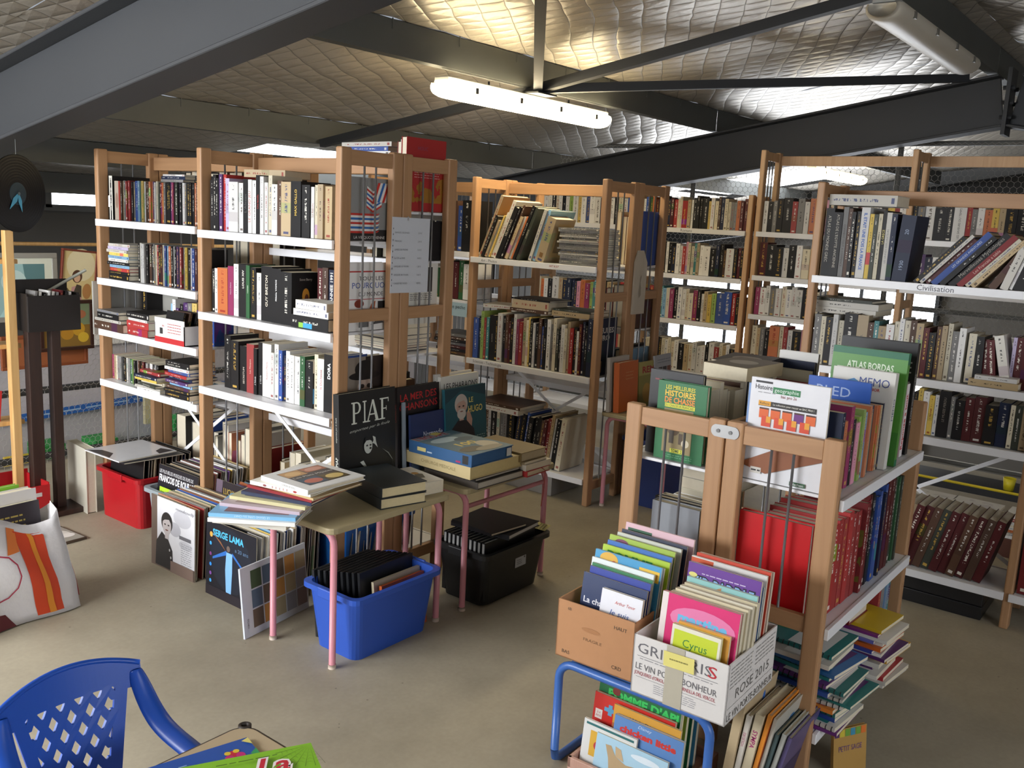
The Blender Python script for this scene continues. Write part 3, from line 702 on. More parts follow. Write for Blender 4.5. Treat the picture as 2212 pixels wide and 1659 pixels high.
# third shelf: large volumes lying, carton of discs
bx = box_ob('grey_slab', (2.70, 2.715, 4.27, 4.49, 0.967, 1.20), mat('#9A9890', 0.7)); tag(bx, 'grey card panel leaning behind the lying atlases', 'panel')
flat_stack((2.375, 4.38, 0.966), PI/2, [('h', 0.042, 0.30, 0.23), ('f', 0.014, 0.24, 0.18), ('k', 0.028, 0.22, 0.16), ('e', 0.012, 0.22, 0.17)], 'large volume', 'the lying pile by the grey panel', name='volume', jit=0.004)
b_ = book('volume', case_mtx(LF) @ Matrix.Translation((0.05, 0.21, 0.966)), 0.05, 0.225, 0.09, 'k', 'black slipcase standing at the back behind the lying volumes', 'book')
flat_stack((2.395, 4.14, 0.966), PI/2, [('r', 0.034, 0.19, 0.15), ('r', 0.034, 0.19, 0.15), ('w', 0.012, 0.18, 0.14), ('k', 0.028, 0.21, 0.16)], 'boxed set', 'the short pile next to the lying volumes', name='boxed_set', jit=0.004)
row(LF, 0.966, 0.49, 0.86, 'awvkveyvskb', 'disc case', 'the third disc shelf', hr=(0.15, 0.19), dr=(0.10, 0.12), setback=0.09, lean={0: 0.08}, tm=0.8, cat='disc case', name='disc_case')
cb = empty('disc_carton', (2.375, 3.83, 0.966), 0, 'white open carton with a red foot holding discs', 'box')
for nm, q in (('front', (0, 0.004, -0.12, 0.12, 0, 0.115)), ('back', (0.156, 0.16, -0.12, 0.12, 0, 0.09)), ('side', (0, 0.16, -0.12, -0.116, 0, 0.09)), ('side', (0, 0.16, 0.116, 0.12, 0, 0.09)), ('bottom', (0, 0.16, -0.12, 0.12, 0, 0.004))):
    box_ob('carton_' + nm, q, mat('#DCDAD8', 0.7), cb)
art(cb, MX((-0.0005, 0.12, 0), (0,-1,0), (0,0,1)), 0.24, 0.115, [('r', 0, 0, 1, 0.22, '#B82A2E'), ('t', 'disc', 0.3, 0.7, 0.08, '#B82A2E'), ('r', 0.18, 0.35, 0.28, 0.6, '#333333'), ('n', 0.45, 0.4, 0.9, 0.85, 4, '#B86A6A')], 'carton_print')
for k in range(5):
    book('disc_sleeve', Matrix.Translation((2.385 + 0.028*k, 3.90 - 0.01*k, 0.972)) @ Matrix.Rotation(-PI/2, 4, 'Z') @ Matrix.Rotation(PI/2, 4, 'Z') @ Matrix.Rotation(0.22, 4, 'Y') @ Matrix.Translation((0,-0.13,0)), 0.01, 0.145, 0.14, 'khkwk'[k], '%s disc sleeve standing in the white carton, %s from its front' % (CNAME['khkwk'[k]], ORD[k]), 'disc case', 'sleeves in the white carton', False)
# fourth shelf: compact discs and film cases in piles
CD = dict(hr=(0.124, 0.126), dr=(0.139, 0.142), hard=0.0, cat='disc case', name='compact_disc')
row(LF, 0.705, 0.05, 0.48, 'mscfeekkfeglkehkdkefwkek', 'compact disc case', 'the lowest disc shelf', tm=0.6, setback=0.03, **CD)
flat_stack((2.375, 4.02, 0.706), PI/2, [('w', 0.014, 0.19, 0.135), ('f', 0.012, 0.19, 0.135), ('x', 0.014, 0.19, 0.135), ('c', 0.014, 0.19, 0.135), ('y', 0.014, 0.19, 0.135), ('n', 0.014, 0.19, 0.135), ('r', 0.014, 0.19, 0.135)], 'film disc case', 'the slipping pile, lowest disc shelf', cat='disc case', name='disc_case', jit=0.02, rj=0.12, seed=5)
flat_stack((2.372, 3.76, 0.706), PI/2, [('w', 0.014, 0.19, 0.135), ('k', 0.024, 0.19, 0.135), ('k', 0.014, 0.19, 0.135), ('h', 0.014, 0.19, 0.135), ('a', 0.014, 0.19, 0.135), ('v', 0.014, 0.19, 0.135), ('n', 0.014, 0.19, 0.135), ('r', 0.014, 0.19, 0.135), ('b', 0.014, 0.19, 0.135), ('w', 0.014, 0.19, 0.135), ('k', 0.014, 0.19, 0.135), ('k', 0.014, 0.19, 0.135)], 'film disc case', 'the taller pile by the middle post', cat='disc case', name='disc_case', jit=0.012, rj=0.06, seed=8)
# ---------------------------------------------------------------- near bay: history
H1 = dict(hr=(0.205, 0.245), dr=(0.14, 0.155), setback=0.022)
row(LF, 1.50, 0.925, 1.60, 'kkkvruWwkwwkwwcwhSKK', 'history book', 'the top history shelf', frm='middle', seed=4, titles={8: ("L'Alezan", '#555555'), 9: ('LE GRAND JEU', '#A83A2E', 0.014, 0.5), 18: ('MAX GALLO', '#C9A94A', 0.013, 0.62, True, 0.02), 11: ('Une famille', '#C0392B', 0.009)}, **H1)
row(LF, 1.50, 1.602, 1.715, 'wcSS', 'history book', 'the end of the top history shelf', frm='middle', seed=9, hr=(0.20, 0.215), dr=(0.14, 0.15), setback=0.03, titles={0: ('La Rebelle', '#A06A6A')})
rr = row(LF, 1.138, 0.985, 1.50, 'OmwKgkwKKK', 'history book', 'the middle history shelf', frm='middle', seed=6, hr=(0.19, 0.235), dr=(0.14, 0.16), setback=0.02, titles={1: ('Notre-Dame', '#E0C8D8', 0.007), 3: ('LOUIS XIV', '#E8E4DA', 0.012, 0.72, True, 0.02), 4: ('roman', '#D8E4D0', 0.009), 7: ('GUY BRETON', '#E6DCC8', 0.015, 0.55, True, 0.01), 8: ('Mikkle VAMOS', '#E8E8E8', 0.010, 0.6, True, 0.01)})
for (o, t, h, d), el in ((rr[3], [('t', 'LOU', 0.3, 0.82, 0.09, '#B9C4A8', {'b': 0.03}), ('t', 'Du Jour', 0.32, 0.7, 0.03, '#C9C4B0'), ('e', 0.6, 0.45, 0.22, 0.3, '#6B4430')]), (rr[9], [('t', 'Steve Berry', 0.5, 0.86, 0.045, '#B8B0A8'), ('e', 0.5, 0.55, 0.13, 0.15, '#C98A2E'), ('e', 0.53, 0.5, 0.07, 0.09, '#5A2A18'), ('t', 'trois', 0.4, 0.15, 0.07, '#B8B0A8')])):
    right_cover(o, t, h, d, el)
row(LF, 1.138, 0.925, 0.983, 'kwh', 'novel', 'the middle history shelf behind the post', frm='middle', seed=2, hr=(0.19, 0.21), dr=(0.13, 0.15), setback=0.03)
row(LF, 1.138, 1.545, 1.725, 'dhnnnk', 'yearbook', 'the back of the middle history shelf', frm='near', seed=12, hr=(0.235, 0.25), dr=(0.17, 0.18), setback=0.11, hard=1.0, titles={2: ("L'ANNEE 1991", '#E4E2DC', 0.016, 0.66, True, 0.02), 3: ("L'ANNEE 1992", '#C9D4E4', 0.016, 0.66, True, 0.02), 4: ("L'ANNEE 1993", '#E4E2DC', 0.016, 0.62, True, 0.02)})
fs = flat_stack((2.405, 2.885, 1.139), PI/2, [('k', 0.05, 0.235, 0.17), ('w', 0.026, 0.21, 0.15), ('i', 0.034, 0.20, 0.14)], 'thick novel', 'the pile in front of the yearbooks', name='novel', jit=0.01)
art(fs[0][0], MX((0, -0.0004, 0), (0,0,1), (-1,0,0)), 0.235, 0.05, [('r', 0.42, -0.45, 0.66, -0.05, '#3F9CD0'), ('r', 0.66, -0.45, 0.78, -0.05, '#8CC24A')], 'spine_print')
rr = row(LF, 0.80, 0.985, 1.755, 'KKKRkkWwwbnwwWgKcWKb', 'paperback', 'the lowest history shelf', frm='middle', seed=21, hr=(0.195, 0.245), dr=(0.14, 0.16), setback=0.055, titles={2: ('SECRETUM', '#D8CFC0', 0.011, 0.35), 3: ('Les Masques', '#E8C8B8', 0.009), 4: ("L'Idole", '#D8D8D8', 0.010, 0.3, True, 0, None, 0.3), 5: ("L'Idole", '#D8D8D8', 0.010, 0.3, True, 0, None, 0.3), 6: ('Robert Merle', '#C48A8A', 0.010, 0.5), 17: ('la Duchesse', '#B84A5A', 0.012, 0.6), 18: ('DORA', '#EEEEEE', 0.016, 0.72, True, 0.04), 19: ('Cahiers secrets', '#D8D8F0', 0.009, 0.4)})
for (o, t, h, d), el in ((rr[6], [('t', 'Robert', 0.62, 0.88, 0.08, '#6A6460', {'sh': 0.2}), ('e', 0.3, 0.82, 0.18, 0.11, '#3B2A22'), ('e', 0.3, 0.83, 0.1, 0.07, '#B98A6A')]), (rr[13], [('r', 0, 0.6, 1, 1, '#7A2A22'), ('t', 'ANN\nMORROW', 0.4, 0.84, 0.05, '#B0766A'), ('r', 0, 0.42, 0.9, 0.6, '#8CB33A'), ('r', 0, 0.0, 0.9, 0.42, '#4A5250')]), (rr[15], [('r', 0, 0.75, 1, 1, '#D8CFC0'), ('t', 'M', 0.3, 0.62, 0.12, '#D8C02A', {'b': 0.05}), ('r', 0, 0.1, 1, 0.42, '#2C86C4')])):
    right_cover(o, t, h, d, el)
# end-of-shelf books whose covers show through the ladder frame
T_ = case_mtx(LF)
o = book('art_book', T_ @ Matrix.Translation((1.735, 0.085, 1.50)), 0.028, 0.247, 0.215, 'w', 'white daily-life book with striped hand cover behind the rods', 'book')
st = [('r', 0, 0, 1, 1, '#8E8E8C'), ('r', 0, 0, 1, 0.18, '#2A2828')]
for k, c in enumerate(('#C8392F', '#E8E6E0', '#2E6BB0', '#E8E6E0', '#C8392F', '#E8E6E0', '#2E6BB0', '#E8E6E0', '#C8392F')):
    y0 = 0.12 + k * 0.035; st.append(('p', [(0, y0), (0.62, y0), (0.72, y0 + 0.02), (0.76, y0 + 0.05), (0.70, y0 + 0.035), (0, y0 + 0.035)], c))
for k, c in enumerate(('#C8392F', '#E8E6E0', '#2E6BB0', '#E8E6E0', '#C8392F', '#E8E6E0', '#2E6BB0', '#E8E6E0', '#C8392F', '#E8E6E0')):
    y0 = 0.45 + k * 0.034; st.append(('p', [(0.42, y0 + 0.08), (0.58, y0), (0.80, y0 + 0.10), (0.80, y0 + 0.134), (0.58, y0 + 0.034), (0.42, y0 + 0.114)], c))
for k, c in enumerate(('#C8392F', '#E8E6E0', '#2E6BB0', '#E8E6E0', '#C8392F', '#E8E6E0')):
    x0 = 0.66 + k * 0.06; st.append(('p', [(x0 - 0.1, 0.62), (x0 - 0.04, 0.62), (x0 + 0.1, 0.93), (x0 + 0.04, 0.93)], c))
st.append(('t', 'LA VIE QUOTIDIENNE', 0.5, 0.05, 0.045, '#E8E6E0', {'w': 0.78}))
right_cover(o, 0.028, 0.247, 0.215, st)
o = book('reference_book', T_ @ Matrix.Translation((1.73, 0.085, 1.138)), 0.03, 0.275, 0.215, 'w', 'white reference book with blue and red title behind the rods', 'book')
spine_title(o, 0.03, 0.275, 'TOUS LES', '#3A5FA8', 0.012, 0.5)
right_cover(o, 0.03, 0.275, 0.215, [('r', 0, 0.86, 1, 0.88, '#B8342E'), ('r', 0, 0.46, 1, 0.47, '#B8342E'), ('r', 0, 0.28, 1, 0.29, '#B8342E'), ('t', 'TOUS LES', 0.6, 0.77, 0.06, '#3A3A3A', {'w': 0.62}), ('t', 'POURQUOI', 0.55, 0.66, 0.085, '#3C5AA0', {'w': 0.86}), ('t', 'DU MONDE', 0.6, 0.54, 0.06, '#3A3A3A', {'w': 0.62}),
    ('e', 0.3, 0.4, 0.12, 0.06, '#8C3A2A'), ('p', [(0.55, 0.3), (0.7, 0.32), (0.72, 0.44), (0.62, 0.4)], '#B0603A'), ('r', 0.78, 0.3, 0.98, 0.43, '#2A2828'), ('r', 0.3, 0.05, 0.55, 0.22, '#6A6A68'), ('p', [(0.6, 0.08), (0.95, 0.1), (0.8, 0.2), (0.7, 0.12)], '#4A4A4A'), ('e', 0.78, 0.24, 0.06, 0.04, '#3C8AB0')])
o = book('biography', T_ @ Matrix.Translation((1.725, 0.085, 0.80)), 0.035, 0.23, 0.215, 'i', 'ivory statesman biography with hatted portrait cover behind the rods', 'book')
spine_title(o, 0.035, 0.23, 'LEON BLUM', '#161616', 0.016, 0.5, True, 0.03)
right_cover(o, 0.035, 0.23, 0.215, [('r', 0.0, 0, 1, 1, '#8A7E72'), ('r', 0.5, 0.0, 1, 1, '#2A2220'), ('e', 0.5, 0.42, 0.2, 0.2, '#B7A090'), ('e', 0.48, 0.66, 0.4, 0.08, '#161312'), ('e', 0.48, 0.78, 0.25, 0.16, '#161312'), ('e', 0.5, 0.32, 0.1, 0.03, '#E0DACE'), ('e', 0.42, 0.47, 0.06, 0.04, '#30241E'), ('e', 0.6, 0.47, 0.06, 0.04, '#30241E'), ('e', 0.5, 0.2, 0.16, 0.12, '#7A6456')])
# books lying on the very top
flat_stack((2.50, 3.30, 1.735), PI/2 + 0.15, [('s', 0.032, 0.235, 0.16)], 'worn novel', 'the history row under the top rail', name='novel', rj=0)
# ---------------------------------------------------------------- the bookcase behind (seen through the frames)
Tb = case_mtx(LB)
for k, (t, c, h) in enumerate(((0.03, 'r', 0.30), (0.022, 'w', 0.29), (0.028, 'r', 0.285))):
    o = book('large_album', Tb @ Matrix.Translation((0.045 + k * 0.033, 0.03, 1.627)), t, h, 0.24 - 0.02*k, c, ('red album with white copy on its back, standing above the end frame', 'white album between two red albums', 'red album behind the white one')[k], 'book', 'tall red albums')
    if k == 0: left_cover(o, t, h, 0.24, [('n', 0.2, 0.45, 0.85, 0.72, 8, '#D8A09A'), ('t', 'HOUC', 0.4, 0.86, 0.05, '#8A4A62')])
row(LB, 1.42, 0.04, 0.30, 'KxgrKx', 'old hardback', 'the second shelf behind the price list', frm='near', hr=(0.15, 0.17), dr=(0.15, 0.18), hard=1.0)
o = book('album', Tb @ Matrix.Translation((0.05, 0.05, 1.147)), 0.012, 0.265, 0.23, 'i', 'white album back cover with a black and white photo under the price list', 'book')
left_cover(o, 0.012, 0.265, 0.23, [('r', 0.2, 0.52, 0.85, 0.92, '#3E3C3A'), ('e', 0.4, 0.68, 0.08, 0.14, '#B8B4AC'), ('e', 0.6, 0.7, 0.08, 0.16, '#C8C4BC'), ('n', 0.25, 0.38, 0.85, 0.5, 4, '#6A6864'), ('r', 0.12, 0.1, 0.3, 0.16, '#3A3A3A')])
flat_stack((3.03, 2.93, 1.021), -PI/2, [('e', 0.012, 0.26, 0.2), ('o', 0.008, 0.26, 0.2), ('f', 0.012, 0.26, 0.2), ('h', 0.016, 0.26, 0.2), ('e', 0.02, 0.26, 0.2), ('x', 0.03, 0.26, 0.2), ('c', 0.018, 0.26, 0.2)], 'magazine', 'the pile under the white album', name='magazine')
row(LB, 0.62, 0.06, 0.55, 'SkhKecsK', 'old hardback', 'the lower shelf behind the chansons book', frm='near', hr=(0.2, 0.28), dr=(0.17, 0.2), hard=1.0)
row(LB, 0.142, 0.3, 0.88, 'cwskceCkecWsk', 'framed print', 'the bottom shelf behind the cross braces', frm='near', hr=(0.24, 0.32), dr=(0.2, 0.26), hard=1.0, name='framed_print', cat='picture')
row(LB, 0.142, 0.95, 1.72, 'rwgxEdyowcenbswEK', 'large album', 'the bottom shelf behind the record crates', frm='middle', hr=(0.26, 0.36), dr=(0.22, 0.27), hard=1.0)
row(LB, 0.62, 0.94, 1.3, 'dRkwshK', 'old hardback', 'the shelf above the album row', frm='middle', hr=(0.18, 0.22), dr=(0.16, 0.2), hard=1.0)
flat_stack((2.87, 3.25, 0.625), PI/2, [('d', 0.04, 0.34, 0.25), ('w', 0.03, 0.3, 0.22), ('d', 0.035, 0.3, 0.22)], 'bound volume', 'the pile behind the lowest history shelf', name='volume')
row(LB, 1.25, 0.95, 1.3, 'kdKrew', 'old hardback', 'the shelf behind thick novels', frm='middle', hr=(0.2, 0.24), dr=(0.16, 0.19))
row(LB, 1.55, 0.93, 1.75, 'KwrekdhKnwsk', 'old hardback', 'the top shelf behind the film discs', frm='middle', hr=(0.2, 0.26), dr=(0.16, 0.19))
flat_stack((2.93, 3.15, 1.862), PI/2, [('w', 0.018, 0.34, 0.26), ('b', 0.02, 0.28, 0.2), ('f', 0.02, 0.34, 0.25)], 'portfolio', 'the pile on top of the bookcase', name='portfolio')
# ---------------------------------------------------------------- middle aisle: art and science
def lean_run(case, z, u, ang, items, noun, desc, group=None, setback=0.02, frm='far', titles=None, name=None):
    T = case_mtx(case); out = []; r = random.Random(len(items) * 7)
    for i, (c, t, h, d) in enumerate(items):
        a = ang[i] if isinstance(ang, (list, tuple)) else ang
        m = T @ Matrix.Translation((u, setback + r.uniform(0, 0.02), z)) @ Matrix.Rotation(a, 4, 'Y')
        lab = '%s %s leaning %s from the %s post on %s' % (CNAME[c], noun, ordw(i), frm, desc)
        o = book(name or noun.split()[-1], m, t, h, d, c, lab, 'book', group or noun + 's on ' + desc, True)
        if titles and i in titles: spine_title(o, t, h, *titles[i])
        out.append((o, t, h, d)); u += (t + 0.001) / math.cos(a)
    return out
a = 0.40
rr = lean_run(MF, 1.383, 0.955, a, [('s', 0.022, 0.40, 0.26), ('k', 0.02, 0.27, 0.2), ('s', 0.016, 0.24, 0.2), ('e', 0.018, 0.24, 0.2), ('y', 0.01, 0.27, 0.2), ('i', 0.014, 0.29, 0.2), ('f', 0.026, 0.37, 0.26), ('k', 0.03, 0.33, 0.22), ('k', 0.016, 0.33, 0.22), ('h', 0.016, 0.34, 0.24), ('s', 0.02, 0.27, 0.2), ('f', 0.018, 0.27, 0.2), ('o', 0.012, 0.27, 0.2), ('k', 0.02, 0.34, 0.24), ('x', 0.022, 0.33, 0.24)],
              'art book', 'the art shelf', titles={7: ('VELASQUEZ', '#D8D0BC', 0.014, 0.6), 11: ('MONTMARTRE', '#6A3A2A', 0.009, 0.55), 12: ('PICASSO', '#5A2A1A', 0.007, 0.5), 14: ('CUBISME', '#C8C0AC', 0.01, 0.5)})
right_cover(*rr[0], [('r', 0, 0.62, 1, 1, '#A0703C'), ('r', 0.25, 0.3, 0.95, 0.62, '#C8884A'), ('e', 0.6, 0.45, 0.2, 0.12, '#8A4A22'), ('e', 0.75, 0.85, 0.22, 0.08, '#3A2A1A')])
rr = lean_run(MF, 1.383, 1.345, 0.33, [('f', 0.02, 0.31, 0.25), ('a', 0.02, 0.31, 0.25)], 'regional album', 'the art shelf by periodicals')
right_cover(*rr[1], [('r', 0, 0.72, 1, 1, '#7FA8B8'), ('t', 'EN PROVENCE', 0.55, 0.88, 0.05, '#2A3A3E', {'w': 0.7, 'sh': 0.2})])
o = book('art_book', case_mtx(MF) @ Matrix.Translation((1.405, 0.01, 1.383)) @ Matrix.Rotation(0.30, 4, 'Y'), 0.06, 0.27, 0.2, 's', 'thick sand-coloured art book leaning on the periodicals', 'book')
spine_print(o, 0.06, 0.27, [('r', 0.3, 0.12, 0.7, 0.22, '#7A5A30')]); right_cover(o, 0.06, 0.27, 0.2, [('r', 0.2, 0.15, 0.85, 0.9, '#A89060'), ('r', 0.3, 0.25, 0.75, 0.8, '#6E5A38')])
rs = random.Random(5)
flat_stack((4.345, 2.905, 1.376), PI/2, [(rs.choice('efe'), rs.uniform(0.007, 0.014), rs.uniform(0.265, 0.285), rs.uniform(0.2, 0.215)) for _ in range(19)], 'periodical', 'the art shelf pile', name='periodical', cat='magazine', jit=0.008, rj=0.06)
M2 = 'BnlrtKkWkhdkwmrscykwkhbkwecxkwcsrkwdnk'
rr = row(MF, 0.752, 0.95, 1.79, M2, 'science book', 'the science shelf', hr=(0.25, 0.31), dr=(0.2, 0.24), hard=0.6, seed=33, titles={5: ('DUTENTS', '#A8A090', 0.008, 0.5)})
o = book('science_book', case_mtx(MF) @ Matrix.Translation((1.797, 0.02, 0.752)), 0.03, 0.33, 0.26, 'n', 'navy gullies album with white title beside the end frame', 'book')
right_cover(o, 0.03, 0.33, 0.26, [('t', 'GUEULES\nEURO', 0.45, 0.72, 0.09, '#C8C4BC', {'b': 0.03, 'w': 0.85}), ('r', 0.1, 0.05, 0.45, 0.25, '#8A6A4A')])
flat_stack((4.40, 3.28, 1.068), PI/2, [('h', 0.02, 0.29, 0.22), ('s', 0.05, 0.27, 0.2), ('k', 0.01, 0.3, 0.22)], 'old volume', 'the pile lying on the science row', name='volume')
flat_stack((4.42, 3.50, 1.068), PI/2 + 0.3, [('f', 0.022, 0.25, 0.2)], 'open paperback', 'the science row', name='paperback')
flat_stack((4.42, 2.99, 1.068), PI/2, [('s', 0.03, 0.27, 0.2), ('x', 0.012, 0.26, 0.2)], 'brown box file', 'the science row near the end frame', name='box_file')
row(MF, 0.162, 1.05, 1.30, 'khwKceeK', 'lower-shelf album', 'the bottom shelf by the table', hr=(0.26, 0.31), dr=(0.2, 0.23), hard=0.7)
lean_run(MF, 0.165, 1.30, 0.12, [('n', 0.03, 0.30, 0.22), ('k', 0.03, 0.3, 0.22), ('b', 0.02, 0.31, 0.22), ('k', 0.035, 0.29, 0.22), ('k', 0.025, 0.29, 0.22), ('k', 0.025, 0.3, 0.22), ('h', 0.022, 0.28, 0.22), ('d', 0.02, 0.29, 0.22), ('z', 0.03, 0.3, 0.22), ('s', 0.02, 0.33, 0.24), ('w', 0.014, 0.31, 0.22), ('k', 0.03, 0.31, 0.22), ('c', 0.035, 0.32, 0.24)],
         'atlas', 'the bottom shelf', titles={3: ('ATLAS DES', '#B8B0A0', 0.014, 0.7), 5: ('Le Tallec', '#B8B0A0', 0.01, 0.6, True, 0, None, 0.3)})
flat_stack((4.30, 3.42, 0.455), PI/2, [('w', 0.03, 0.36, 0.26), ('h', 0.018, 0.36, 0.27)], 'large folio', 'the pair lying over the atlas row', name='folio')
row(MF, 1.402, 0.5, 0.90, 'KnKkhbK', 'reference atlas', 'the far art shelf', hr=(0.27, 0.31), dr=(0.2, 0.24), hard=1.0, frm='middle', titles={2: ('NOUVEL ATLAS', '#9A8A4A', 0.016, 0.5)})
row(MF, 1.102, 0.62, 0.90, 'gkGdgw', 'natural history book', 'the far second shelf', hr=(0.2, 0.24), dr=(0.18, 0.22), frm='middle', hard=1.0)
flat_stack((4.345, 3.83, 0.753), PI/2, [(c, 0.018, 0.28, 0.21) for c in 'hkdekhe'], 'periodical', 'the dark pile under the fishing label', name='periodical', cat='magazine')
sg = MB().box(0, 0.004, -0.11, 0.11, 0, 0.085).build('shelf_sign', mat('#A9C4CE', 0.5)); sg.location = (4.315, 3.80, 1.0); tag(sg, 'pale blue shelf sign about fishing', 'sign')
art(sg, MX((-0.0005, 0.11, 0), (0,-1,0), (0,0,1)), 0.22, 0.085, [('t', 'chasse peche', 0.55, 0.65, 0.26, '#2A3A40', {'w': 0.8})], 'lettering')
row(MBK, 1.377, 0.045, 0.2, 'bdos', 'hardback', 'the back shelf past the rods', frm='near', hr=(0.27, 0.33), dr=(0.22, 0.25), hard=1.0)
row(MBK, 1.0, 0.045, 0.25, 'hdKr', 'hardback', 'the second back shelf past the rods', frm='near', hr=(0.22, 0.26), dr=(0.2, 0.24), hard=1.0)
row(MBK, 0.6, 0.045, 0.2, 'aktb', 'photo album', 'the third back shelf past the rods', frm='near', hr=(0.26, 0.32), dr=(0.2, 0.24), hard=1.0)
# ---------------------------------------------------------------- far novels
NV = dict(hr=(0.19, 0.23), dr=(0.13, 0.15), hard=0.15)
N1 = row(NL, 1.61, 1.84, 2.695, 'kcwbgodxykndrccRswkkkKywchncceeodd', 'novel', 'the top shelf of the low novel case', frm='middle', seed=41, titles={15: ('Chrismas Fondly', '#E8B84A', 0.012, 0.4)}, **NV)
row(NL, 1.283, 2.0, 2.695, 'cKkwknwwrpcctswWKnkhWkdk', 'novel', 'the second shelf of the low novel case', frm='middle', seed=42, **NV)
row(NL, 0.957, 1.84, 2.695, 'rkyhdrewtacmkwwccmkwsylBBrk', 'novel', 'the third shelf of the low novel case', frm='middle', seed=43, titles={19: ('LES FIGNOS', '#2A2A2A', 0.013, 0.55)}, **NV)
row(NL, 0.589, 1.95, 2.695, 'hcchkcwccwkscwwwkwrcswk', 'novel', 'the fourth shelf of the low novel case', frm='middle', seed=44, **NV)
row(NL, 1.61, 0.94, 1.795, 'wwikcwkwlwywbwwnpwkcwb', 'paperback', 'the top shelf behind the art books', frm='middle', seed=45, **NV)
row(NL, 0.957, 0.94, 1.795, 'cowkWsnnnnpomltckscwrk', 'paperback', 'the third shelf behind the science books', frm='middle', seed=46, **NV)
row(NL, 0.589, 0.94, 1.795, 'wckkdtcynsbwkcwrs', 'paperback', 'the fourth shelf behind the science books', frm='middle', seed=47, **NV)
row(NT, 1.612, 0.045, 0.965, 'wkekKrewocpckekwdscwkyrw', 'tall-case novel', 'the top shelf', frm='far', seed=51, group='novels in the tall case', **NV)
row(NT, 1.318, 0.045, 0.965, 'dKkwkwcssocckwkwscwvnw', 'tall-case novel', 'the second shelf', frm='far', seed=52, group='novels in the tall case', **NV)
row(NT, 1.053, 0.045, 0.60, 'mwwewcwwwKkcwsk', 'tall-case novel', 'the third shelf', frm='far', seed=53, group='novels in the tall case', hr=(0.18, 0.21), dr=(0.13, 0.15), hard=0.15)
row(NT, 0.76, 0.045, 0.60, 'csekOcrwKpwvcsk', 'tall-case novel', 'the fourth shelf', frm='far', seed=54, group='novels in the tall case', **NV)
row(NT, 1.612, 1.01, 1.90, 'keWKkWrewoysKKwbwBadk', 'tall-case novel', 'the top shelf past the middle post', frm='middle', seed=55, group='novels in the tall case', titles={5: ('LES SAVEURS DU TEMPS', '#3A3A3A', 0.012, 0.5)}, **NV)
row(NT, 1.318, 1.01, 1.90, 'wvnwddrhkwkwscwrkwce', 'tall-case novel', 'the second shelf past the middle post', frm='middle', seed=56, group='novels in the tall case', **NV)
# ---------------------------------------------------------------- civilisation bookcase
rr = row(CV, 1.43, 0.045, 0.36, 'KKehkkWyxckfn', 'civilisation book', 'the civilisation shelf', hr=(0.285, 0.315), dr=(0.2, 0.23), hard=0.7, seed=61, titles={0: ('ATLAS DU MONDE GREC', '#B8B2A4', 0.013, 0.55, False), 1: ("ATLAS DE L'EGYPTE ANCIENNE", '#B8B2A4', 0.012, 0.55, False), 2: ('COMMENT TOUT A COMMENCE', '#3A342C', 0.009, 0.45, False), 6: ('IL ETAIT UNE FOIS LA FRANCE', '#3F68B0', 0.013, 0.52, False, 0.03), 10: ('LA GRECE', '#E0D080', 0.010, 0.62), 11: ('LES GRANDS EXPLORATEURS', '#6A6A6A', 0.008, 0.5)})
o = book('boxed_set', case_mtx(CV) @ Matrix.Translation((0.362, 0.03, 1.43)) @ Matrix.Rotation(0.06, 4, 'Y'), 0.06, 0.29, 0.21, 'n', 'dark boxed set in clear film with years on its spine', 'book')
spine_title(o, 0.06, 0.29, '1930', '#9AA8C0', 0.016, 0.25); spine_title(o, 0.06, 0.29, '20', '#9AA8C0', 0.016, 0.75)
flat_stack((4.29, 1.36, 1.752), PI/2, [('f', 0.048, 0.30, 0.2)], 'thick paperback', 'the upright civilisation books', name='paperback', rj=0)
lean_run(CV, 1.437, 0.455, 0.72, [('k', 0.02, 0.27, 0.2), ('f', 0.014, 0.28, 0.2), ('d', 0.018, 0.26, 0.2), ('b', 0.026, 0.30, 0.21), ('k', 0.022, 0.28, 0.2), ('k', 0.028, 0.30, 0.21), ('z', 0.024, 0.29, 0.2), ('c', 0.016, 0.27, 0.2), ('s', 0.018, 0.28, 0.2)], 'history album', 'the civilisation shelf',
         titles={3: ('LES GRANDES AVENTURES', '#C8D0DC', 0.009, 0.6), 5: ('Merveilleuses Mythologies', '#9A968C', 0.015, 0.55), 6: ('Les Francais a table', '#C8A49A', 0.012, 0.5)})
lean_run(CV, 1.437, 0.755, 0.55, [('h', 0.03, 0.25, 0.2)], 'chestnut album', 'the civilisation shelf')
lean_run(CV, 1.434, 0.80, 0.30, [('f', 0.03, 0.21, 0.15), ('w', 0.012, 0.23, 0.16), ('k', 0.045, 0.25, 0.18)], 'sheep-farming book', 'the civilisation shelf', name='book')
lean_run(CV, 1.432, 0.905, 0.15, [('c', 0.026, 0.24, 0.17), ('o', 0.03, 0.22, 0.17)], 'history book', 'the end of the civilisation shelf', titles={0: ('LA DROME ROMANE', '#3A342C', 0.009, 0.6), 1: ('le monde', '#2A2420', 0.015, 0.45)})
row(CV, 1.02, 0.045, 0.70, 'eckwcKShtswcwchsdkhscew', 'worn hardback', 'the second civilisation shelf', hr=(0.20, 0.25), dr=(0.15, 0.17), hard=0.6, seed=62, tint=0.8, titles={6: ('NTS DU SOLEIL', '#5A5A58', 0.010, 0.45)})
lean_run(CV, 1.026, 0.712, [-0.0, -0.03, -0.08, -0.14], [('c', 0.03, 0.21, 0.16), ('k', 0.035, 0.2, 0.16), ('d', 0.026, 0.19, 0.16), ('d', 0.03, 0.19, 0.16)], 'worn hardback', 'the second civilisation shelf')
lean_run(CV, 1.03, 0.855, -0.24, [('i', 0.036, 0.21, 0.15)], 'red-panelled hardback', 'the second civilisation shelf', name='hardback')
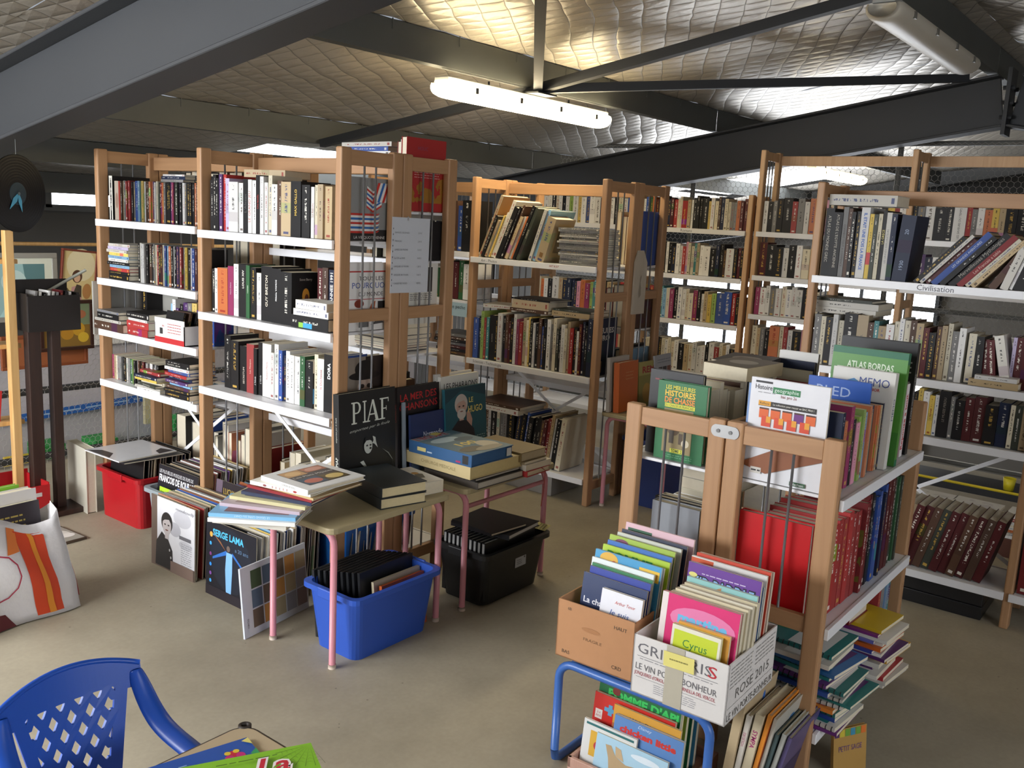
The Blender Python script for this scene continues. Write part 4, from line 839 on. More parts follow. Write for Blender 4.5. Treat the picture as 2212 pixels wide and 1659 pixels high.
row(CV, 1.02, 0.875, 0.98, 'uDDcd', 'worn hardback', 'the second civilisation shelf end', frm='near', hr=(0.19, 0.22), dr=(0.14, 0.16), hard=1.0, setback=0.05)
flat_stack((4.33, 1.42, 1.255), PI/2, [('f', 0.028, 0.33, 0.24), ('f', 0.028, 0.33, 0.24), ('x', 0.014, 0.28, 0.2)], 'bound volume', 'the second civilisation row pile', name='volume') 
flat_stack((4.31, 1.46, 1.022), PI/2, [('h', 0.034, 0.24, 0.17), ('f', 0.03, 0.22, 0.16)], 'old brown volume', 'the low pile beside the far post', name='volume') if False else None
flat_stack((4.22, 0.72, 1.023), PI/2, [('s', 0.028, 0.19, 0.14), ('w', 0.018, 0.16, 0.12)], 'small paperback', 'the pair lying on the second civilisation shelf', name='paperback')
row(CV, 0.772, 0.52, 0.98, 'kywywKeKDDKNcxs', 'leather-bound book', 'the third civilisation shelf', hr=(0.17, 0.205), dr=(0.14, 0.16), hard=1.0, seed=63, titles={5: ('LE MUSEE PERDU', '#8A8278', 0.010, 0.6)})
lean_run(CV, 0.17, 0.42, 0.24, [(c, 0.034, 0.295, 0.2) for c in 'hxsddhxddhdhd'], 'encyclopedia volume', 'the bottom civilisation shelf', name='encyclopedia_volume')
row(CV, 0.164, 1.03, 1.2, 'zdzd', 'register', 'the bottom shelf past the near post', frm='near', hr=(0.3, 0.34), dr=(0.22, 0.25), hard=1.0)
row(CV, 0.772, 1.03, 1.15, 'ksdx', 'register', 'the third shelf past the near post', frm='near', hr=(0.2, 0.22), dr=(0.15, 0.17), hard=1.0)
row(CV, 1.432, 1.03, 1.1, 'oc', 'register', 'the civilisation shelf past the near post', frm='near', hr=(0.2, 0.22), dr=(0.15, 0.17), hard=1.0)
# ---------------------------------------------------------------- posed books with cover and page block as parts
RX = lambda a: Matrix.Rotation(a, 4, 'X'); RY = lambda a: Matrix.Rotation(a, 4, 'Y'); RZ = lambda a: Matrix.Rotation(a, 4, 'Z'); TR = lambda *p: Matrix.Translation(p)
def stand_y(x, y, z, lean=0.0, yaw=0.0): return TR(x, y, z) @ RZ(yaw) @ RX(-lean) @ RZ(-PI/2)     # front cover towards -y, spine on the viewer's left
def stand_x(x, y, z, lean=0.0, yaw=0.0): return TR(x, y, z) @ RZ(yaw) @ RY(lean) @ RZ(PI)          # front cover towards -x
def flat_m(x, y, z, a, flip=False):
    """cover up; spine edge starts at (x, y) and runs along angle a"""
    ez = Vector((math.cos(a), math.sin(a), 0)); ex = Vector((0,0,1)); ey = ez.cross(ex)
    return Matrix(((ex.x, ey.x, ez.x, x), (ex.y, ey.y, ez.y, y), (ex.z, ey.z, ez.z, z), (0,0,0,1)))
def hero(name, mtx, t, h, d, col, label, cat='book', hard=True, group=None, edge='#D9CFB6', gloss=0.4):
    c = 0.003 if hard else 0.0009; c = min(c, t*0.2); ins = 0.004 if hard else 0.0006
    m = mat(col if col.startswith('#') else PAL[col], gloss, 0, 0.05, 20.0)
    mb = MB(); mb.box(0, t, 0, c, 0, h); mb.box(0, c, c, d, 0, h); mb.box(t - c, t, c, d, 0, h)
    o = mb.build(name, m); o.matrix_world = mtx
    MB().box(c, t - c, c, d - ins, ins, h - ins).build('page_block', mat(edge, 0.8, 0, 0.08, 90.0), o)
    return tag(o, label, cat, group)
def portrait(cx, cy, s, skin, hair, beard=None, coat=None):
    """a simple printed portrait bust"""
    e = []
    if coat: e.append(('p', [(cx - 2.2*s, cy - 4.2*s), (cx - 1.6*s, cy - 1.9*s), (cx - 0.5*s, cy - 1.3*s), (cx + 0.5*s, cy - 1.3*s), (cx + 1.6*s, cy - 1.9*s), (cx + 2.2*s, cy - 4.2*s)], coat))
    e += [('e', cx, cy + 0.35*s, 1.05*s, 1.15*s, hair), ('r', cx - 0.35*s, cy - 1.5*s, cx + 0.35*s, cy - 0.6*s, skin), ('e', cx, cy, 0.8*s, 1.05*s, skin)]
    e += [('p', [(cx - 0.85*s, cy + 0.3*s), (cx - 0.5*s, cy + 1.1*s), (cx + 0.6*s, cy + 1.2*s), (cx + 0.85*s, cy + 0.3*s), (cx + 0.4*s, cy + 0.75*s), (cx - 0.4*s, cy + 0.6*s)], hair)]
    e += [('e', cx - 0.33*s, cy + 0.1*s, 0.16*s, 0.09*s, '#2A2220'), ('e', cx + 0.33*s, cy + 0.1*s, 0.16*s, 0.09*s, '#2A2220'), ('e', cx, cy - 0.5*s, 0.28*s, 0.08*s, '#7A4A40')]
    if beard: e += [('e', cx, cy - 0.75*s, 0.72*s, 0.6*s, beard), ('e', cx, cy - 0.48*s, 0.25*s, 0.07*s, '#8A5A50')]
    return e
# ---------------------------------------------------------------- first table: albums, black volumes, singer book
H1T = 0.5355
alb = [('f', 0.018, 0.27, 0.23, PI/2 + 0.48, 1.985, 2.40, 'grey spiral album, bottom of the slipping album pile'), ('w', 0.014, 0.30, 0.24, PI/2 + 0.62, 2.02, 2.37, 'white album with a red corner low in the album pile'), ('a', 0.013, 0.30, 0.23, PI/2 + 0.62, 2.03, 2.38, 'bright blue album sliding off the table edge'), ('#BBA9B2', 0.012, 0.30, 0.24, PI/2 + 0.45, 2.03, 2.39, 'lilac album above the bright blue one'),
       ('#C6BF92', 0.012, 0.30, 0.24, PI/2 + 0.36, 2.04, 2.39, 'pale yellow album in the middle of the pile'), ('n', 0.012, 0.29, 0.24, PI/2 + 0.30, 2.05, 2.38, 'dark blue comic album in the middle of the pile'), ('z', 0.010, 0.30, 0.25, PI/2 + 0.16, 2.03, 2.38, 'red album with a brown picture under the white ones'), ('s', 0.008, 0.30, 0.25, PI/2 + 0.1, 2.02, 2.37, 'thin tan album third from the pile top')]
z = H1T
for i, (c, t, h, d, a_, x, y, lab) in enumerate(alb):
    o = hero('album', flat_m(x - 0.09*(a_ - PI/2)/0.6, y, z, a_), t, h, d, c, lab, group='albums piled on the first table'); z += t + 0.0005
    if i in (1, 2, 3, 4, 5, 6): right_cover(o, t, h, d, [('r', 0.1, 0.1, 0.9, 0.85, {1: '#8E8A94', 2: '#7A5A5E', 3: '#8A7278', 4: '#4A4450', 5: '#2E3566', 6: '#7A4A36'}[i]), ('e', 0.4, 0.5, 0.2, 0.2, '#C07A5A'), ('e', 0.65, 0.3, 0.15, 0.12, '#3A9AB8')])
    if i == 2: spine_title(o, t, h, 'LE GRAND LIVRE DU CHAT', '#CFE4F4', 0.007, 0.5)
o = hero('album', flat_m(2.005, 2.385, z, PI/2 + 0.20), 0.014, 0.27, 0.28, 'i', 'ivory album with red marks on its spine near the pile top', group='albums piled on the first table'); spine_print(o, 0.014, 0.27, [('e', 0.5, 0.25, 0.3, 0.03, '#A83A3A'), ('e', 0.5, 0.75, 0.3, 0.03, '#8A4A4A'), ('n', 0.2, 0.35, 0.8, 0.65, 5, '#B88A8A')]); z += 0.0145
o = hero('album', flat_m(1.985, 2.375, z, PI/2 + 0.02), 0.017, 0.25, 0.27, 'w', 'white cookery album with food pictures, topmost of the pile', group='albums piled on the first table')
right_cover(o, 0.017, 0.25, 0.27, [('r', 0.16, 0.16, 0.88, 0.88, '#5A5048'), ('r', 0.17, 0.62, 0.5, 0.87, '#C89A62'), ('e', 0.33, 0.74, 0.12, 0.09, '#E0B87A'), ('r', 0.52, 0.66, 0.87, 0.87, '#B87A5A'), ('e', 0.7, 0.76, 0.14, 0.08, '#D8A088'), ('r', 0.17, 0.17, 0.5, 0.46, '#4A5A68'), ('e', 0.34, 0.3, 0.14, 0.1, '#C8705A'), ('r', 0.52, 0.17, 0.87, 0.44, '#6A5A3A'), ('e', 0.7, 0.3, 0.14, 0.1, '#E0C47A'), ('t', 'Les Plats Mijotes', 0.52, 0.53, 0.055, '#E8E4DA', {'w': 0.66})])
spine_title(o, 0.017, 0.25, 'TOUS LES SECRETS', '#6A6A6A', 0.006, 0.4)
BLKC = '#23282A'
for k in range(2):
    hero('bound_volume', flat_m(2.302 + 0.004*k, 2.345, H1T + 0.0415*k, PI/2 - 0.24 + 0.02*k) , 0.041, 0.285, 0.20, BLKC, ('black bound volume lying under its twin beside the albums', 'black bound volume lying on its twin beside the albums')[k], group='pair of black bound volumes', edge='#CFC096')
o = hero('paperback', flat_m(2.535, 2.36, H1T, PI/2 - 0.16), 0.05, 0.22, 0.11, 'f', 'thick pale paperback with a bird cover beside the black volumes', hard=False)
right_cover(o, 0.05, 0.22, 0.11, [('r', 0, 0, 1, 1, '#D8D2C4'), ('p', [(0.3, 0.3), (0.55, 0.62), (0.8, 0.5), (0.6, 0.28)], '#5A5240'), ('e', 0.6, 0.6, 0.14, 0.07, '#B8863A')])
PX, PY = 2.365, 2.668
o = hero('singer_book', stand_y(PX, PY, H1T, 0.05), 0.032, 0.375, 0.305, '#1A1B1C', 'black singer biography with white title and portrait leaning on the end frame')
W_, H_ = 0.305, 0.375
def serif(ch, x, y, w, h, c):
    s = w * 0.2; q = h * 0.06; e = []
    def R(a, b, c2, d2): e.append(('r', x + a*w, y + b*h, x + c2*w, y + d2*h, c))
    if ch == 'I': R(0.38, 0, 0.62, 1); R(0.15, 0, 0.85, 0.06); R(0.15, 0.94, 0.85, 1)
    if ch == 'P':
        R(0.15, 0, 0.36, 1); R(0, 0, 0.55, 0.06); R(0, 0.94, 0.5, 1); R(0.3, 0.46, 0.6, 0.52); R(0.3, 0.94, 0.6, 1)
        e.append(('p', [(x + (0.55 + 0.42*math.sin(t2))*w, y + (0.73 + 0.27*math.cos(t2))*h) for t2 in [PI*k/8 for k in range(9)]] + [(x + (0.55 + 0.22*math.sin(t2))*w, y + (0.73 + 0.21*math.cos(t2))*h) for t2 in [PI*k/8 for k in range(8, -1, -1)]], c))
    if ch == 'A':
        e.append(('p', [(x, y), (x + 0.10*w, y), (x + 0.55*w, y + h), (x + 0.45*w, y + h)], c)); e.append(('p', [(x + 0.75*w, y), (x + w, y), (x + 0.58*w, y + h), (x + 0.42*w, y + h)], c)); R(0.2, 0.3, 0.8, 0.36); R(-0.08, 0, 0.25, 0.05); R(0.65, 0, 1.1, 0.05)
    if ch == 'F': R(0.15, 0, 0.36, 1); R(0, 0, 0.55, 0.06); R(0, 0.94, 0.95, 1); R(0.88, 0.8, 0.95, 1); R(0.3, 0.48, 0.72, 0.53); R(0.66, 0.4, 0.72, 0.62)
    return e
el = []
for ch, x, w in (('P', 0.21, 0.17), ('I', 0.39, 0.10), ('A', 0.48, 0.21), ('F', 0.71, 0.17)): el += serif(ch, x, 0.66, w, 0.235, '#DCE0D4')
el += [('t', 'emportee par la foule', 0.53, 0.60, 0.03, '#C8CCC2', {'w': 0.72, 'sh': 0.5, 'rot': 0.06}), ('e', 0.49, 0.40, 0.075, 0.085, '#C8CCC4'), ('p', [(0.41, 0.42), (0.44, 0.49), (0.53, 0.5), (0.57, 0.44), (0.52, 0.46), (0.46, 0.46)], '#1A1B1C'), ('e', 0.53, 0.37, 0.02, 0.012, '#1A1B1C'), ('e', 0.47, 0.405, 0.018, 0.01, '#1A1B1C'), ('e', 0.53, 0.405, 0.018, 0.01, '#1A1B1C'),
       ('p', [(0.56, 0.42), (0.6, 0.41), (0.66, 0.36), (0.63, 0.43), (0.62, 0.48), (0.57, 0.5), (0.585, 0.45)], '#C8CCC4'), ('p', [(0.34, 0.24), (0.40, 0.25), (0.44, 0.20), (0.50, 0.12), (0.47, 0.14), (0.40, 0.19)], '#C8CCC4'), ('p', [(0.74, 0.34), (0.86, 0.28), (0.93, 0.2), (0.95, 0.1), (0.93, 0.19), (0.85, 0.27)], '#8A8E88')]
right_cover(o, 0.032, H_, W_, el)
spine_title(o, 0.032, H_, 'PIAF', '#DCE0D4', 0.014, 0.28, True, 0.01); spine_title(o, 0.032, H_, 'emportee par la foule', '#B8BCB2', 0.008, 0.62, True, 0, None, 0.4)
# ---------------------------------------------------------------- second table: display books and stacks
o = hero('song_book', stand_y(2.70, 2.672, H1T, 0.055), 0.02, 0.36, 0.26, '#1E1A1C', 'black song book with red hand-drawn capitals')
right_cover(o, 0.02, 0.36, 0.26, [('t', 'LA MER DES', 0.5, 0.88, 0.085, '#B5292C', {'w': 0.86, 'b': 0.01, 'rot': 0.02}), ('t', 'CHANSONS', 0.5, 0.765, 0.085, '#B5292C', {'w': 0.9, 'b': 0.01, 'rot': 0.02})]); spine_title(o, 0.02, 0.36, 'CHANSONS', '#8A2A2C', 0.010, 0.7)
o = hero('panorama_book', stand_y(2.745, 2.628, H1T, 0.07), 0.012, 0.245, 0.30, '#25335E', 'dark blue coastal panorama book standing before the song book')
right_cover(o, 0.012, 0.245, 0.30, [('r', 0, 0, 1, 0.45, '#33508A'), ('p', [(0, 0), (1, 0), (1, 0.2), (0.6, 0.28), (0.2, 0.15), (0, 0.3)], '#5A6A80'), ('t', 'Normandie', 0.46, 0.62, 0.10, '#DDE2EC', {'w': 0.4}), ('t', 'Horizons panoramiques', 0.6, 0.48, 0.045, '#B8C4D8', {'w': 0.42})])
o = hero('slim_board', stand_y(2.715, 2.642, H1T, 0.06), 0.006, 0.30, 0.02, '#8E9AA4', 'pale slim board edge between the song and panorama books'); 
o = hero('history_magazine', stand_y(2.985, 2.685, H1T, 0.05), 0.018, 0.375, 0.26, '#E2E0D8', 'white ancient history magazine with serif title, behind the poet book', hard=False)
right_cover(o, 0.018, 0.375, 0.26, [('t', 'LES PHARAONS', 0.52, 0.875, 0.075, '#2A2826', {'w': 0.88, 'b': 0.005}), ('e', 0.5, 0.72, 0.36, 0.07, '#2A2A2A'), ('r', 0.1, 0.1, 0.9, 0.68, '#6A6458')]); spine_title(o, 0.018, 0.375, 'LES PHARAONS', '#3A3834', 0.010, 0.6)
hero('history_magazine', stand_y(2.97, 2.70, H1T, 0.05), 0.012, 0.385, 0.25, '#DAD8D2', 'white magazine edge behind the ancient history one', hard=False)
o = hero('poet_book', stand_y(2.955, 2.625, 0.60, 0.09, 0.02) @ RX(0.0), 0.016, 0.265, 0.285, '#1F5A66', 'teal poet album with a bearded portrait and yellow title')
el = [('r', 0, 0, 1, 1, '#1F5560'), ('p', [(0, 0.75), (0.4, 0.95), (1, 0.8), (1, 1), (0, 1)], '#173E4A'), ('p', [(0.02, 0.0), (0.12, 0.3), (0.3, 0.45), (0.52, 0.42), (0.68, 0.25), (0.72, 0.0)], '#221E22')]
el += portrait(0.38, 0.66, 0.15, '#C9A596', '#C8C0B8', '#D2CAC2') + [('p', [(0.5, 0.42), (0.62, 0.3), (0.64, 0.42), (0.56, 0.62), (0.5, 0.55)], '#C29A8A'), ('t', 'LE', 0.62, 0.76, 0.085, '#E3D47A', {'b': 0.02}), ('t', 'HUGO', 0.72, 0.60, 0.11, '#E3D47A', {'b': 0.02, 'w': 0.36}), ('n', 0.74, 0.06, 0.95, 0.14, 2, '#9AB8BC')]
right_cover(o, 0.016, 0.265, 0.285, el)
def stackbook(x, y, z, a, t, h, d, col, lab, **k): return hero(k.pop('name', 'book'), flat_m(x, y, z, a), t, h, d, col, lab, **k)
A2 = PI/2 - 0.02
zz = H1T
o = stackbook(2.76, 2.262, zz, A2, 0.030, 0.30, 0.30, '#4A443E', 'grey war album, bottom of the first stack', edge='#B8B2A4'); zz += 0.031
o = stackbook(2.755, 2.272, zz, A2, 0.014, 0.29, 0.29, '#1C1A1A', 'black album with white year on its spine', edge='#B8B2A4'); spine_title(o, 0.014, 0.29, '1944', '#D8D4CC', 0.009, 0.2, False, 0.02); zz += 0.0145
o = stackbook(2.725, 2.275, zz, A2 - 0.02, 0.052, 0.40, 0.34, '#C2B083', 'thick cream medical volume under the blue box', edge='#C8B47E'); spine_title(o, 0.052, 0.40, 'CHIRURGIE MEDICALE', '#8A7A52', 0.014, 0.45, False); zz += 0.053
o = stackbook(2.722, 2.268, zz, A2 + 0.02, 0.05, 0.345, 0.268, '#2F5680', 'thick blue sports yearbook on top of the first stack', edge='#2F5680')
right_cover(o, 0.05, 0.345, 0.268, [('r', 0, 0, 1, 1, '#55707E'), ('r', 0.0, 0.86, 0.78, 0.985, '#8FA2AA'), ('t', "L'EQUIPE", 0.4, 0.925, 0.10, '#A8262C', {'b': 0.03, 'w': 0.72}), ('e', 0.4, 0.7, 0.3, 0.1, '#9AB0BC'), ('e', 0.7, 0.6, 0.2, 0.08, '#3C5260'), ('t', '100', 0.5, 0.42, 0.13, '#D2BE6A', {'b': 0.03, 'w': 0.42}), ('e', 0.3, 0.2, 0.25, 0.1, '#5A5448'), ('e', 0.75, 0.25, 0.18, 0.16, '#B5AD98'), ('e', 0.6, 0.12, 0.3, 0.08, '#8E8672')])
art(o, MX((0, 0, 0), (1,0,0), (0,0,1)), 0.05, 0.345, [('r', 0.15, 0.05, 0.85, 0.14, '#262626'), ('r', 0.15, 0.17, 0.3, 0.24, '#A02A5A'), ('r', 0.3, 0.72, 0.62, 0.86, '#C8BA7A'), ('r', 0.3, 0.62, 0.42, 0.70, '#A8B8C8')], 'spine_print')
art(o, MX((0, 0.268, 0), (0,0,1), (1,0,0)), 0.345, 0.05, [('r', 0.0, 0, 0.001, 0.01, '#2F5680')], 'edge_print')
bp = MB().box(0.008, 0.042, 0.225, 0.255, -0.0006, 0.0).build('barcode_sticker', mat('#C8C8C4', 0.6), o)
stk = MB().box(0, 0.05, 0, 0.035, 0, 0.0006).build('sticky_note', mat('#C9BE6A', 0.7)); stk.matrix_world = TR(2.86, 2.585, zz + 0.0512) @ RZ(0.3); tag(stk, 'small yellow sticky note on the blue yearbook', 'note')
zz = H1T
o = stackbook(3.055, 2.235, zz, A2 + 0.04, 0.026, 0.25, 0.17, '#A82A2C', 'red hardback, bottom of the second stack', edge='#CFBFA0'); zz += 0.027
rb = MB().tube([(3.16, 2.245, zz), (3.158, 2.215, zz - 0.01), (3.15, 2.212, zz - 0.1), (3.145, 2.218, zz - 0.17)], 0.002, 5).build('ribbon_marker', mat('#8A2A22', 0.7), smooth=True); rb.parent = o; rb.matrix_parent_inverse = o.matrix_world.inverted()
stackbook(3.05, 2.24, zz, A2, 0.026, 0.27, 0.18, '#D8D0C2', 'white paperback in the middle of the second stack', edge='#D8CCB4', hard=False); zz += 0.027
stackbook(3.045, 2.245, zz, A2 + 0.02, 0.012, 0.26, 0.16, '#9A8A6A', 'thin tan booklet in the second stack', hard=False); zz += 0.013
o = stackbook(3.03, 2.252, zz, A2, 0.04, 0.29, 0.175, '#7E6A44', 'old tan cloth volume, topmost of the second stack', edge='#B8A888')
# ---------------------------------------------------------------- third table: orange book, comics
T3 = 0.5605
o = hero('hardback', stand_y(4.42, 2.655, T3, 0.05, 0.03), 0.035, 0.285, 0.22, '#C0602A', 'orange hardback standing on the table by the art bookcase')
right_cover(o, 0.035, 0.285, 0.22, [('n', 0.35, 0.62, 0.75, 0.82, 3, '#C88A5A')])
hero('hardback', stand_y(4.40, 2.69, T3, 0.05, 0.03), 0.02, 0.31, 0.22, '#B8B2A8', 'grey hardback behind the orange one')
o = hero('comic_book', stand_y(4.665, 2.64, T3, 0.08, -0.02), 0.01, 0.265, 0.20, '#8A8248', 'old comic with red arched title beside the orange hardback', hard=False)
right_cover(o, 0.01, 0.265, 0.20, [('r', 0, 0, 1, 1, '#8A8040'), ('r', 0, 0.7, 1, 1, '#A89C5A'), ('t', 'REMI', 0.6, 0.82, 0.14, '#A02A2A', {'b': 0.03, 'w': 0.78}), ('e', 0.45, 0.3, 0.25, 0.22, '#B08A3A'), ('e', 0.75, 0.3, 0.12, 0.2, '#2E4A86')])
o = hero('photo_guide', stand_y(4.835, 2.625, T3, 0.10, 0.05), 0.014, 0.29, 0.22, '#A9ACB2', 'pale grey guide with a grid of landscape photos')
el = [('n', 0.15, 0.82, 0.95, 0.93, 2, '#7A7E86')]
for i in range(3):
    for j in range(3): el.append(('r', 0.2 + i*0.26, 0.54 - j*0.24, 0.43 + i*0.26, 0.75 - j*0.24, ('#3C3A3A', '#4A68A8', '#8A7A5A', '#2E2C30', '#5A78B8', '#6A6A5A', '#7A4A3A', '#4A4640', '#6A88B8')[i*3 + j]))
right_cover(o, 0.014, 0.29, 0.22, el)
zz = T3
for k, (c, t, lab) in enumerate((('#A9A49C', 0.03, 'grey volume at the bottom of the pile before the orange book'), ('#2A2624', 0.018, 'black paperback in the pile before the orange book'), ('#C2A42E', 0.03, 'yellow reference book in the pile before the orange book'), ('#C9C2B4', 0.012, 'white thriller with black lettering on the yellow book'), ('#8E8A84', 0.014, 'thin grey booklet topping that pile'))):
    o = hero('book', flat_m(4.50 + 0.012*k, 2.30 + 0.004*k, zz, PI - 0.03 + 0.02*k) @ TR(0, -0.0, -0.22), t, 0.24 - 0.01*k, 0.17, c, lab, hard=k % 2 == 0); zz += t + 0.0006
    if k == 3: spine_title(o, t, 0.21, 'TOM WOLF', '#2A2A2A', 0.007, 0.5)
for k, (c, lab) in enumerate((('#8A857E', 'grey magazine lying open-edged on the third table'), ('#A49E94', 'pale magazine lying on the grey one'))):
    hero('magazine', flat_m(4.98, 2.34 + 0.01*k, T3 + 0.013*k, PI) @ TR(0, 0, 0.0), 0.012, 0.24, 0.2, c, lab, hard=False)

# ---------------------------------------------------------------- plastic tubs
def tub(label, x0, x1, y0, y1, h, m, taper=0.03, rim=0.022, name='plastic_tub', feet=False, handles=True, group=None, rot=0.0, lipr=0.012):
    cx, cy = (x0 + x1)/2, (y0 + y1)/2; W, D = (x1 - x0)/2, (y1 - y0)/2
    e = empty(name, (cx, cy, 0), rot, label, 'tub', group)
    def ring(w, d, z, r=0.035, n=4):
        pts = []
        for sx, sy, a0 in ((1,1,0),(-1,1,PI/2),(-1,-1,PI),(1,-1,1.5*PI)):
            for k in range(n + 1):
                a = a0 + PI/2*k/n; pts.append((sx*(w - r) + r*math.cos(a), sy*(d - r) + r*math.sin(a), z))
        return pts
    mb = MB(); z0 = 0.012 if feet else 0.0; th = 0.004
    rings = [ring(W - taper, D - taper, z0), ring(W - 0.006, D - 0.006, h - rim), ring(W + lipr, D + lipr, h - rim + 0.002), ring(W + lipr, D + lipr, h), ring(W - 0.008, D - 0.008, h), ring(W - taper - th, D - taper - th, z0 + 0.006)]
    n = len(rings[0]); vs = [p for r in rings for p in r]; fs = []
    for i in range(len(rings) - 1):
        for k in range(n): fs.append((i*n + k, i*n + (k+1) % n, (i+1)*n + (k+1) % n, (i+1)*n + k))
    fs.append(tuple(range(n))[::-1]); fs.append(tuple(range((len(rings)-1)*n, len(rings)*n)))
    mb.add(vs, fs); mb.build('body', m, e, bevel=0.0)
    if handles:
        for s in (-1, 1):
            hb = MB(); hb.box(s*(W + lipr) - 0.006, s*(W + lipr) + 0.006, -D*0.35, D*0.35, h - rim - 0.012, h + 0.004); hb.build('handle', m, e, bevel=0.004)
    if feet:
        for sx in (-1, 1):
            for sy in (-1, 1): MB().lathe([(0.0, 0), (0.03, 0), (0.036, 0.014), (0, 0.014)], 12).xf(TR(sx*(W - taper - 0.05), sy*(D - taper - 0.05), 0)).build('foot', m, e, smooth=True)
    return e
BLUEP = mat('#2C55B5', 0.38, 0, 0.04, 5.0); REDP = mat('#A81820', 0.35, 0, 0.05, 5.0); BLACKP = mat('#141414', 0.45, 0, 0.05, 8.0)
def clearmat():
    m, nt, b = newmat('frosted_clear_plastic')
    b.inputs['Base Color'].default_value = hexc('#C8D4DA'); b.inputs['Roughness'].default_value = 0.45; b.inputs['Transmission Weight'].default_value = 0.55; b.inputs['IOR'].default_value = 1.2
    return m
tub('bright blue plastic tub of black albums under the first table', 2.125, 2.565, 2.275, 2.555, 0.255, BLUEP)
tub('black plastic tub with albums stacked under the second table', 2.80, 3.245, 2.235, 2.52, 0.25, BLACKP, feet=True)
tub('blue plastic tub of records under the history shelves', 2.50, 2.93, 2.765, 3.12, 0.30, mat('#1F5FA8', 0.38, 0, 0.04, 5.0))
tub('red plastic crate of records beside the dark wooden stand', 2.345, 2.70, 4.075, 4.462, 0.26, REDP, taper=0.012)
tub('frosted clear tub of records next to the red crate', 2.365, 2.74, 3.66, 4.05, 0.235, clearmat(), taper=0.02)
tub('navy plastic tub beneath the table of the orange hardback', 4.56, 4.98, 2.38, 2.66, 0.40, mat('#24366E', 0.45), taper=0.03)
# albums inside the bright blue tub
for k in range(9):
    hero('album', stand_y(2.165 + 0.012*k, 2.535 - 0.018*k, 0.02, 0.10, 0.05), 0.012, 0.262, 0.30, '#191A1C', 'black spiral-bound album, %s from the back of the bright blue tub' % ORD[k], group='black albums in the blue tub', edge='#A8A49C')
hero('album', stand_y(2.30, 2.355, 0.02, 0.12), 0.012, 0.225, 0.25, '#B5A98E', 'patterned album with green flowers in front of the black ones', edge='#C8C0B0')
hero('album', stand_y(2.32, 2.335, 0.02, 0.12), 0.014, 0.21, 0.23, '#B5562A', 'orange-brown album at the front of the bright blue tub')
# albums in and on the black tub
for k in range(10):
    o = hero('album', TR(2.832, 2.497 - 0.0235*k, 0.03) @ RZ(-PI/2), 0.020, 0.258, 0.345, '#131314', 'black album with white page edge, %s from the back of the black tub' % ORD[k], group='black albums in the black tub', edge='#C9C7C2')
    spine_print(o, 0.02, 0.258, [('r', 0.2, 0.80, 0.75, 0.985, '#B8B8B4')])
o = hero('album', flat_m(2.93, 2.22, 0.2895, PI/2 + 0.1), 0.022, 0.30, 0.25, '#17161A', 'black photo album with a framed picture lying on the black tub', edge='#C9C7C2'); right_cover(o, 0.022, 0.30, 0.25, [('r', 0.25, 0.3, 0.75, 0.75, '#2E2622'), ('e', 0.5, 0.5, 0.18, 0.12, '#5A4A3E')])
hero('album', flat_m(2.86, 2.26, 0.3125, PI/2 - 0.1), 0.014, 0.24, 0.22, '#1A191B', 'thin black album topping the black tub')
n_ = MB().box(0, 0.085, 0, 0.06, 0, 0.0008).build('sticky_note', mat('#CFC98A', 0.7)); n_.matrix_world = TR(3.225, 2.245, 0.2525) @ RZ(0.3) @ RX(0.12); tag(n_, 'yellow handwritten note taped on the black tub rim', 'note')
art(n_, TR(0, 0, 0.0008), 0.085, 0.06, [('n', 0.1, 0.15, 0.9, 0.8, 3, '#6A6448')], 'lettering')
st_ = MB().box(0, 0.075, -0.001, 0, 0, 0.05).build('price_sticker', mat('#A9ACB0', 0.6)); st_.matrix_world = TR(3.02, 2.2475, 0.135); tag(st_, 'white barcode sticker on the black tub', 'sticker')
art(st_, MX((0, -0.001, 0), (1,0,0), (0,0,1)), 0.075, 0.05, [('n', 0.15, 0.2, 0.6, 0.7, 3, '#3A3A3A'), ('e', 0.85, 0.75, 0.06, 0.09, '#3A3A3A')], 'lettering')
# ---------------------------------------------------------------- records standing on the floor and in the crates
LPN = 'record_sleeve'
def records(x0, x1, y, z, codes, lab, group, lean=0.10, h=0.318, seed=1, first=True):
    r = random.Random(seed); n = len(codes)
    for k, c in enumerate(codes):
        x = x0 + (x1 - x0) * k / max(1, n - 1)
        m = stand_x(x + 0.0055, y + r.uniform(-0.008, 0.008), z, lean + r.uniform(-0.01, 0.01), r.uniform(-0.03, 0.03))
        book(LPN, m, 0.005, h + r.uniform(-0.006, 0.004), 0.318, c, '%s record sleeve, %s from the front of %s' % (CNAME[c], ordw(k), lab), 'record', group, False)
def front_record(x, y, z, lean, col, label, el, h=0.325, w=0.335, plastic=True, yaw=0.0):
    o = hero(LPN, stand_x(x + 0.006, y, z, lean, yaw), 0.006, h, w, col, label, 'record', hard=False)
    right_cover(o, 0.006, h, w, el); return o
el = [('r', 0, 0, 1, 1, '#6A5A50'), ('r', 0.14, 0.16, 1.0, 1.0, '#DCDCE0'), ('e', 0.72, 0.8, 0.2, 0.12, '#C2C2C8'), ('e', 0.55, 0.62, 0.14, 0.1, '#B5B5BC'), ('e', 0.8, 0.45, 0.15, 0.06, '#C5C5CB')]
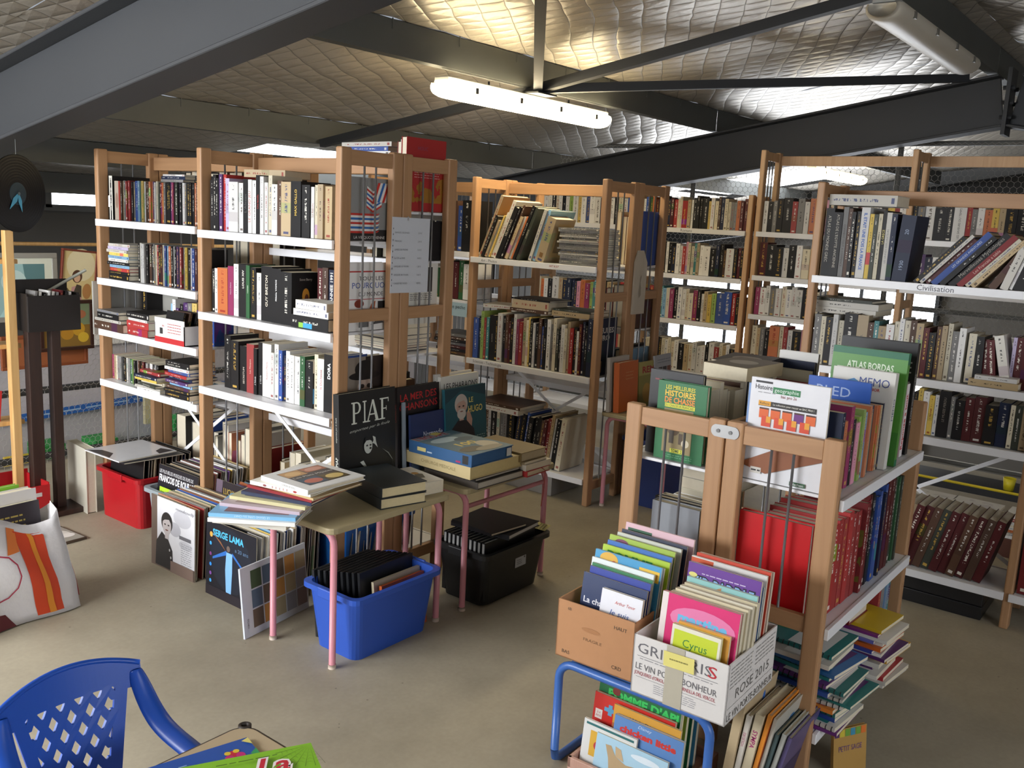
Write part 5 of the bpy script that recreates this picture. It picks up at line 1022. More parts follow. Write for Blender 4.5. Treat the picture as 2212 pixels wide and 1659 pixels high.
el += [('p', [(0.10, 0.02), (0.12, 0.36), (0.25, 0.52), (0.40, 0.44), (0.5, 0.3), (0.52, 0.02)], '#2C2A2C')] + portrait(0.37, 0.63, 0.125, '#BDB5B4', '#242224') + [('t', 'mouloudji', 0.78, 0.915, 0.045, '#9A9AA0', {'w': 0.4}), ('r', 0.66, 0.52, 0.92, 0.57, '#6A6A70'), ('n', 0.7, 0.12, 0.94, 0.48, 12, '#9A9AA0'), ('r', 0.46, 0.0, 0.98, 0.16, '#7E6A60'), ('e', 0.44, 0.3, 0.015, 0.02, '#B8B8B8'), ('e', 0.47, 0.2, 0.015, 0.02, '#B8B8B8')]
front_record(2.168, 3.668, 0.0, 0.02, '#5A4C44', 'record sleeve with a black and white portrait of a smiling man', el)
records(2.185, 2.385, 3.665, 0.0, 'corwekhsgkwcbeokwucahkwscn', 'the smiling man row', 'records in the smiling man row', 0.05, seed=3)
el = [('r', 0, 0, 1, 1, '#14151F'), ('e', 0.5, 0.55, 0.42, 0.42, '#191F2C'), ('t', 'SERGE LAMA', 0.45, 0.86, 0.085, '#4FB8E4', {'w': 0.62, 'b': 0.03}), ('t', 'a 20 ans', 0.72, 0.73, 0.05, '#5A7A9A', {'w': 0.26})]
el += [('p', [(0.42, 0.12), (0.40, 0.42), (0.42, 0.66), (0.54, 0.66), (0.54, 0.42), (0.52, 0.12)], '#7FB4E8'), ('p', [(0.42, 0.62), (0.14, 0.5), (0.14, 0.53), (0.42, 0.68)], '#2E6AB8'), ('p', [(0.54, 0.64), (0.9, 0.4), (0.9, 0.43), (0.54, 0.68)], '#2E6AB8'), ('e', 0.46, 0.71, 0.035, 0.04, '#6A5A52'), ('p', [(0.12, 0.86), (0.3, 0.74), (0.42, 0.66), (0.3, 0.77)], '#8A5A3A'), ('e', 0.11, 0.82, 0.03, 0.035, '#E0A04A'), ('r', 0, 0.0, 1, 0.13, '#241E26')]
for q, c in ((0.7, '#3FA0E0'), (0.56, '#7A3A7A'), (0.42, '#2E8AE0'), (0.3, '#7A4A9A'), (0.2, '#3FA0E0')): el.append(('e', 0.1, q, 0.022, 0.025, c))
for q, c in ((0.6, '#B8603A'), (0.5, '#7A3A2A'), (0.38, '#2E6AC0'), (0.28, '#B8703A')): el.append(('e', 0.92, q, 0.02, 0.02, c))
front_record(2.145, 3.215, 0.0, 0.02, '#17131A', 'dark record sleeve with a singer in blue light and cyan title', el)
records(2.162, 2.46, 3.20, 0.0, 'kwwcfayakkskwwkbkwksenkdkkhkvkshkk', 'the blue light row', 'records in the blue light row', 0.05, seed=5)
# Pavarotti and neighbours behind, beside the middle post
records(2.415, 2.62, 3.575, 0.0, 'kscdwkbroakvsc', 'the tenor row', 'records in the tenor row', 0.12, seed=6)
el = [('r', 0, 0, 1, 1, '#2A2226'), ('t', 'LUCIANO PAVAROTTI', 0.56, 0.86, 0.085, '#BFA24A', {'w': 0.78, 'b': 0.01}), ('r', 0, 0.72, 0.14, 1, '#6A5A68')]
front_record(2.40, 3.55, 0.045, 0.10, '#2A2226', 'dark record sleeve of a tenor with gold capitals', el)
front_record(2.405, 4.035, 0.02, 0.10, '#202026', 'record sleeve of film music with bold white capitals', [('r', 0, 0, 1, 1, '#1C1C22'), ('r', 0.72, 0, 1, 0.8, '#2C4A9A'), ('t', 'LES PLUS BELLES MUSIQUES DE FILMS DE', 0.46, 0.90, 0.055, '#E0E0E2', {'w': 0.86}), ('t', 'FRANCOIS DE ROUBAIX', 0.49, 0.80, 0.10, '#F0F0F2', {'w': 0.92, 'b': 0.03})], h=0.32, w=0.33)
records(2.42, 2.69, 4.03, 0.02, 'kkwskekrpwdkcwvkwycwkewkcsy', 'the film music tub', 'records in the clear tub', 0.12, seed=7)
nt_ = MB().box(-0.0008, 0, 0, 0.13, 0, 0.045).build('sticky_note', mat('#B5E02A', 0.6)); nt_.matrix_world = TR(2.388, 3.83, 0.205) @ RY(0.10); tag(nt_, 'lime green handwritten label stuck on the clear tub', 'note')
art(nt_, MX((-0.0008, 0.13, 0), (0,-1,0), (0,0,1)), 0.13, 0.045, [('t', 'lettres do', 0.5, 0.5, 0.32, '#5A7A1A', {'w': 0.8, 'sh': 0.3})], 'lettering')
records(2.385, 2.64, 4.445, 0.02, 'kkekskhkkwkkekhknkk', 'the red crate', 'records in the red crate', 0.08, seed=8)
o = hero(LPN, flat_m(2.285, 4.14, 0.348, PI/2 + 0.02), 0.006, 0.318, 0.318, '#D6D6D8', 'glossy silver record sleeve lying on the red crate', 'record', gloss=0.12, hard=False)
right_cover(o, 0.006, 0.318, 0.318, [('p', [(0.02, 0.3), (0.2, 0.5), (0.18, 0.8), (0.02, 0.95)], '#3A3A3E'), ('p', [(0.7, 0.02), (0.98, 0.05), (0.9, 0.3), (0.75, 0.2)], '#2E2E32')])
o = hero(LPN, flat_m(2.30, 4.12, 0.340, PI/2 - 0.06), 0.006, 0.318, 0.318, '#26262C', 'dark record sleeve under the glossy silver one', 'record', hard=False)
records(2.54, 2.88, 3.09, 0.012, 'kswkhwekcwkbskwkh', 'the tub under the history shelves', 'records in the dark blue tub', 0.10, seed=9)
# large printed poster board leaning by the table legs
pb = MB().box(0, 0.008, 0, 0.36, 0, 0.275).build('poster_board', mat('#C9CDD2', 0.5)); pb.matrix_world = stand_y(1.99, 2.742, 0.0, 0.10, 0.16); tag(pb, 'white photo-grid poster board leaning behind the pink table leg', 'poster')
el = []
for i in range(5):
    for j in range(3): el.append(('r', 0.14 + i*0.17, 0.1 + j*0.28, 0.295 + i*0.17, 0.36 + j*0.28, ('#6A5A4A', '#8A8A92', '#4A5A3E', '#C08A4A', '#7A6A6A', '#5A6A7A', '#A89A7A', '#3A3A42')[(i*3 + j*5) % 8]))
el.append(('t', 'CIRCLE', 0.06, 0.2, 0.03, '#3A3A3E', {'rot': PI/2}))
right_cover(pb, 0.008, 0.275, 0.36, el)
# ---------------------------------------------------------------- half-height bookcase: contents
# schoolbooks, first shelf (spines towards -y, end covers towards -x)
Z1, Z2, Z3 = 0.8765, 0.4845, 0.1525
TF = case_mtx(FR)
o = hero('workbook', stand_x(2.612, 1.088, Z1, 0.0), 0.011, 0.312, 0.238, '#DEDEE2', 'white history-geography workbook with a row of small orange covers', hard=False)
el = [('r', 0.06, 0.955, 0.28, 0.975, '#26262A'), ('t', 'Histoire', 0.17, 0.915, 0.045, '#3A3A3E', {'w': 0.22, 'b': 0.01}), ('r', 0.29, 0.87, 0.64, 0.93, '#2E7A4A'), ('t', 'geographie', 0.465, 0.898, 0.036, '#D8E8DC', {'w': 0.31}), ('t', 'bac pro 2e', 0.5, 0.845, 0.03, '#8A4A42', {'w': 0.2}), ('n', 0.1, 0.855, 0.36, 0.875, 1, '#8A8A8E'),
      ('r', 0.12, 0.735, 0.86, 0.785, '#26221E'), ('r', 0.12, 0.74, 0.28, 0.785, '#D89A2E'), ('t', 'Reflexe', 0.2, 0.762, 0.022, '#3A2A1A', {'w': 0.12}), ('t', 'La collection pour reussir en BAC PRO !', 0.57, 0.76, 0.018, '#E8E4D8', {'w': 0.52})]
for i in range(5): el += [('r', 0.14 + i*0.15, 0.62, 0.26 + i*0.15, 0.72, '#D8622A' if i != 3 else '#6A2E7A'), ('r', 0.14 + i*0.15, 0.705, 0.26 + i*0.15, 0.72, '#4A2A1E')]
for i in range(4): el += [('r', 0.18 + i*0.165, 0.54, 0.30 + i*0.165, 0.64, '#D2482A'), ('r', 0.24 + i*0.165, 0.58, 0.30 + i*0.165, 0.64, '#E09A2E')]
el += [('p', [(0, 0.13), (0, 0.17), (0.6, 0.42), (1, 0.44), (1, 0.3), (0.3, 0.08)], '#8A5232'), ('n', 0.15, 0.48, 0.5, 0.52, 2, '#5A5A60'), ('r', 0.10, 0.07, 0.24, 0.13, '#C8C4BC'), ('n', 0.11, 0.075, 0.23, 0.125, 1, '#2A2A2A'), ('r', 0.62, 0.02, 0.82, 0.06, '#2E5A3A'), ('t', 'Nathan', 0.72, 0.04, 0.025, '#E8E8E8', {'w': 0.16})]
right_cover(o, 0.011, 0.312, 0.238, el)
hero('workbook', stand_x(2.626, 1.10, Z1, 0.0), 0.012, 0.29, 0.235, '#7C9AC8', 'blue-edged workbook directly behind the white one', hard=False)
row(FR, Z1, 0.075, 0.40, 'nocmkpllyaosn', 'thin schoolbook', 'the schoolbook shelf', frm='near', seed=71, hr=(0.19, 0.25), dr=(0.15, 0.17), setback=0.03, hard=0.2, tm=0.9)
o = hero('grammar_book', TF @ TR(0.405, 0.06, Z1), 0.014, 0.285, 0.2, '#2557B0', 'blue grammar book showing white serif letters above the schoolbooks'); left_cover(o, 0.014, 0.285, 0.2, [('t', 'BLED', 0.42, 0.86, 0.11, '#A8BCE0', {'w': 0.55})])
row(FR, Z1, 0.425, 0.475, 'oosn', 'slim reader', 'the schoolbook shelf before the dictionary', frm='near', seed=72, hr=(0.21, 0.22), dr=(0.15, 0.17), setback=0.03, tm=0.6)
o = hero('dictionary', TF @ TR(0.48, 0.012, Z1) @ RY(0.05), 0.034, 0.315, 0.20, '#D5D2CA', 'pale junior dictionary with a leaping dolphin cover', hard=True)
left_cover(o, 0.034, 0.315, 0.20, [('t', 'MEMO', 0.68, 0.88, 0.085, '#3A4A86', {'w': 0.48}), ('t', 'JUNIOR', 0.66, 0.80, 0.03, '#B8342E', {'w': 0.24, 'b': 0.02}), ('p', [(0.12, 0.78), (0.2, 0.86), (0.35, 0.9), (0.46, 0.86), (0.38, 0.84), (0.36, 0.72), (0.3, 0.84), (0.2, 0.82)], '#4A86B8'), ('n', 0.4, 0.64, 0.85, 0.68, 1, '#8A8A86'), ('p', [(0.55, 0.42), (0.7, 0.5), (0.85, 0.44), (0.7, 0.38)], '#B88A5A'), ('t', 'LAROUSSE', 0.6, 0.06, 0.03, '#6A6A66', {'w': 0.3})])
spine_title(o, 0.034, 0.315, 'MEMO', '#3A4A6A', 0.018, 0.62)
o = hero('atlas', TF @ TR(0.55, 0.0, Z1) @ RY(0.06), 0.026, 0.375, 0.245, '#4E8A34', 'bright green school atlas with white capitals')
left_cover(o, 0.026, 0.375, 0.245, [('r', 0, 0.94, 1, 1, '#1F6A4A'), ('t', 'ATLAS BORDAS', 0.52, 0.85, 0.06, '#D8E4CC', {'w': 0.62, 'b': 0.02}), ('r', 0.42, 0.785, 0.58, 0.80, '#C8A03A'), ('r', 0.0, 0.0, 1, 0.3, '#3E7A2E'), ('t', 'college', 0.66, 0.76, 0.025, '#B8D0A0', {'w': 0.24, 'sp': 1.3})])
spine_print(o, 0.026, 0.375, [('r', 0, 0.9, 1, 1, '#1F6A4A'), ('r', 0, 0, 1, 0.06, '#1F6A4A')])
o = hero('quiz_book', TF @ TR(0.70, 0.025, Z1), 0.034, 0.255, 0.17, '#E4DEDC', 'white quiz book with red spine lettering at the shelf end'); left_cover(o, 0.034, 0.255, 0.17, [('r', 0, 0, 1, 1, '#C8A8AC'), ('n', 0.1, 0.3, 0.7, 0.7, 5, '#8A6A70')]); spine_title(o, 0.034, 0.255, 'Reponse a tout', '#B8283A', 0.022, 0.48, True, 0.02)
o = hero('atlas', TF @ TR(0.755, 0.02, Z1), 0.03, 0.39, 0.26, '#161414', 'tall black world atlas behind the quiz book'); left_cover(o, 0.03, 0.39, 0.26, [('n', 0.6, 0.5, 0.95, 0.85, 8, '#8A8680'), ('e', 0.82, 0.42, 0.1, 0.07, '#C8862E')]); spine_title(o, 0.03, 0.39, 'LE LIVRE MONDIAL DES', '#C8C8C4', 0.012, 0.5)
cd_ = MB().box(0, 0.13, 0, 0.09, 0, 0.001).build('loose_card', mat('#CFCDC6', 0.6)); cd_.matrix_world = TR(2.63, 0.80, Z1 + 0.0002) @ RZ(0.2); tag(cd_, 'white card with a bird drawing lying on the schoolbook shelf', 'card')
art(cd_, TR(0, 0, 0.001), 0.13, 0.09, [('p', [(0.3, 0.4), (0.5, 0.55), (0.75, 0.5), (0.55, 0.4)], '#4A4A48'), ('n', 0.35, 0.7, 0.7, 0.8, 1, '#6A6A68')], 'print')
# red bindings, second shelf
REDB = '#C4141A'
o = hero('red_binding', stand_x(2.632, 1.085, Z2, 0.0), 0.03, 0.288, 0.225, REDB, 'bright red binding showing its plain cover behind the rods', edge='#C9C0AE')
row(FR, Z2, 0.085, 0.36, 'RRRRRRR', 'red bound magazine', 'the red binding shelf', frm='near', seed=73, hr=(0.28, 0.30), dr=(0.2, 0.225), setback=0.025, hard=1.0, name='red_binding')
row(FR, Z2, 0.37, 0.62, 'zzzdknbbknb', 'glossy annual', 'the red binding shelf', frm='near', seed=74, hr=(0.29, 0.315), dr=(0.2, 0.22), setback=0.015, hard=1.0, tm=0.8)
row(FR, Z2, 0.63, 0.80, 'DDgxggx', 'cloth annual', 'the red binding shelf', frm='far', seed=75, hr=(0.30, 0.33), dr=(0.2, 0.23), setback=0.02, hard=1.0)
# workbooks on the lowest shelf, sliding out of the case
SPR = mat('#1E2022', 0.4, 0.3)
def workbook(x, y, z, a, col, lab, spiral=False, t=0.009, h=0.29, d=0.21, el=None):
    o = hero('workbook', flat_m(x, y, z, a), t, h, d, col, lab, hard=False, group='workbooks sliding off the lowest shelf')
    if el: right_cover(o, t, h, d, el)
    if spiral:
        mb = MB(); n = 16
        for k in range(n):
            zc = h * (k + 0.5) / n
            mb.tube([(t/2 + 0.007*math.cos(q*PI/3), 0.002 + 0.007*math.sin(q*PI/3), zc) for q in range(6)], 0.0016, 4, closed=True)
        mb.build('spiral_binding', SPR, o)
    return o
z = Z3; rw = random.Random(17)
PC = ['#6A2A78', '#D8D4CC', '#2A4A9A', '#2E7A78', '#E0862E', '#D2CFC8', '#2F7F7C', '#C9C6BE', '#3A5AA8', '#2E7A78', '#D9D6D0', '#6A3A82', '#2F8684', '#D8D4CC', '#2E6AA8', '#2A6A5A', '#C8C4BC', '#2F7F7C']
PN = ['violet', 'white', 'blue', 'teal', 'orange', 'pale', 'sea-green', 'ivory', 'mid-blue', 'green-blue', 'chalk', 'purple', 'turquoise', 'light', 'azure', 'dark green', 'grey-white', 'aqua']
for k in range(18):
    t = rw.uniform(0.009, 0.015)
    el = [('r', 0.05, 0.1, 0.95, 0.5, rw.choice(['#2E7F7A', '#B8443E', '#E2E0DA', '#5A2E70'])), ('e', 0.6, 0.7, 0.2, 0.14, rw.choice(['#D8B42E', '#D86A2A', '#3A8A5A']))]
    workbook(2.615 + rw.uniform(-0.02, 0.03), 0.705 + rw.uniform(-0.03, 0.03) + 0.004*k, z, PI/2 + rw.uniform(-0.2, 0.05), PC[k], '%s workbook, %s from the bottom of the nearer sliding pile' % (PN[k], ordw(k)), spiral=(k % 2 == 1), t=t, el=el)
    z += t + 0.0006
zt = z
z = Z3
for k in range(15):
    t = rw.uniform(0.009, 0.017); c = ['#D9D6D0', '#C8C4BC', '#B02A34', '#E2DFD8', '#5A2E70', '#D2CFC8', '#D8A52E', '#5A2E70', '#E8E5DE', '#3A4AA8', '#D86A2A', '#DCD9D2', '#6A6AB8', '#E2DFD8', '#7A2E7A'][k]
    workbook(2.985 + rw.uniform(-0.02, 0.03), 0.715 + rw.uniform(-0.02, 0.03), z, PI/2 - rw.uniform(0.0, 0.12), c, '%s exercise book, %s from the bottom of the farther sliding pile' % (['white', 'grey', 'crimson', 'milky', 'violet', 'pale', 'mustard', 'plum', 'snowy', 'indigo', 'orange', 'chalky', 'lavender', 'ivory', 'purple'][k], ordw(k)), t=t, d=0.20, h=0.28)
    z += t + 0.0006
o = hero('book', flat_m(2.985, 0.725, z, PI/2 - 0.1), 0.012, 0.25, 0.19, '#D9B72C', 'yellow notebook with red ribbon topping the farther pile', hard=False); z += 0.0125
o = hero('book', flat_m(2.95, 0.82, z, PI/2 - 0.05), 0.04, 0.22, 0.17, '#7C1A20', 'dark red bible lying above the yellow notebook', edge='#D8CCB8')
row(FR, Z3, 0.66, 0.83, 'rebact', 'upright comic', 'the lowest shelf beyond the workbooks', frm='far', seed=76, hr=(0.28, 0.30), dr=(0.2, 0.22), setback=0.02, hard=1.0)
# novels, other side, first and second shelves
TL = case_mtx(FL)
row(FL, Z1, 0.05, 0.82, 'kscwcbCknchCskcWdcks', 'novel', 'the novel shelf behind the hunting stories', frm='far', seed=77, hr=(0.19, 0.235), dr=(0.14, 0.16), setback=0.03, hard=0.3)
o = hero('story_book', TL @ TR(0.835, 0.085, Z1), 0.026, 0.255, 0.172, '#1E6A3C', 'green book of hunting stories with yellow and orange title', hard=True, edge='#CDC4A6')
right_cover(o, 0.026, 0.255, 0.172, [('t', 'LES MEILLEURES', 0.46, 0.93, 0.05, '#D2C63A', {'w': 0.6, 'b': 0.02}), ('t', 'HISTOIRES', 0.46, 0.855, 0.07, '#E0B838', {'w': 0.62, 'b': 0.03}), ('t', 'DE CHASSE', 0.46, 0.77, 0.07, '#DD8A2E', {'w': 0.62, 'b': 0.03}), ('r', 0.16, 0.675, 0.78, 0.725, '#D2D03E'), ('t', 'DU CHASSEUR FRANCAIS', 0.46, 0.70, 0.032, '#2A4A22', {'w': 0.58}), ('r', 0.16, 0.1, 0.76, 0.66, '#8A7A52'), ('e', 0.6, 0.58, 0.1, 0.05, '#B8A87A'), ('e', 0.38, 0.42, 0.14, 0.1, '#5A4428'), ('r', 0.3, 0.22, 0.4, 0.38, '#3A2E20'), ('r', 0.5, 0.22, 0.58, 0.36, '#4A3A26'), ('e', 0.64, 0.24, 0.08, 0.05, '#C8BCA0'), ('r', 0.34, 0.1, 0.6, 0.155, '#D2D03E'), ('t', 'TOME 2', 0.47, 0.128, 0.04, '#2A4A22', {'w': 0.22, 'b': 0.02}), ('n', 0.2, 0.03, 0.8, 0.08, 2, '#6AA47E')])
o = hero('novel', TL @ TR(0.80, 0.03, Z1), 0.02, 0.28, 0.19, '#161416', 'black novel with a white skeleton figure behind the hunting stories'); right_cover(o, 0.02, 0.28, 0.19, [('e', 0.88, 0.76, 0.06, 0.05, '#C8C8C4'), ('p', [(0.84, 0.72), (0.94, 0.72), (0.9, 0.6), (0.96, 0.5), (0.85, 0.55)], '#C8C8C4'), ('n', 0.1, 0.86, 0.8, 0.92, 1, '#7A2A2A')])
zz = Z1 + 0.24
for k, (c, t, h, d, a_, lab) in enumerate((('#B9A888', 0.045, 0.25, 0.17, PI - 0.1, 'thick paperback lying on the novels of the half-height case'), ('#3A3230', 0.035, 0.26, 0.18, PI + 0.12, 'thriller with a dark photo cover lying on the novels'))):
    o = hero('paperback', flat_m(3.02 + 0.2*k, 1.22 + 0.06*k, zz, a_) @ TR(0, 0, -0.13), t, h, d, c, lab, hard=False)
    right_cover(o, t, h, d, [('r', 0.02, 0.02, 0.98, 0.98, ('#6A6258', '#2A2422')[k]), ('e', 0.5, 0.5, 0.3, 0.2, ('#A8A29A', '#8A8078')[k])])
    zz += 0.0
# framed book backs standing on the far end
for k, (c, h) in enumerate((('w', 0.30), ('n', 0.27), ('c', 0.24), ('r', 0.2))):
    book('framed_print', TL @ TR(0.06 + 0.03*k, 0.17, Z1), 0.018, h, 0.15, c, '%s backed frame standing %s behind the lying thriller' % (CNAME[c], ORD[k]), 'picture', 'frames on the half-height case')
o = hero('cloth_book', TL @ TR(0.80, 0.085, Z2), 0.04, 0.24, 0.172, '#8C9096', 'grey cloth-bound book behind the rods under the hunting stories', edge='#C2B89E')
row(FL, Z2, 0.45, 0.78, 'ckscwKck', 'hardback', 'the second novel shelf behind the rods', frm='near', seed=78, hr=(0.2, 0.24), dr=(0.15, 0.17), setback=0.06, hard=1.0)
flat_stack((2.95, 1.40, Z2 + 0.245), 0.0, [('c', 0.04, 0.26, 0.18), ('w', 0.05, 0.24, 0.17)], 'novel', 'the pair lying behind the rods', name='novel')
# ---------------------------------------------------------------- blue stool with two boxes of children's books
BT = mat('#3A66AE', 0.35, 0, 0.03)
e = empty('stool', (2.30, 1.155, 0), 0, 'blue tube-framed stool carrying two boxes of children\'s books', 'stool')
def loop(x, inner=False):
    r = 0.05; y0, y1, zt = -0.245, 0.245, 0.335; pts = []
    for cyy, cz, a0 in ((y1 - r, zt - r, 0), (y0 + r, zt - r, PI/2)):
        pts += [(x, cyy + r*math.cos(a0 + PI/2*k/5), cz + r*math.sin(a0 + PI/2*k/5)) for k in range(6)]
    return [(x, y1, 0.05)] + pts + [(x, y0, 0.05)]
for x in (-0.17, 0.17): MB().tube(loop(x), 0.0125, 10).build('leg_loop', BT, e, smooth=True)
for y in (-0.245, 0.245):
    MB().tube([(-0.17, y, 0.05), (-0.165, y, 0.022), (-0.145, y, 0.0125), (0.145, y, 0.0125), (0.165, y, 0.022), (0.17, y, 0.05)], 0.0125, 10).build('runner', BT, e, smooth=True)
box_ob('seat', (-0.155, 0.165, -0.215, 0.215, 0.334, 0.350), mat('#3B68A4', 0.4), e, bevel=0.004)
def carton(label, mtx, W, D, H, m, el_front=None, el_side=None, name='carton'):
    e = empty(name, label=label, cat='box', mtx=mtx); t = 0.005
    for nm, q in (('front_panel', (0, t, -W, 0, 0, H)), ('back_panel', (D - t, D, -W, 0, 0, H)), ('side_panel', (0, D, -W, -W + t, 0, H)), ('side_panel', (0, D, -t, 0, 0, H)), ('base_panel', (0, D, -W, 0, 0, t))):
        ob = box_ob(nm, q, m, e, bevel=0.001)
        if nm == 'front_panel' and el_front: art(ob, MX((0, 0, 0), (0,-1,0), (0,0,1)), W, H, el_front, 'print')
        if nm == 'side_panel' and q[2] == -W and el_side: art(ob, MX((0, -W, 0), (1,0,0), (0,0,1)), D, H, el_side, 'print')
    return e
KR = mat('#B5845C', 0.8, 0, 0.05, 30.0); WC = mat('#D6D2CE', 0.75, 0, 0.04, 20.0); GY = '#6A686C'; DK = '#5A4A3A'
zb = 0.3505
carton('brown cardboard box of picture books marked fragile', TR(2.128, 1.418, zb) @ RZ(0.03), 0.258, 0.33, 0.178, KR,
       [('t', '6B', 0.16, 0.88, 0.05, DK), ('t', 'FRAGILE', 0.48, 0.45, 0.05, '#7A5A3E', {'w': 0.24}), ('t', 'HAUT', 0.82, 0.82, 0.06, DK, {'w': 0.16}), ('t', 'BAS', 0.14, 0.12, 0.06, DK, {'w': 0.1}), ('t', 'CRD', 0.8, 0.15, 0.06, DK, {'w': 0.12}), ('e', 0.45, 0.62, 0.12, 0.04, '#A8764E')])
carton('white wine carton full of children\'s books with a yellow note', TR(2.095, 1.14, zb) @ RZ(0.02), 0.278, 0.33, 0.170, WC,
       [('t', 'GRIS GRIS', 0.44, 0.80, 0.17, GY, {'w': 0.78}), ('t', 'S', 0.84, 0.80, 0.19, '#B8303A', {'w': 0.09}), ('r', 0.05, 0.655, 0.9, 0.662, GY), ('n', 0.08, 0.60, 0.85, 0.64, 1, '#8A888C'), ('t', 'LE VIN PORTE-BONHEUR', 0.47, 0.485, 0.105, GY, {'w': 0.86}), ('t', 'JONQUERES d\'ORIOLA - 66200 CORNEILLA DEL VERCOL', 0.46, 0.36, 0.06, '#A83A4A', {'w': 0.86}), ('r', 0.05, 0.30, 0.9, 0.305, GY), ('n', 0.25, 0.1, 0.7, 0.27, 5, '#9A989C'), ('r', 0.36, 0.0, 0.55, 1.0, '#B5AE9C')],
       [('n', 0.04, 0.56, 0.48, 0.94, 6, '#9A9894'), ('n', 0.54, 0.6, 0.96, 0.94, 5, '#9A9894'), ('t', 'ROSE 2015', 0.52, 0.42, 0.16, '#6A6866', {'w': 0.7}), ('r', 0.02, 0.26, 0.98, 0.265, '#7A7876'), ('t', 'LE VIN PORTE-BONHEUR', 0.5, 0.11, 0.12, '#6A6866', {'w': 0.94})], name='wine_carton')
nt_ = MB().box(-0.0006, 0, -0.09, 0, 0, 0.042).build('sticky_note', mat('#DDD27A', 0.7)); nt_.matrix_world = TR(2.0925, 1.045, zb + 0.112) @ RX(-0.04); tag(nt_, 'yellow sticky note taped on the white wine carton', 'note')
art(nt_, MX((-0.0006, 0, 0), (0,-1,0), (0,0,1)), 0.09, 0.042, [('n', 0.2, 0.4, 0.8, 0.7, 1, '#8A8448')], 'lettering')
def pb_(x, y, z0, lean, h, w, col, lab, el=(), t=0.008, hard=False, group=None, yaw=0.0):
    o = hero('picture_book', stand_x(x + t, y, z0, lean, yaw), t, h, w, col, lab, hard=hard, group=group)
    if el: right_cover(o, t, h, w, list(el))
    return o
zb2 = zb + 0.006; GB = 'picture books in the brown box'; GW = 'books in the white wine carton'
pb_(2.150, 1.30, zb2 + 0.04, 0.14, 0.185, 0.135, '#E4E4EA', 'small white paperback with red and blue script in the brown box', [('t', 'Arthur Tenor', 0.6, 0.84, 0.05, '#C0392B', {'w': 0.5, 'sh': 0.3}), ('t', 'Je suis\ncomplicet', 0.5, 0.6, 0.085, '#2E5AA0', {'w': 0.75, 'sh': 0.2})], t=0.012, group=GB)
pb_(2.168, 1.382, zb2, 0.14, 0.245, 0.215, '#2C3A60', 'night-blue picture book about a bat in the brown box', [('t', 'La chauve-souris', 0.45, 0.68, 0.07, '#E4E4EA', {'w': 0.8, 'b': 0.02}), ('p', [(0.72, 0.7), (0.735, 0.77), (0.75, 0.7), (0.82, 0.685), (0.75, 0.67), (0.735, 0.6), (0.72, 0.67), (0.65, 0.685)], '#C8D0E4'), ('e', 0.4, 0.35, 0.06, 0.1, '#B88A8A')], group=GB)
pb_(2.182, 1.372, zb2, 0.14, 0.262, 0.205, '#2B3F9A', 'royal blue picture book behind the bat one', group=GB); pb_(2.194, 1.374, zb2, 0.14, 0.268, 0.205, '#2E7A4A', 'green-edged picture book behind the royal blue one', group=GB)
pb_(2.206, 1.384, zb2, 0.14, 0.28, 0.21, '#DCE4E4', 'white picture book with a parrot behind the green-edged one', [('e', 0.2, 0.88, 0.12, 0.06, '#D8A52E'), ('e', 0.45, 0.86, 0.1, 0.05, '#C0582A')], group=GB)
pb_(2.222, 1.385, zb2, 0.14, 0.30, 0.225, '#3F96C4', 'sky-blue shaped book with a yellow rayed top', [('e', 0.22, 0.93, 0.14, 0.07, '#D8A93A'), ('e', 0.3, 0.9, 0.04, 0.03, '#B8402A'), ('r', 0.68, 0.84, 0.98, 0.95, '#E0B83A'), ('t', 'LIVRE 1', 0.83, 0.895, 0.05, '#B8342E', {'w': 0.24}), ('e', 0.55, 0.85, 0.14, 0.05, '#C8642A')], group=GB)
pb_(2.242, 1.378, zb2, 0.14, 0.292, 0.215, '#D8D4CA', 'cream picture book behind the sky-blue shaped one', group=GB)
pb_(2.262, 1.385, zb2, 0.14, 0.305, 0.228, '#A9C62E', 'lime magazine with big green letters in the brown box', [('t', 'POMME', 0.42, 0.905, 0.09, '#2E8A3A', {'w': 0.68, 'b': 0.05}), ('t', "d'API", 0.86, 0.9, 0.05, '#2E6A3A', {'w': 0.16})], group=GB)
pb_(2.278, 1.38, zb2, 0.14, 0.315, 0.22, '#2E6AB8', 'bright blue book edge behind the lime magazine', group=GB)
pb_(2.30, 1.388, zb2, 0.14, 0.325, 0.225, '#9CB83A', 'green animal magazine with an orange word', [('r', 0.1, 0.78, 0.3, 0.93, '#8AA8B8'), ('t', 'BELLE', 0.45, 0.83, 0.06, '#D8742A', {'w': 0.22, 'b': 0.04}), ('e', 0.7, 0.85, 0.05, 0.04, '#E4E4DC'), ('e', 0.85, 0.8, 0.05, 0.035, '#B8603A'), ('e', 0.2, 0.95, 0.1, 0.03, '#7A3A5A')], group=GB)
pb_(2.322, 1.375, zb2, 0.14, 0.33, 0.22, '#C4C6BA', 'pale album behind the green animal magazine', group=GB); pb_(2.345, 1.372, zb2, 0.13, 0.335, 0.225, '#232A42', 'navy album with small white author names', [('n', 0.3, 0.86, 0.95, 0.92, 1, '#B8BCC8')], group=GB)
pb_(2.375, 1.375, zb2, 0.12, 0.35, 0.235, '#D9B4BC', 'pale pink album with a blue title plate in the brown box', [('r', 0.04, 0.82, 0.4, 0.96, '#2E5A3E'), ('r', 0.08, 0.84, 0.36, 0.93, '#2A5AA0'), ('t', 'Indiens', 0.22, 0.885, 0.045, '#D8DCE4', {'w': 0.22, 'sh': 0.2}), ('e', 0.85, 0.86, 0.05, 0.04, '#4A3A8A'), ('e', 0.82, 0.8, 0.05, 0.03, '#A02A5A')], group=GB)
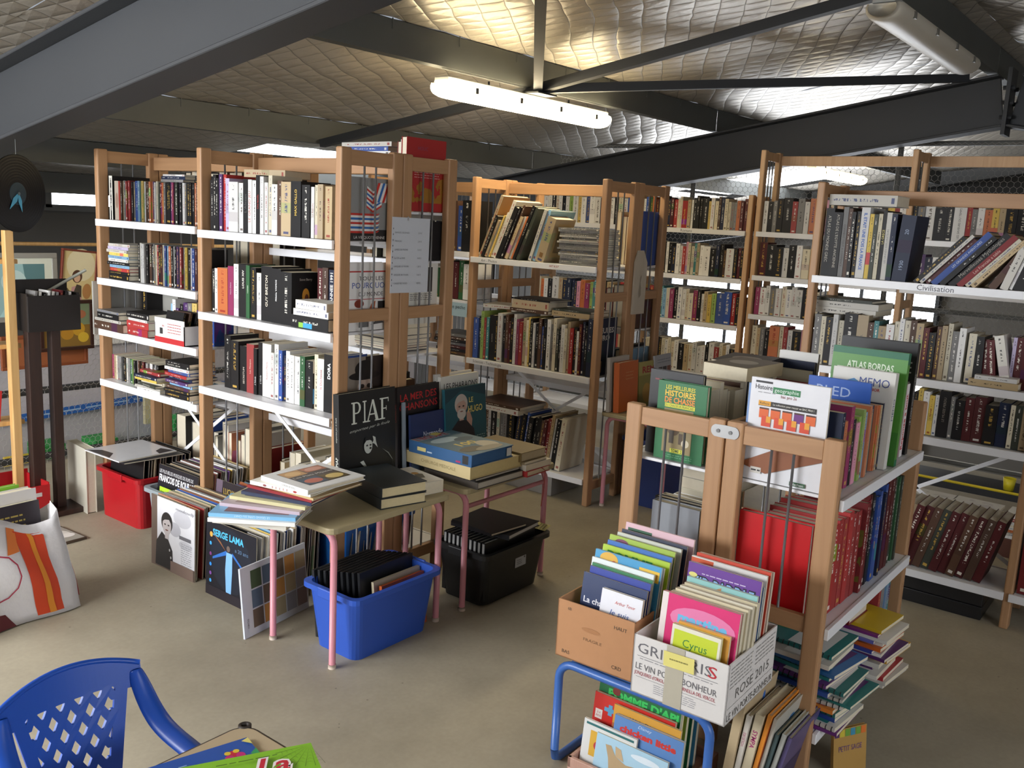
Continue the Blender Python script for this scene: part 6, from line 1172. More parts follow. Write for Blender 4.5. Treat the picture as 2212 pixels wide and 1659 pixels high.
# white carton
pb_(2.118, 1.048, zb2 + 0.045, 0.10, 0.165, 0.142, '#D8DC3A', 'lime paperback about a butterfly at the front of the wine carton', [('r', 0.0, 0.0, 1, 1, '#E0DCC8'), ('r', 0.05, 0.03, 0.95, 0.93, '#C2D02E'), ('t', 'Cyrus', 0.5, 0.72, 0.13, '#2E7A3A', {'w': 0.5}), ('t', 'le papillon', 0.5, 0.52, 0.075, '#2A3A22', {'w': 0.55})], t=0.013, group=GW)
pb_(2.134, 1.040, zb2 + 0.03, 0.10, 0.185, 0.15, '#D89A3A', 'orange paperback directly behind the lime butterfly one', t=0.01, group=GW)
pb_(2.148, 1.105, zb2, 0.10, 0.275, 0.228, '#D82E72', 'bright pink reading book with pale blue title', [('r', 0, 0, 0.08, 1, '#E4D8D4'), ('e', 0.55, 0.78, 0.42, 0.14, '#E07AA8'), ('t', 'martine', 0.55, 0.79, 0.10, '#6AB4DC', {'w': 0.64, 'b': 0.05}), ('t', "Apprendre a lire\nen s'amusant", 0.52, 0.57, 0.05, '#F0E4E8', {'w': 0.56, 'b': 0.02}), ('e', 0.9, 0.2, 0.1, 0.1, '#5A9AAA')], t=0.012, group=GW)
for k in range(4): pb_(2.168 + 0.018*k, 1.092 - 0.004*k, zb2, 0.10, 0.272 + 0.004*k, 0.215, ('#D8CDB0', '#D2C6A6', '#CFC8B4', '#C6BA9A')[k], '%s cream children\'s paperback behind the pink reading book' % ORD[k], t=0.016, group=GW)
pb_(2.245, 1.085, zb2, 0.10, 0.295, 0.21, '#8FC2BE', 'pale turquoise adventure comic in the wine carton', [('p', [(0.3, 0.9), (0.5, 0.98), (0.5, 0.8)], '#B88A5A')], t=0.01, group=GW)
pb_(2.262, 1.092, zb2, 0.09, 0.332, 0.218, '#6A3E94', 'violet comic with chrome-blue block title', [('n', 0.2, 0.91, 0.8, 0.94, 1, '#C8B8D8'), ('t', 'KID PADDLE', 0.5, 0.83, 0.12, '#1E1A2E', {'w': 0.88, 'b': 0.10}), ('t', 'KID PADDLE', 0.5, 0.832, 0.12, '#8FB4E0', {'w': 0.84, 'b': 0.02}), ('e', 0.08, 0.9, 0.06, 0.02, '#D8D07A'), ('e', 0.08, 0.78, 0.06, 0.02, '#D8D07A'), ('e', 0.94, 0.8, 0.06, 0.02, '#D8D07A'), ('r', 0.0, 0.0, 1.0, 0.7, '#D8C63A')], t=0.012, group=GW)
pb_(2.285, 1.085, zb2, 0.09, 0.31, 0.21, '#5A8AA8', 'slate-blue comic behind the violet one', group=GW)
pb_(2.305, 1.105, zb2, 0.09, 0.335, 0.228, '#DAD6D0', 'white comic magazine with an orange corner logo', [('r', 0, 0.84, 0.3, 0.99, '#C8552E'), ('t', 'tcho!', 0.15, 0.92, 0.06, '#EDE6DA', {'w': 0.2, 'b': 0.03}), ('t', 'E  D  I  T  O', 0.66, 0.9, 0.05, '#B03A34', {'w': 0.55}), ('n', 0.4, 0.8, 0.95, 0.84, 1, '#8A8A8A')], group=GW)
pb_(2.325, 1.10, zb2, 0.09, 0.34, 0.225, '#C8452E', 'red language magazine at the back of the wine carton', [('n', 0.3, 0.91, 0.95, 0.95, 1, '#EDE0D8')], group=GW); pb_(2.345, 1.10, zb2, 0.09, 0.335, 0.225, '#DAD2C2', 'ivory comic behind the red magazine', group=GW)
# wooden crate of picture books on the floor under the stool
PKW = wood('#B58A78', '#CBA291', 'pinkish_crate_wood')
e = empty('wooden_crate', (2.12, 1.345, 0), 0.03, 'pinkish wooden crate of picture books under the blue stool', 'crate')
for q in ((0, 0.012, -0.34, 0, 0.02, 0.052), (0.31, 0.322, -0.34, 0, 0.02, 0.052), (0, 0.32, -0.012, 0, 0.02, 0.052), (0, 0.32, -0.34, -0.328, 0.02, 0.052), (0, 0.32, -0.34, 0, 0.0, 0.02)): box_ob('slat', q, PKW, e, bevel=0.002)
GC = 'picture books in the wooden crate'; zc = 0.022
pb_(2.146, 1.275, zc, 0.16, 0.118, 0.235, '#A9CCDF', 'sky picture book with a tan animal reaching up in the crate', [('e', 0.7, 0.8, 0.2, 0.08, '#DCE8F0'), ('p', [(0.25, 0.0), (0.2, 0.5), (0.14, 0.8), (0.22, 0.82), (0.3, 0.6), (0.45, 0.5), (0.62, 0.55), (0.75, 0.4), (0.7, 0.0)], '#B49A74'), ('p', [(0.3, 0.6), (0.28, 0.85), (0.36, 0.82), (0.42, 0.55)], '#C2A882')], t=0.01, group=GC)
pb_(2.158, 1.328, zc, 0.12, 0.14, 0.18, '#D8D8D4', 'white picture book with a building-block cover in the crate', [('r', 0.05, 0.9, 0.95, 0.95, '#2E6A6A'), ('r', 0.15, 0.25, 0.6, 0.8, '#D8A83A'), ('e', 0.35, 0.5, 0.12, 0.12, '#B8343E')], group=GC)
pb_(2.170, 1.235, zc, 0.12, 0.180, 0.225, '#5C86BE', 'blue picture book with a red cartoon title in the crate', [('t', 'chicken little', 0.5, 0.82, 0.10, '#C8342E', {'w': 0.82, 'b': 0.05}), ('t', 'Disney', 0.45, 0.94, 0.05, '#C8D8EC', {'w': 0.2, 'sh': 0.3})], t=0.012, group=GC)
pb_(2.186, 1.25, zc, 0.12, 0.20, 0.22, '#D29A3A', 'honey-coloured picture book behind the blue one', [('t', 'Walt Disney', 0.5, 0.86, 0.055, '#3A2A1A', {'w': 0.5, 'sh': 0.2}), ('r', 0, 0.0, 1, 0.72, '#A8643A')], group=GC)
pb_(2.202, 1.328, zc, 0.12, 0.205, 0.27, '#C8281E', 'red picture book with a blue plus and yellow shapes', [('r', 0.03, 0.62, 0.12, 0.76, '#E4DCD4'), ('t', '3-6\nANS', 0.075, 0.69, 0.035, '#B8281E'), ('r', 0.19, 0.72, 0.24, 0.88, '#5A9AC0'), ('r', 0.14, 0.77, 0.29, 0.83, '#5A9AC0'), ('e', 0.36, 0.66, 0.07, 0.07, '#E0B83A'), ('p', [(0.55, 0.5), (0.6, 0.72), (0.75, 0.6)], '#E0B83A'), ('e', 0.8, 0.7, 0.03, 0.03, '#5AA03A'), ('r', 0.45, 0.6, 0.53, 0.72, '#5A9AC0')], t=0.012, group=GC)
pb_(2.222, 1.328, zc, 0.12, 0.235, 0.275, '#1F6A3A', 'dark green magazine with bright green letters in the crate', [('t', "POMME D'API", 0.55, 0.88, 0.10, '#3AC05A', {'w': 0.86, 'b': 0.05}), ('e', 0.22, 0.92, 0.05, 0.05, '#7A2A22')], t=0.010, group=GC)
for k in range(5): pb_(2.245 + 0.026*k, 1.325 - 0.006*k, zc, 0.10 - 0.01*k, 0.245, 0.25, ('#2E7A4A', '#C8B83A', '#8AA03A', '#1F5A3A', '#3A7A9A')[k], '%s story magazine, %s behind the green letters' % (('mid-green', 'mustard', 'moss', 'forest green', 'steel-blue')[k], ORD[k]), t=0.016, group=GC)
# albums standing on the floor beside the stool, spines towards the chair
TA = TR(2.325, 0.955, 0.0) @ RZ(-PI/2)
u = 0.0
for k, (c, t, h, lean, lab, tt) in enumerate((('#C2AC88', 0.026, 0.325, 0.10, 'sand picture album with a green title plate, first of the floor albums', None), ('#CFC8BC', 0.014, 0.275, 0.12, 'thin grey-white album behind the sand one', 'VOLEURS'), ('#CDBFA0', 0.024, 0.285, 0.14, 'cream album with magenta spine letters', 'SYMPA'), ('#D8862E', 0.012, 0.29, 0.16, 'orange and yellow picture album on the floor', None), ('#B8B4A8', 0.010, 0.28, 0.17, 'pale picture album before the orange one', None), ('#4A5A5A', 0.010, 0.23, 0.18, 'dark teal thin album on the floor', None), ('#A8A8A0', 0.012, 0.235, 0.2, 'light grey thin album on the floor', None), ('#5A5078', 0.012, 0.225, 0.21, 'dusky violet album, last of the floor albums', None))):
    o = hero('picture_album', TA @ TR(u, 0.01*k, 0.0) @ RY(lean), t, h, 0.235, c, lab, group='albums standing beside the stool')
    if tt: spine_title(o, t, h, tt, '#A02A6A' if k == 2 else '#B87A8A', t*0.55, 0.72, k != 2, 0.02)
    right_cover(o, t, h, 0.235, [[('r', 0.1, 0.62, 0.8, 0.82, '#6A8A62'), ('n', 0.2, 0.7, 0.7, 0.76, 1, '#3A4A36')], [], [('n', 0.2, 0.8, 0.6, 0.85, 1, '#6A4A3A')], [('r', 0.02, 0.05, 0.95, 0.9, '#C8562A'), ('e', 0.5, 0.5, 0.2, 0.2, '#E0A03A')], [('e', 0.6, 0.8, 0.1, 0.06, '#4A7AA8')], [], [('r', 0.3, 0.3, 0.9, 0.9, '#4A7A8A')], [('r', 0.1, 0.1, 0.9, 0.5, '#3A3458')]][k] or [('r', 0.4, 0.1, 0.6, 0.12, c)])
    u += (t + 0.001) / math.cos(lean)
o = hero('picture_album', TR(2.66, 0.74, 0.0) @ RZ(-0.5) @ RX(-0.12) @ RZ(-PI/2), 0.012, 0.14, 0.13, '#B08A4A', 'tan picture book with a striped rainbow top on the floor')
right_cover(o, 0.012, 0.14, 0.13, [('r', 0.02 + 0.16*k, 0.82, 0.16 + 0.16*k, 0.98, c) for k, c in enumerate(('#4A2A5A', '#C8B83A', '#6A9A3A', '#3A8AA8', '#6A9A3A', '#D8702A'))] + [('t', 'PETIT SAGE', 0.5, 0.55, 0.12, '#6A4A7A', {'w': 0.7})])
# ---------------------------------------------------------------- table in front with children's books
e = empty('school_table', (1.135, 1.558, 0), 0, 'low tan table with dark rim and children\'s books at the picture\'s bottom edge', 'table')
e['label'] = 'low tan table with a dark rubber rim and two children\'s books'
Wt, Dt, Ht = 0.70, 0.50, 0.50; r = 0.04
def rr_poly(x0, x1, y0, y1, r, n=6):
    pts = []
    for cx, cy, a0 in ((x1 - r, y1 - r, 0), (x0 + r, y1 - r, PI/2), (x0 + r, y0 + r, PI), (x1 - r, y0 + r, 1.5*PI)):
        pts += [(cx + r*math.cos(a0 + PI/2*k/n), cy + r*math.sin(a0 + PI/2*k/n)) for k in range(n + 1)]
    return pts
MB().prism(rr_poly(-Wt, 0, -Dt, 0, r), Ht - 0.02, Ht).build('table_top', mat('#C2AE8E', 0.45, 0, 0.04, 12.0), e, bevel=0.002)
MB().tube([(x, y, Ht - 0.008) for x, y in rr_poly(-Wt - 0.002, 0.002, -Dt - 0.002, 0.002, r)], 0.0065, 6, closed=True).build('rim', mat('#4A3E34', 0.6), e, smooth=True)
for x in (-Wt + 0.0, 0.0):
    for y in (-Dt, 0.0):
        sx = 1 if x == 0 else -1; sy = 1 if y == 0 else -1; px, py = x - sx*0.005, y - sy*0.005
        MB().lathe([(0.008, 0.0), (0.014, 0.0), (0.0145, Ht + 0.001), (0.010, Ht + 0.003), (0.0075, Ht + 0.001), (0.007, Ht - 0.03), (0.0, Ht - 0.03)], 14).xf(TR(px, py, 0)).build('leg', mat('#3E3630', 0.55, 0.2), e, smooth=True)
zt = Ht + 0.0006
a_ = 0.22
o = hero('picture_book', flat_m(0.722, 1.369, zt, PI/2 - 0.257) , 0.006, 0.225, 0.33, '#2A55A8', 'blue children\'s book with drums and a butterfly on the low table', hard=False)
right_cover(o, 0.006, 0.225, 0.33, [('e', 0.86, 0.80, 0.03, 0.055, '#C8283A'), ('e', 0.825, 0.75, 0.028, 0.05, '#C82A7A'), ('e', 0.895, 0.75, 0.028, 0.05, '#C82A7A'), ('e', 0.83, 0.83, 0.02, 0.03, '#E0C03A'), ('e', 0.885, 0.83, 0.02, 0.03, '#E0C03A'),
    ('e', 0.62, 0.70, 0.04, 0.07, '#D89A4A'), ('e', 0.62, 0.68, 0.038, 0.045, '#5AA03A'), ('e', 0.74, 0.52, 0.05, 0.06, '#D89A4A'), ('e', 0.745, 0.51, 0.045, 0.04, '#C8342E'), ('e', 0.47, 0.64, 0.045, 0.07, '#D89A4A'), ('e', 0.47, 0.62, 0.042, 0.045, '#8A9AD8'), ('e', 0.6, 0.42, 0.06, 0.06, '#E4D02A'), ('e', 0.86, 0.5, 0.07, 0.07, '#6AB84A'), ('p', [(0.95, 0.95), (1.0, 0.98), (1.0, 0.86)], '#E4D87A'), ('p', [(0.95, 0.72), (1.0, 0.78), (1.0, 0.6)], '#3A9A5A'), ('p', [(0.95, 0.5), (1.0, 0.55), (1.0, 0.42)], '#D8402E'), ('n', 0.53, 0.82, 0.58, 0.86, 1, '#9AB8E0'), ('n', 0.68, 0.64, 0.74, 0.68, 1, '#9AB8E0')])
a_ = 0.16
o = hero('picture_book', flat_m(0.797, 1.314, zt + 0.0065, 1.0926), 0.006, 0.23, 0.30, '#86BE2E', 'lime green children\'s book with a cobweb and red script on the low table', hard=False)
web = []
for k in range(7):
    a0 = PI + 0.1 + k*0.28; web.append(('p', [(0.985, 0.97), (0.985 + 0.24*math.cos(a0), 0.97 + 0.34*math.sin(a0)), (0.985 + 0.24*math.cos(a0 + 0.012), 0.97 + 0.34*math.sin(a0 + 0.012))], '#3A4A1E'))
for rr_ in (0.06, 0.10, 0.14, 0.18, 0.22):
    for k in range(6):
        a0 = PI + 0.1 + k*0.28; a1 = a0 + 0.28; P = lambda q, s: (0.985 + q*math.cos(s), 0.97 + q*1.42*math.sin(s))
        web.append(('p', [P(rr_, a0), P(rr_*0.94, (a0+a1)/2), P(rr_, a1), P(rr_*0.93 , (a0+a1)/2)], '#3A4A1E'))
right_cover(o, 0.006, 0.23, 0.30, web + [('t', 'La', 0.70, 0.74, 0.22, '#EDE4E4', {'b': 0.09, 'sh': 0.25, 'rot': -0.05}), ('t', 'La', 0.70, 0.74, 0.22, '#C8283A', {'b': 0.02, 'sh': 0.25, 'rot': -0.05}), ('e', 0.38, 0.62, 0.14, 0.02, '#D8A52E'), ('n', 0.35, 0.86, 0.75, 0.9, 1, '#4A6A1E'), ('e', 0.45, 0.53, 0.03, 0.03, '#4A5A3A'), ('e', 0.36, 0.51, 0.03, 0.03, '#4A5A3A')])
# ---------------------------------------------------------------- child's blue plastic armchair
e = empty('plastic_chair', (0.867, 1.80, 0), 0.0, "child's bright blue plastic armchair with a lattice back", 'chair')
BC = mat('#1F52B8', 0.32, 0, 0.03, 4.0)
def bk(s, z): return (s, -(s/0.15)**2*0.022 + (z - 0.6)*0.22, z)      # curved, raked back surface; -y towards the sitter
def patch(mb, pts):
    """polygon in (s, z) made thick"""
    n = len(pts); th = 0.007
    f = [bk(*p) for p in pts]; b_ = [(x, y + th, z) for x, y, z in f]
    mb.add(f + b_, [tuple(range(n)), tuple(range(n, 2*n))[::-1]] + [(i, i + n, (i+1) % n + n, (i+1) % n) for i in range(n)])
S = 0.152
def topz(s): return 0.640 - 1.35*s*s
def lw(z): return 0.042 + 0.20*(z - 0.30)                             # half width of the lattice field
mb = MB(); n = 20
for k in range(n):                                                     # top band
    s0 = -S + 2*S*k/n; s1 = s0 + 2*S/n
    lo = lambda q: 0.573 - 0.3*abs(q)*0 - (0.012 if abs(q) > 0.10 else 0)
    patch(mb, [(s0, lo(s0)), (s1, lo(s1)), (s1, topz(s1)), (s0, topz(s0))])
for sg in (-1, 1):                                                     # uprights flanking the lattice
    for k in range(10):
        z0 = 0.28 + 0.03*k; z1 = z0 + 0.0302
        q = [(sg*lw(z0), z0), (sg*(lw(z0) + 0.026), z0), (sg*(lw(z1) + 0.026), z1), (sg*lw(z1), z1)]
        patch(mb, q if sg > 0 else q[::-1])
pitch = 0.0395; wd = 0.0098
for dsgn in (-1, 1):                                                   # diagonal lattice bars
    for k in range(-9, 10):
        seg = []
        for i in range(61):
            z = 0.30 + 0.278*i/60; s_ = k*pitch + dsgn*(z - 0.44)*0.60
            if abs(s_) <= lw(z) + 0.006: seg.append((s_, z))
        if len(seg) > 2:
            st = max(1, len(seg)//5); pts = seg[::st]
            if pts[-1] != seg[-1]: pts.append(seg[-1])
            for (sa, za), (sb, zb_) in zip(pts[:-1], pts[1:]): patch(mb, [(sa - wd, za), (sa + wd, za), (sb + wd, zb_), (sb - wd, zb_)])
for k in range(4):
    s0 = -0.06 + 0.03*k; patch(mb, [(s0, 0.27), (s0 + 0.03, 0.27), (s0 + 0.03, 0.31), (s0, 0.31)])
mb.build('backrest', BC, e)
MB().tube([(x, y + 0.0035, z) for x, y, z in [bk(-S + 2*S*k/24, topz(-S + 2*S*k/24)) for k in range(25)]], 0.0062, 8).build('top_rim', BC, e, smooth=True)
for sg in (-1, 1):                                                     # arms sweep from the back corners down and forward
    pts = [(0.142, -0.020, 0.598), (0.148, -0.035, 0.565), (0.152, -0.062, 0.525), (0.155, -0.10, 0.495), (0.160, -0.15, 0.480), (0.166, -0.20, 0.470), (0.170, -0.26, 0.455), (0.168, -0.30, 0.42)]
    mb = MB(); w = [0.012, 0.019, 0.021, 0.022, 0.022, 0.022, 0.021, 0.018]; vs = []; L = len(pts)
    for i, p in enumerate(pts):
        p = Vector((sg*p[0], p[1], p[2])); a_ = Vector(pts[min(i+1, L-1)]); b_ = Vector(pts[max(i-1, 0)]); t_ = Vector((sg*(a_.x - b_.x), a_.y - b_.y, a_.z - b_.z)).normalized(); sd = Vector((1,0,0)); up = t_.cross(sd).normalized()
        if up.z < 0 and abs(up.y) < 0.95: up = -up
        for q, h_ in ((-1.0, -0.012), (-0.75, 0.0), (-0.2, 0.005), (0.2, 0.005), (0.75, 0.0), (1.0, -0.012)): vs.append(p + sd*(q*w[i]) + up*h_)
    mb.add(vs, [(i*6 + k, i*6 + k + 1, (i+1)*6 + k + 1, (i+1)*6 + k) for i in range(L-1) for k in range(5)])
    o = mb.build('armrest', BC, e, smooth=True); sm = o.modifiers.new('thick', 'SOLIDIFY'); sm.thickness = 0.005; sb_ = o.modifiers.new('smooth', 'SUBSURF'); sb_.levels = 2; sb_.render_levels = 2
    MB().tube([(sg*0.168, -0.30, 0.43), (sg*0.168, -0.305, 0.25), (sg*0.172, -0.31, 0.0)], [0.015, 0.017, 0.012], 8).build('leg', BC, e, smooth=True)
    MB().tube([(sg*0.10, -0.075, 0.30), (sg*0.135, -0.05, 0.25), (sg*0.15, -0.01, 0.0)], [0.016, 0.017, 0.012], 8).build('leg', BC, e, smooth=True)
MB().prism(rr_poly(-0.15, 0.15, -0.33, -0.07, 0.04), 0.275, 0.29).build('seat', BC, e, bevel=0.005)
# ---------------------------------------------------------------- beyond the record crates: hall partition, paintings, stand, rack, bag
wall('wall_partition', (0.0, 6.6, 6.3, 6.4, -3.0, 0.66), mat('#B9B4B8', 0.85, 0, 0.04, 2.0), 'pale partition of the hall below, seen through the netting')
o = box_ob('trim_1', (0.0, 6.6, 6.26, 6.3, 0.585, 0.665), mat('#E4E2DE', 0.6)); o['kind'] = 'structure'; o['label'] = 'white capping along the pale partition'
bn = MB().box(0, 2.6, -0.004, 0, 0, 0.055).build('banner', mat('#2A62B0', 0.5)); bn.matrix_world = TR(2.6, 6.25, 0.10) @ RY(-0.035); tag(bn, 'blue printed banner strip hung below the netting', 'banner')
art(bn, MX((0, -0.004, 0), (1,0,0), (0,0,1)), 2.6, 0.055, [('n', 0.02, 0.2, 0.98, 0.8, 1, '#9ABCE0')], 'lettering')
for k, (x, c, z0, z1) in enumerate(((2.78, '#2E8A3E', -0.42, -0.02), (2.98, '#CFD2CC', -0.45, -0.08), (3.15, '#2E8A3E', -0.4, -0.04), (3.75, '#2E9A4A', -0.2, 0.02), (2.62, '#D8B82E', -0.45, -0.1))):
    bx = MB().box(x, x + 0.16, 6.0, 6.2, z0 - 0.2, z1).build('packing_box', mat(c, 0.6)); art(bx, MX((x, 6.0, z0 - 0.2), (1,0,0), (0,0,1)), 0.16, z1 - z0 + 0.2, [('r', 0.1, 0.5, 0.9, 0.7, '#D8DCD4'), ('e', 0.5, 0.3, 0.25, 0.1, '#3A3A36')], 'print'); tag(bx, '%s packing box on a ledge beyond the netting' % ('grass-green', 'off-white', 'mid-green', 'bright green', 'yellow')[k], 'box')
pl_ = box_ob('ledge', (2.4, 4.2, 5.95, 6.28, -0.70, -0.62), mat('#8A5A42', 0.7)); tag(pl_, 'brown ledge carrying packing boxes beyond the netting', 'ledge')
pk = MB().prism([(0, 0), (0.22, 0), (0.18, 0.25), (0.06, 0.42), (0, 0.36)], 0, 0.03).xf(MX((3.62, 6.2, -0.02), (1,0,0), (0,0,1))).build('board_offcut', mat('#CFC49A', 0.7)); tag(pk, 'pale pointed board offcut behind the netting', 'board')
# hanging rod and paintings on the netting
rd_ = MB().tube([(1.6, 5.50, 1.335), (4.6, 5.50, 1.325)], 0.011, 8).build('hanging_rod', PINE, smooth=True); tag(rd_, 'pale wooden rod from which the paintings hang', 'rod')
def painting(label, x0, x1, z0, z1, y, frame, fw, el, roll=0.0, name='painting', mount=None):
    W, H = x1 - x0, z1 - z0
    e = empty(name, label=label, cat='painting', mtx=TR((x0 + x1)/2, y, (z0 + z1)/2) @ RY(roll))
    m = mat(frame, 0.4, 0.1)
    for q in ((-W/2, W/2, -0.012, 0.012, H/2 - fw, H/2), (-W/2, W/2, -0.012, 0.012, -H/2, -H/2 + fw), (-W/2, -W/2 + fw, -0.012, 0.012, -H/2 + fw, H/2 - fw), (W/2 - fw, W/2, -0.012, 0.012, -H/2 + fw, H/2 - fw)): box_ob('frame', q, m, e, bevel=0.003)
    cv = box_ob('canvas', (-W/2 + fw, W/2 - fw, -0.004, 0.006, -H/2 + fw, H/2 - fw), mat('#C8C4B0', 0.6), e)
    art(cv, MX((-W/2 + fw, -0.004, -H/2 + fw), (1,0,0), (0,0,1)), W - 2*fw, H - 2*fw, el, 'print')
    return e
painting('blue-green painting of a veiled figure in a silver frame', 2.18, 2.68, 0.885, 1.28, 5.50, '#9A9890', 0.03, [('r', 0, 0, 1, 1, '#DCE0D0'), ('r', 0.1, 0.0, 0.9, 0.9, '#9FC4C4'), ('p', [(0.62, 0.0), (0.9, 0.0), (0.9, 0.9), (0.62, 0.9), (0.66, 0.5)], '#5E8488'), ('e', 0.5, 0.6, 0.16, 0.2, '#C4DCD8'), ('e', 0.55, 0.5, 0.1, 0.1, '#3A4A4C'), ('p', [(0.3, 0), (0.45, 0.3), (0.6, 0.35), (0.8, 0.0)], '#B4DAD8'), ('r', 0.1, 0.25, 0.3, 0.5, '#6A9498')])
painting('painting of a seated girl in a dress with a reddish frame', 2.69, 2.91, 0.885, 1.30, 5.49, '#7A3A2A', 0.012, [('r', 0, 0, 1, 1, '#DCC890'), ('e', 0.55, 0.8, 0.45, 0.25, '#EADFB8'), ('e', 0.45, 0.62, 0.16, 0.1, '#5A3A28'), ('e', 0.45, 0.6, 0.1, 0.07, '#DDB494'), ('p', [(0.25, 0.1), (0.3, 0.45), (0.55, 0.5), (0.7, 0.1)], '#C89A96'), ('p', [(0.35, 0.35), (0.45, 0.5), (0.6, 0.48), (0.62, 0.3)], '#4A4238'), ('e', 0.78, 0.4, 0.14, 0.12, '#B5824E'), ('e', 0.12, 0.3, 0.14, 0.14, '#6A5A38'), ('r', 0, 0, 1, 0.1, '#5A4A2E')], roll=0.10)
painting('narrow red-framed picture hung at the end of the row', 2.93, 3.10, 0.90, 1.25, 5.50, '#7A2E22', 0.012, [('r', 0, 0, 1, 1, '#4A5A6A'), ('e', 0.5, 0.5, 0.3, 0.2, '#C86A3A')])
painting('sunflower painting with a dark brown frame low on the netting', 2.55, 2.875, 0.70, 1.0, 5.47, '#3A2018', 0.022, [('r', 0, 0, 1, 1, '#7A8A6A'), ('r', 0, 0, 1, 0.5, '#8A6A2E'), ('e', 0.75, 0.4, 0.14, 0.16, '#C89A2E'), ('e', 0.85, 0.2, 0.12, 0.12, '#D8B43A'), ('e', 0.5, 0.3, 0.14, 0.14, '#B8862A'), ('e', 0.8, 0.75, 0.12, 0.1, '#A86A4A')])
painting('orange-brown framed picture below the sunflowers', 2.35, 2.86, 0.60, 0.80, 5.52, '#8A4A2A', 0.02, [('r', 0, 0, 1, 1, '#9A5A36')])
gp = MB().box(0, 0.30, 0, 0.012, 0, 0.27).build('card_panel', mat('#A5A39C', 0.7)); gp.matrix_world = TR(2.378, 4.512, 0.93); tag(gp, 'large grey card panel beside the far post of the disc bookcase', 'panel')
# vinyl record clock hung from the rafter
ck = empty('record_clock', mtx=TR(1.885, 4.19, 1.615) @ RZ(0.42 - PI/2 + PI/2) @ RX(PI/2), label='black vinyl record clock with pale blue hands hanging from the rafter', cat='clock')
MB().lathe([(0.0, -0.003), (0.164, -0.003), (0.166, 0.0), (0.164, 0.002)] + [(0.162 - 0.006*k, 0.002 + (0.0002 if k % 2 else 0)) for k in range(18)] + [(0.05, 0.002), (0.0, 0.002)], 48).build('disc', mat('#08080A', 0.35, 0, 0.02, spec=0.25), ck, smooth=False)
MB().lathe([(0.048, 0.0022), (0.046, 0.003), (0.0, 0.003)], 32).build('paper_label', mat('#14323E', 0.5), ck)
for a_, L_, w_ in ((-2.25, 0.085, 0.012), (-1.35, 0.08, 0.010)):
    MB().prism([(0.0, -w_*0.3), (L_*0.4, -w_), (L_, 0.0), (L_*0.4, w_), (0.0, w_*0.3)], 0.005, 0.0062).xf(RZ(a_)).build('hand', mat('#4FA8CC', 0.4), ck)
MB().lathe([(0.007, 0.003), (0.007, 0.009), (0, 0.009)], 12).build('hub', mat('#6A7A80', 0.3, 0.6), ck)
MB().tube([(0.0, 0.165, 0), (0.0, 0.235, 0)], 0.0012, 5).build('hanging_wire', GALV, ck)
# dark wooden stand with a bin of discs
sd_ = empty('bin_stand', (2.20, 4.62, 0), 0.0, 'dark wooden stand carrying a black bin of discs', 'stand')
box_ob('base_board', (-0.17, 0.145, -0.085, 0.09, 0, 0.028), DARKWOOD, sd_, bevel=0.003)
for x0 in (-0.112, 0.002): box_ob('post', (x0, x0 + 0.062 - (0.015 if x0 > 0 else 0), -0.02, 0.03, 0.028, 0.953), DARKWOOD, sd_, bevel=0.003)
for q in ((-0.125, 0.135, -0.06, -0.05, 0.953, 1.13), (-0.125, 0.135, 0.07, 0.08, 0.953, 1.20), (-0.125, -0.115, -0.05, 0.07, 0.953, 1.14), (0.125, 0.135, -0.05, 0.07, 0.953, 1.14), (-0.115, 0.125, -0.05, 0.07, 0.953, 0.963)): box_ob('bin_panel', q, mat('#17110E', 0.5, 0, 0.05), sd_, bevel=0.002)
for k in range(9):
    book('compact_disc', TR(2.10 + 0.021*k, 4.577, 0.964) @ RY(0.12), 0.010, 0.19 - 0.004*(k % 3), 0.10, 'efkwfedkf'[k], '%s disc case, %s from the rack in the black bin' % (CNAME['efkwfedkf'[k]], ORD[k]), 'disc case', 'discs in the black bin', False)
lp_ = MB().tube([(2.22, 4.68, 1.135), (2.42, 4.66, 1.245)], 0.008, 6).build('grey_pole', mat('#8A8A7E', 0.5), smooth=True); tag(lp_, 'grey-green pole slanting from the bin to the post', 'pole')
# wooden display rack at the picture's edge
rk = empty('display_rack', (1.94, 4.66, 0), 0.0, 'pine display rack with sloping ledges and red books', 'rack')
box_ob('upright', (0.075, 0.115, -0.03, 0.012, 0, 1.44), PINE, rk, bevel=0.003); box_ob('upright', (-0.40, -0.36, -0.03, 0.012, 0, 1.44), PINE, rk, bevel=0.003)
for z in (0.50, 0.885, 1.30): box_ob('ledge', (-0.36, 0.15, 0.014, 0.15, z - 0.022, z), PINE, rk, bevel=0.003)
for z, c, h, x, lab in ((0.886, '#C8281E', 0.095, 1.80, 'red box leaning on the middle ledge of the pine rack'), (0.501, '#C22A30', 0.17, 1.80, 'red book leaning on the lower ledge of the pine rack')):
    hero('book', TR(x, 4.735, z) @ RY(0.10) @ RX(0.0) @ TR(0, 0, 0) @ RZ(-PI/2), 0.03, h, 0.185, c, lab)
hero('book', TR(1.80, 4.73, 0.915 + 0.07) @ RZ(-PI/2), 0.03, 0.10, 0.18, '#4A3A32', 'dark brown book above the red box on the rack')
rb_ = empty('archive_box', (1.80, 4.52, 0), -0.02, 'red archive box file with a metal ring hole on the floor', 'box')
for q in ((0, 0.325, 0, 0.006, 0, 0.19), (0, 0.325, 0.244, 0.25, 0, 0.22), (0, 0.006, 0.006, 0.244, 0, 0.2), (0.319, 0.325, 0.006, 0.244, 0, 0.2), (0.006, 0.319, 0.006, 0.244, 0, 0.006)): box_ob('panel', q, mat('#B21A1E', 0.5), rb_)
MB().lathe([(0.012, 0), (0.018, 0), (0.018, 0.004), (0.012, 0.004)], 20).xf(MX((0.255, 0, 0.05), (1,0,0), (0,0,1))).build('ring', mat('#A8A49C', 0.3, 0.8), rb_, smooth=True)
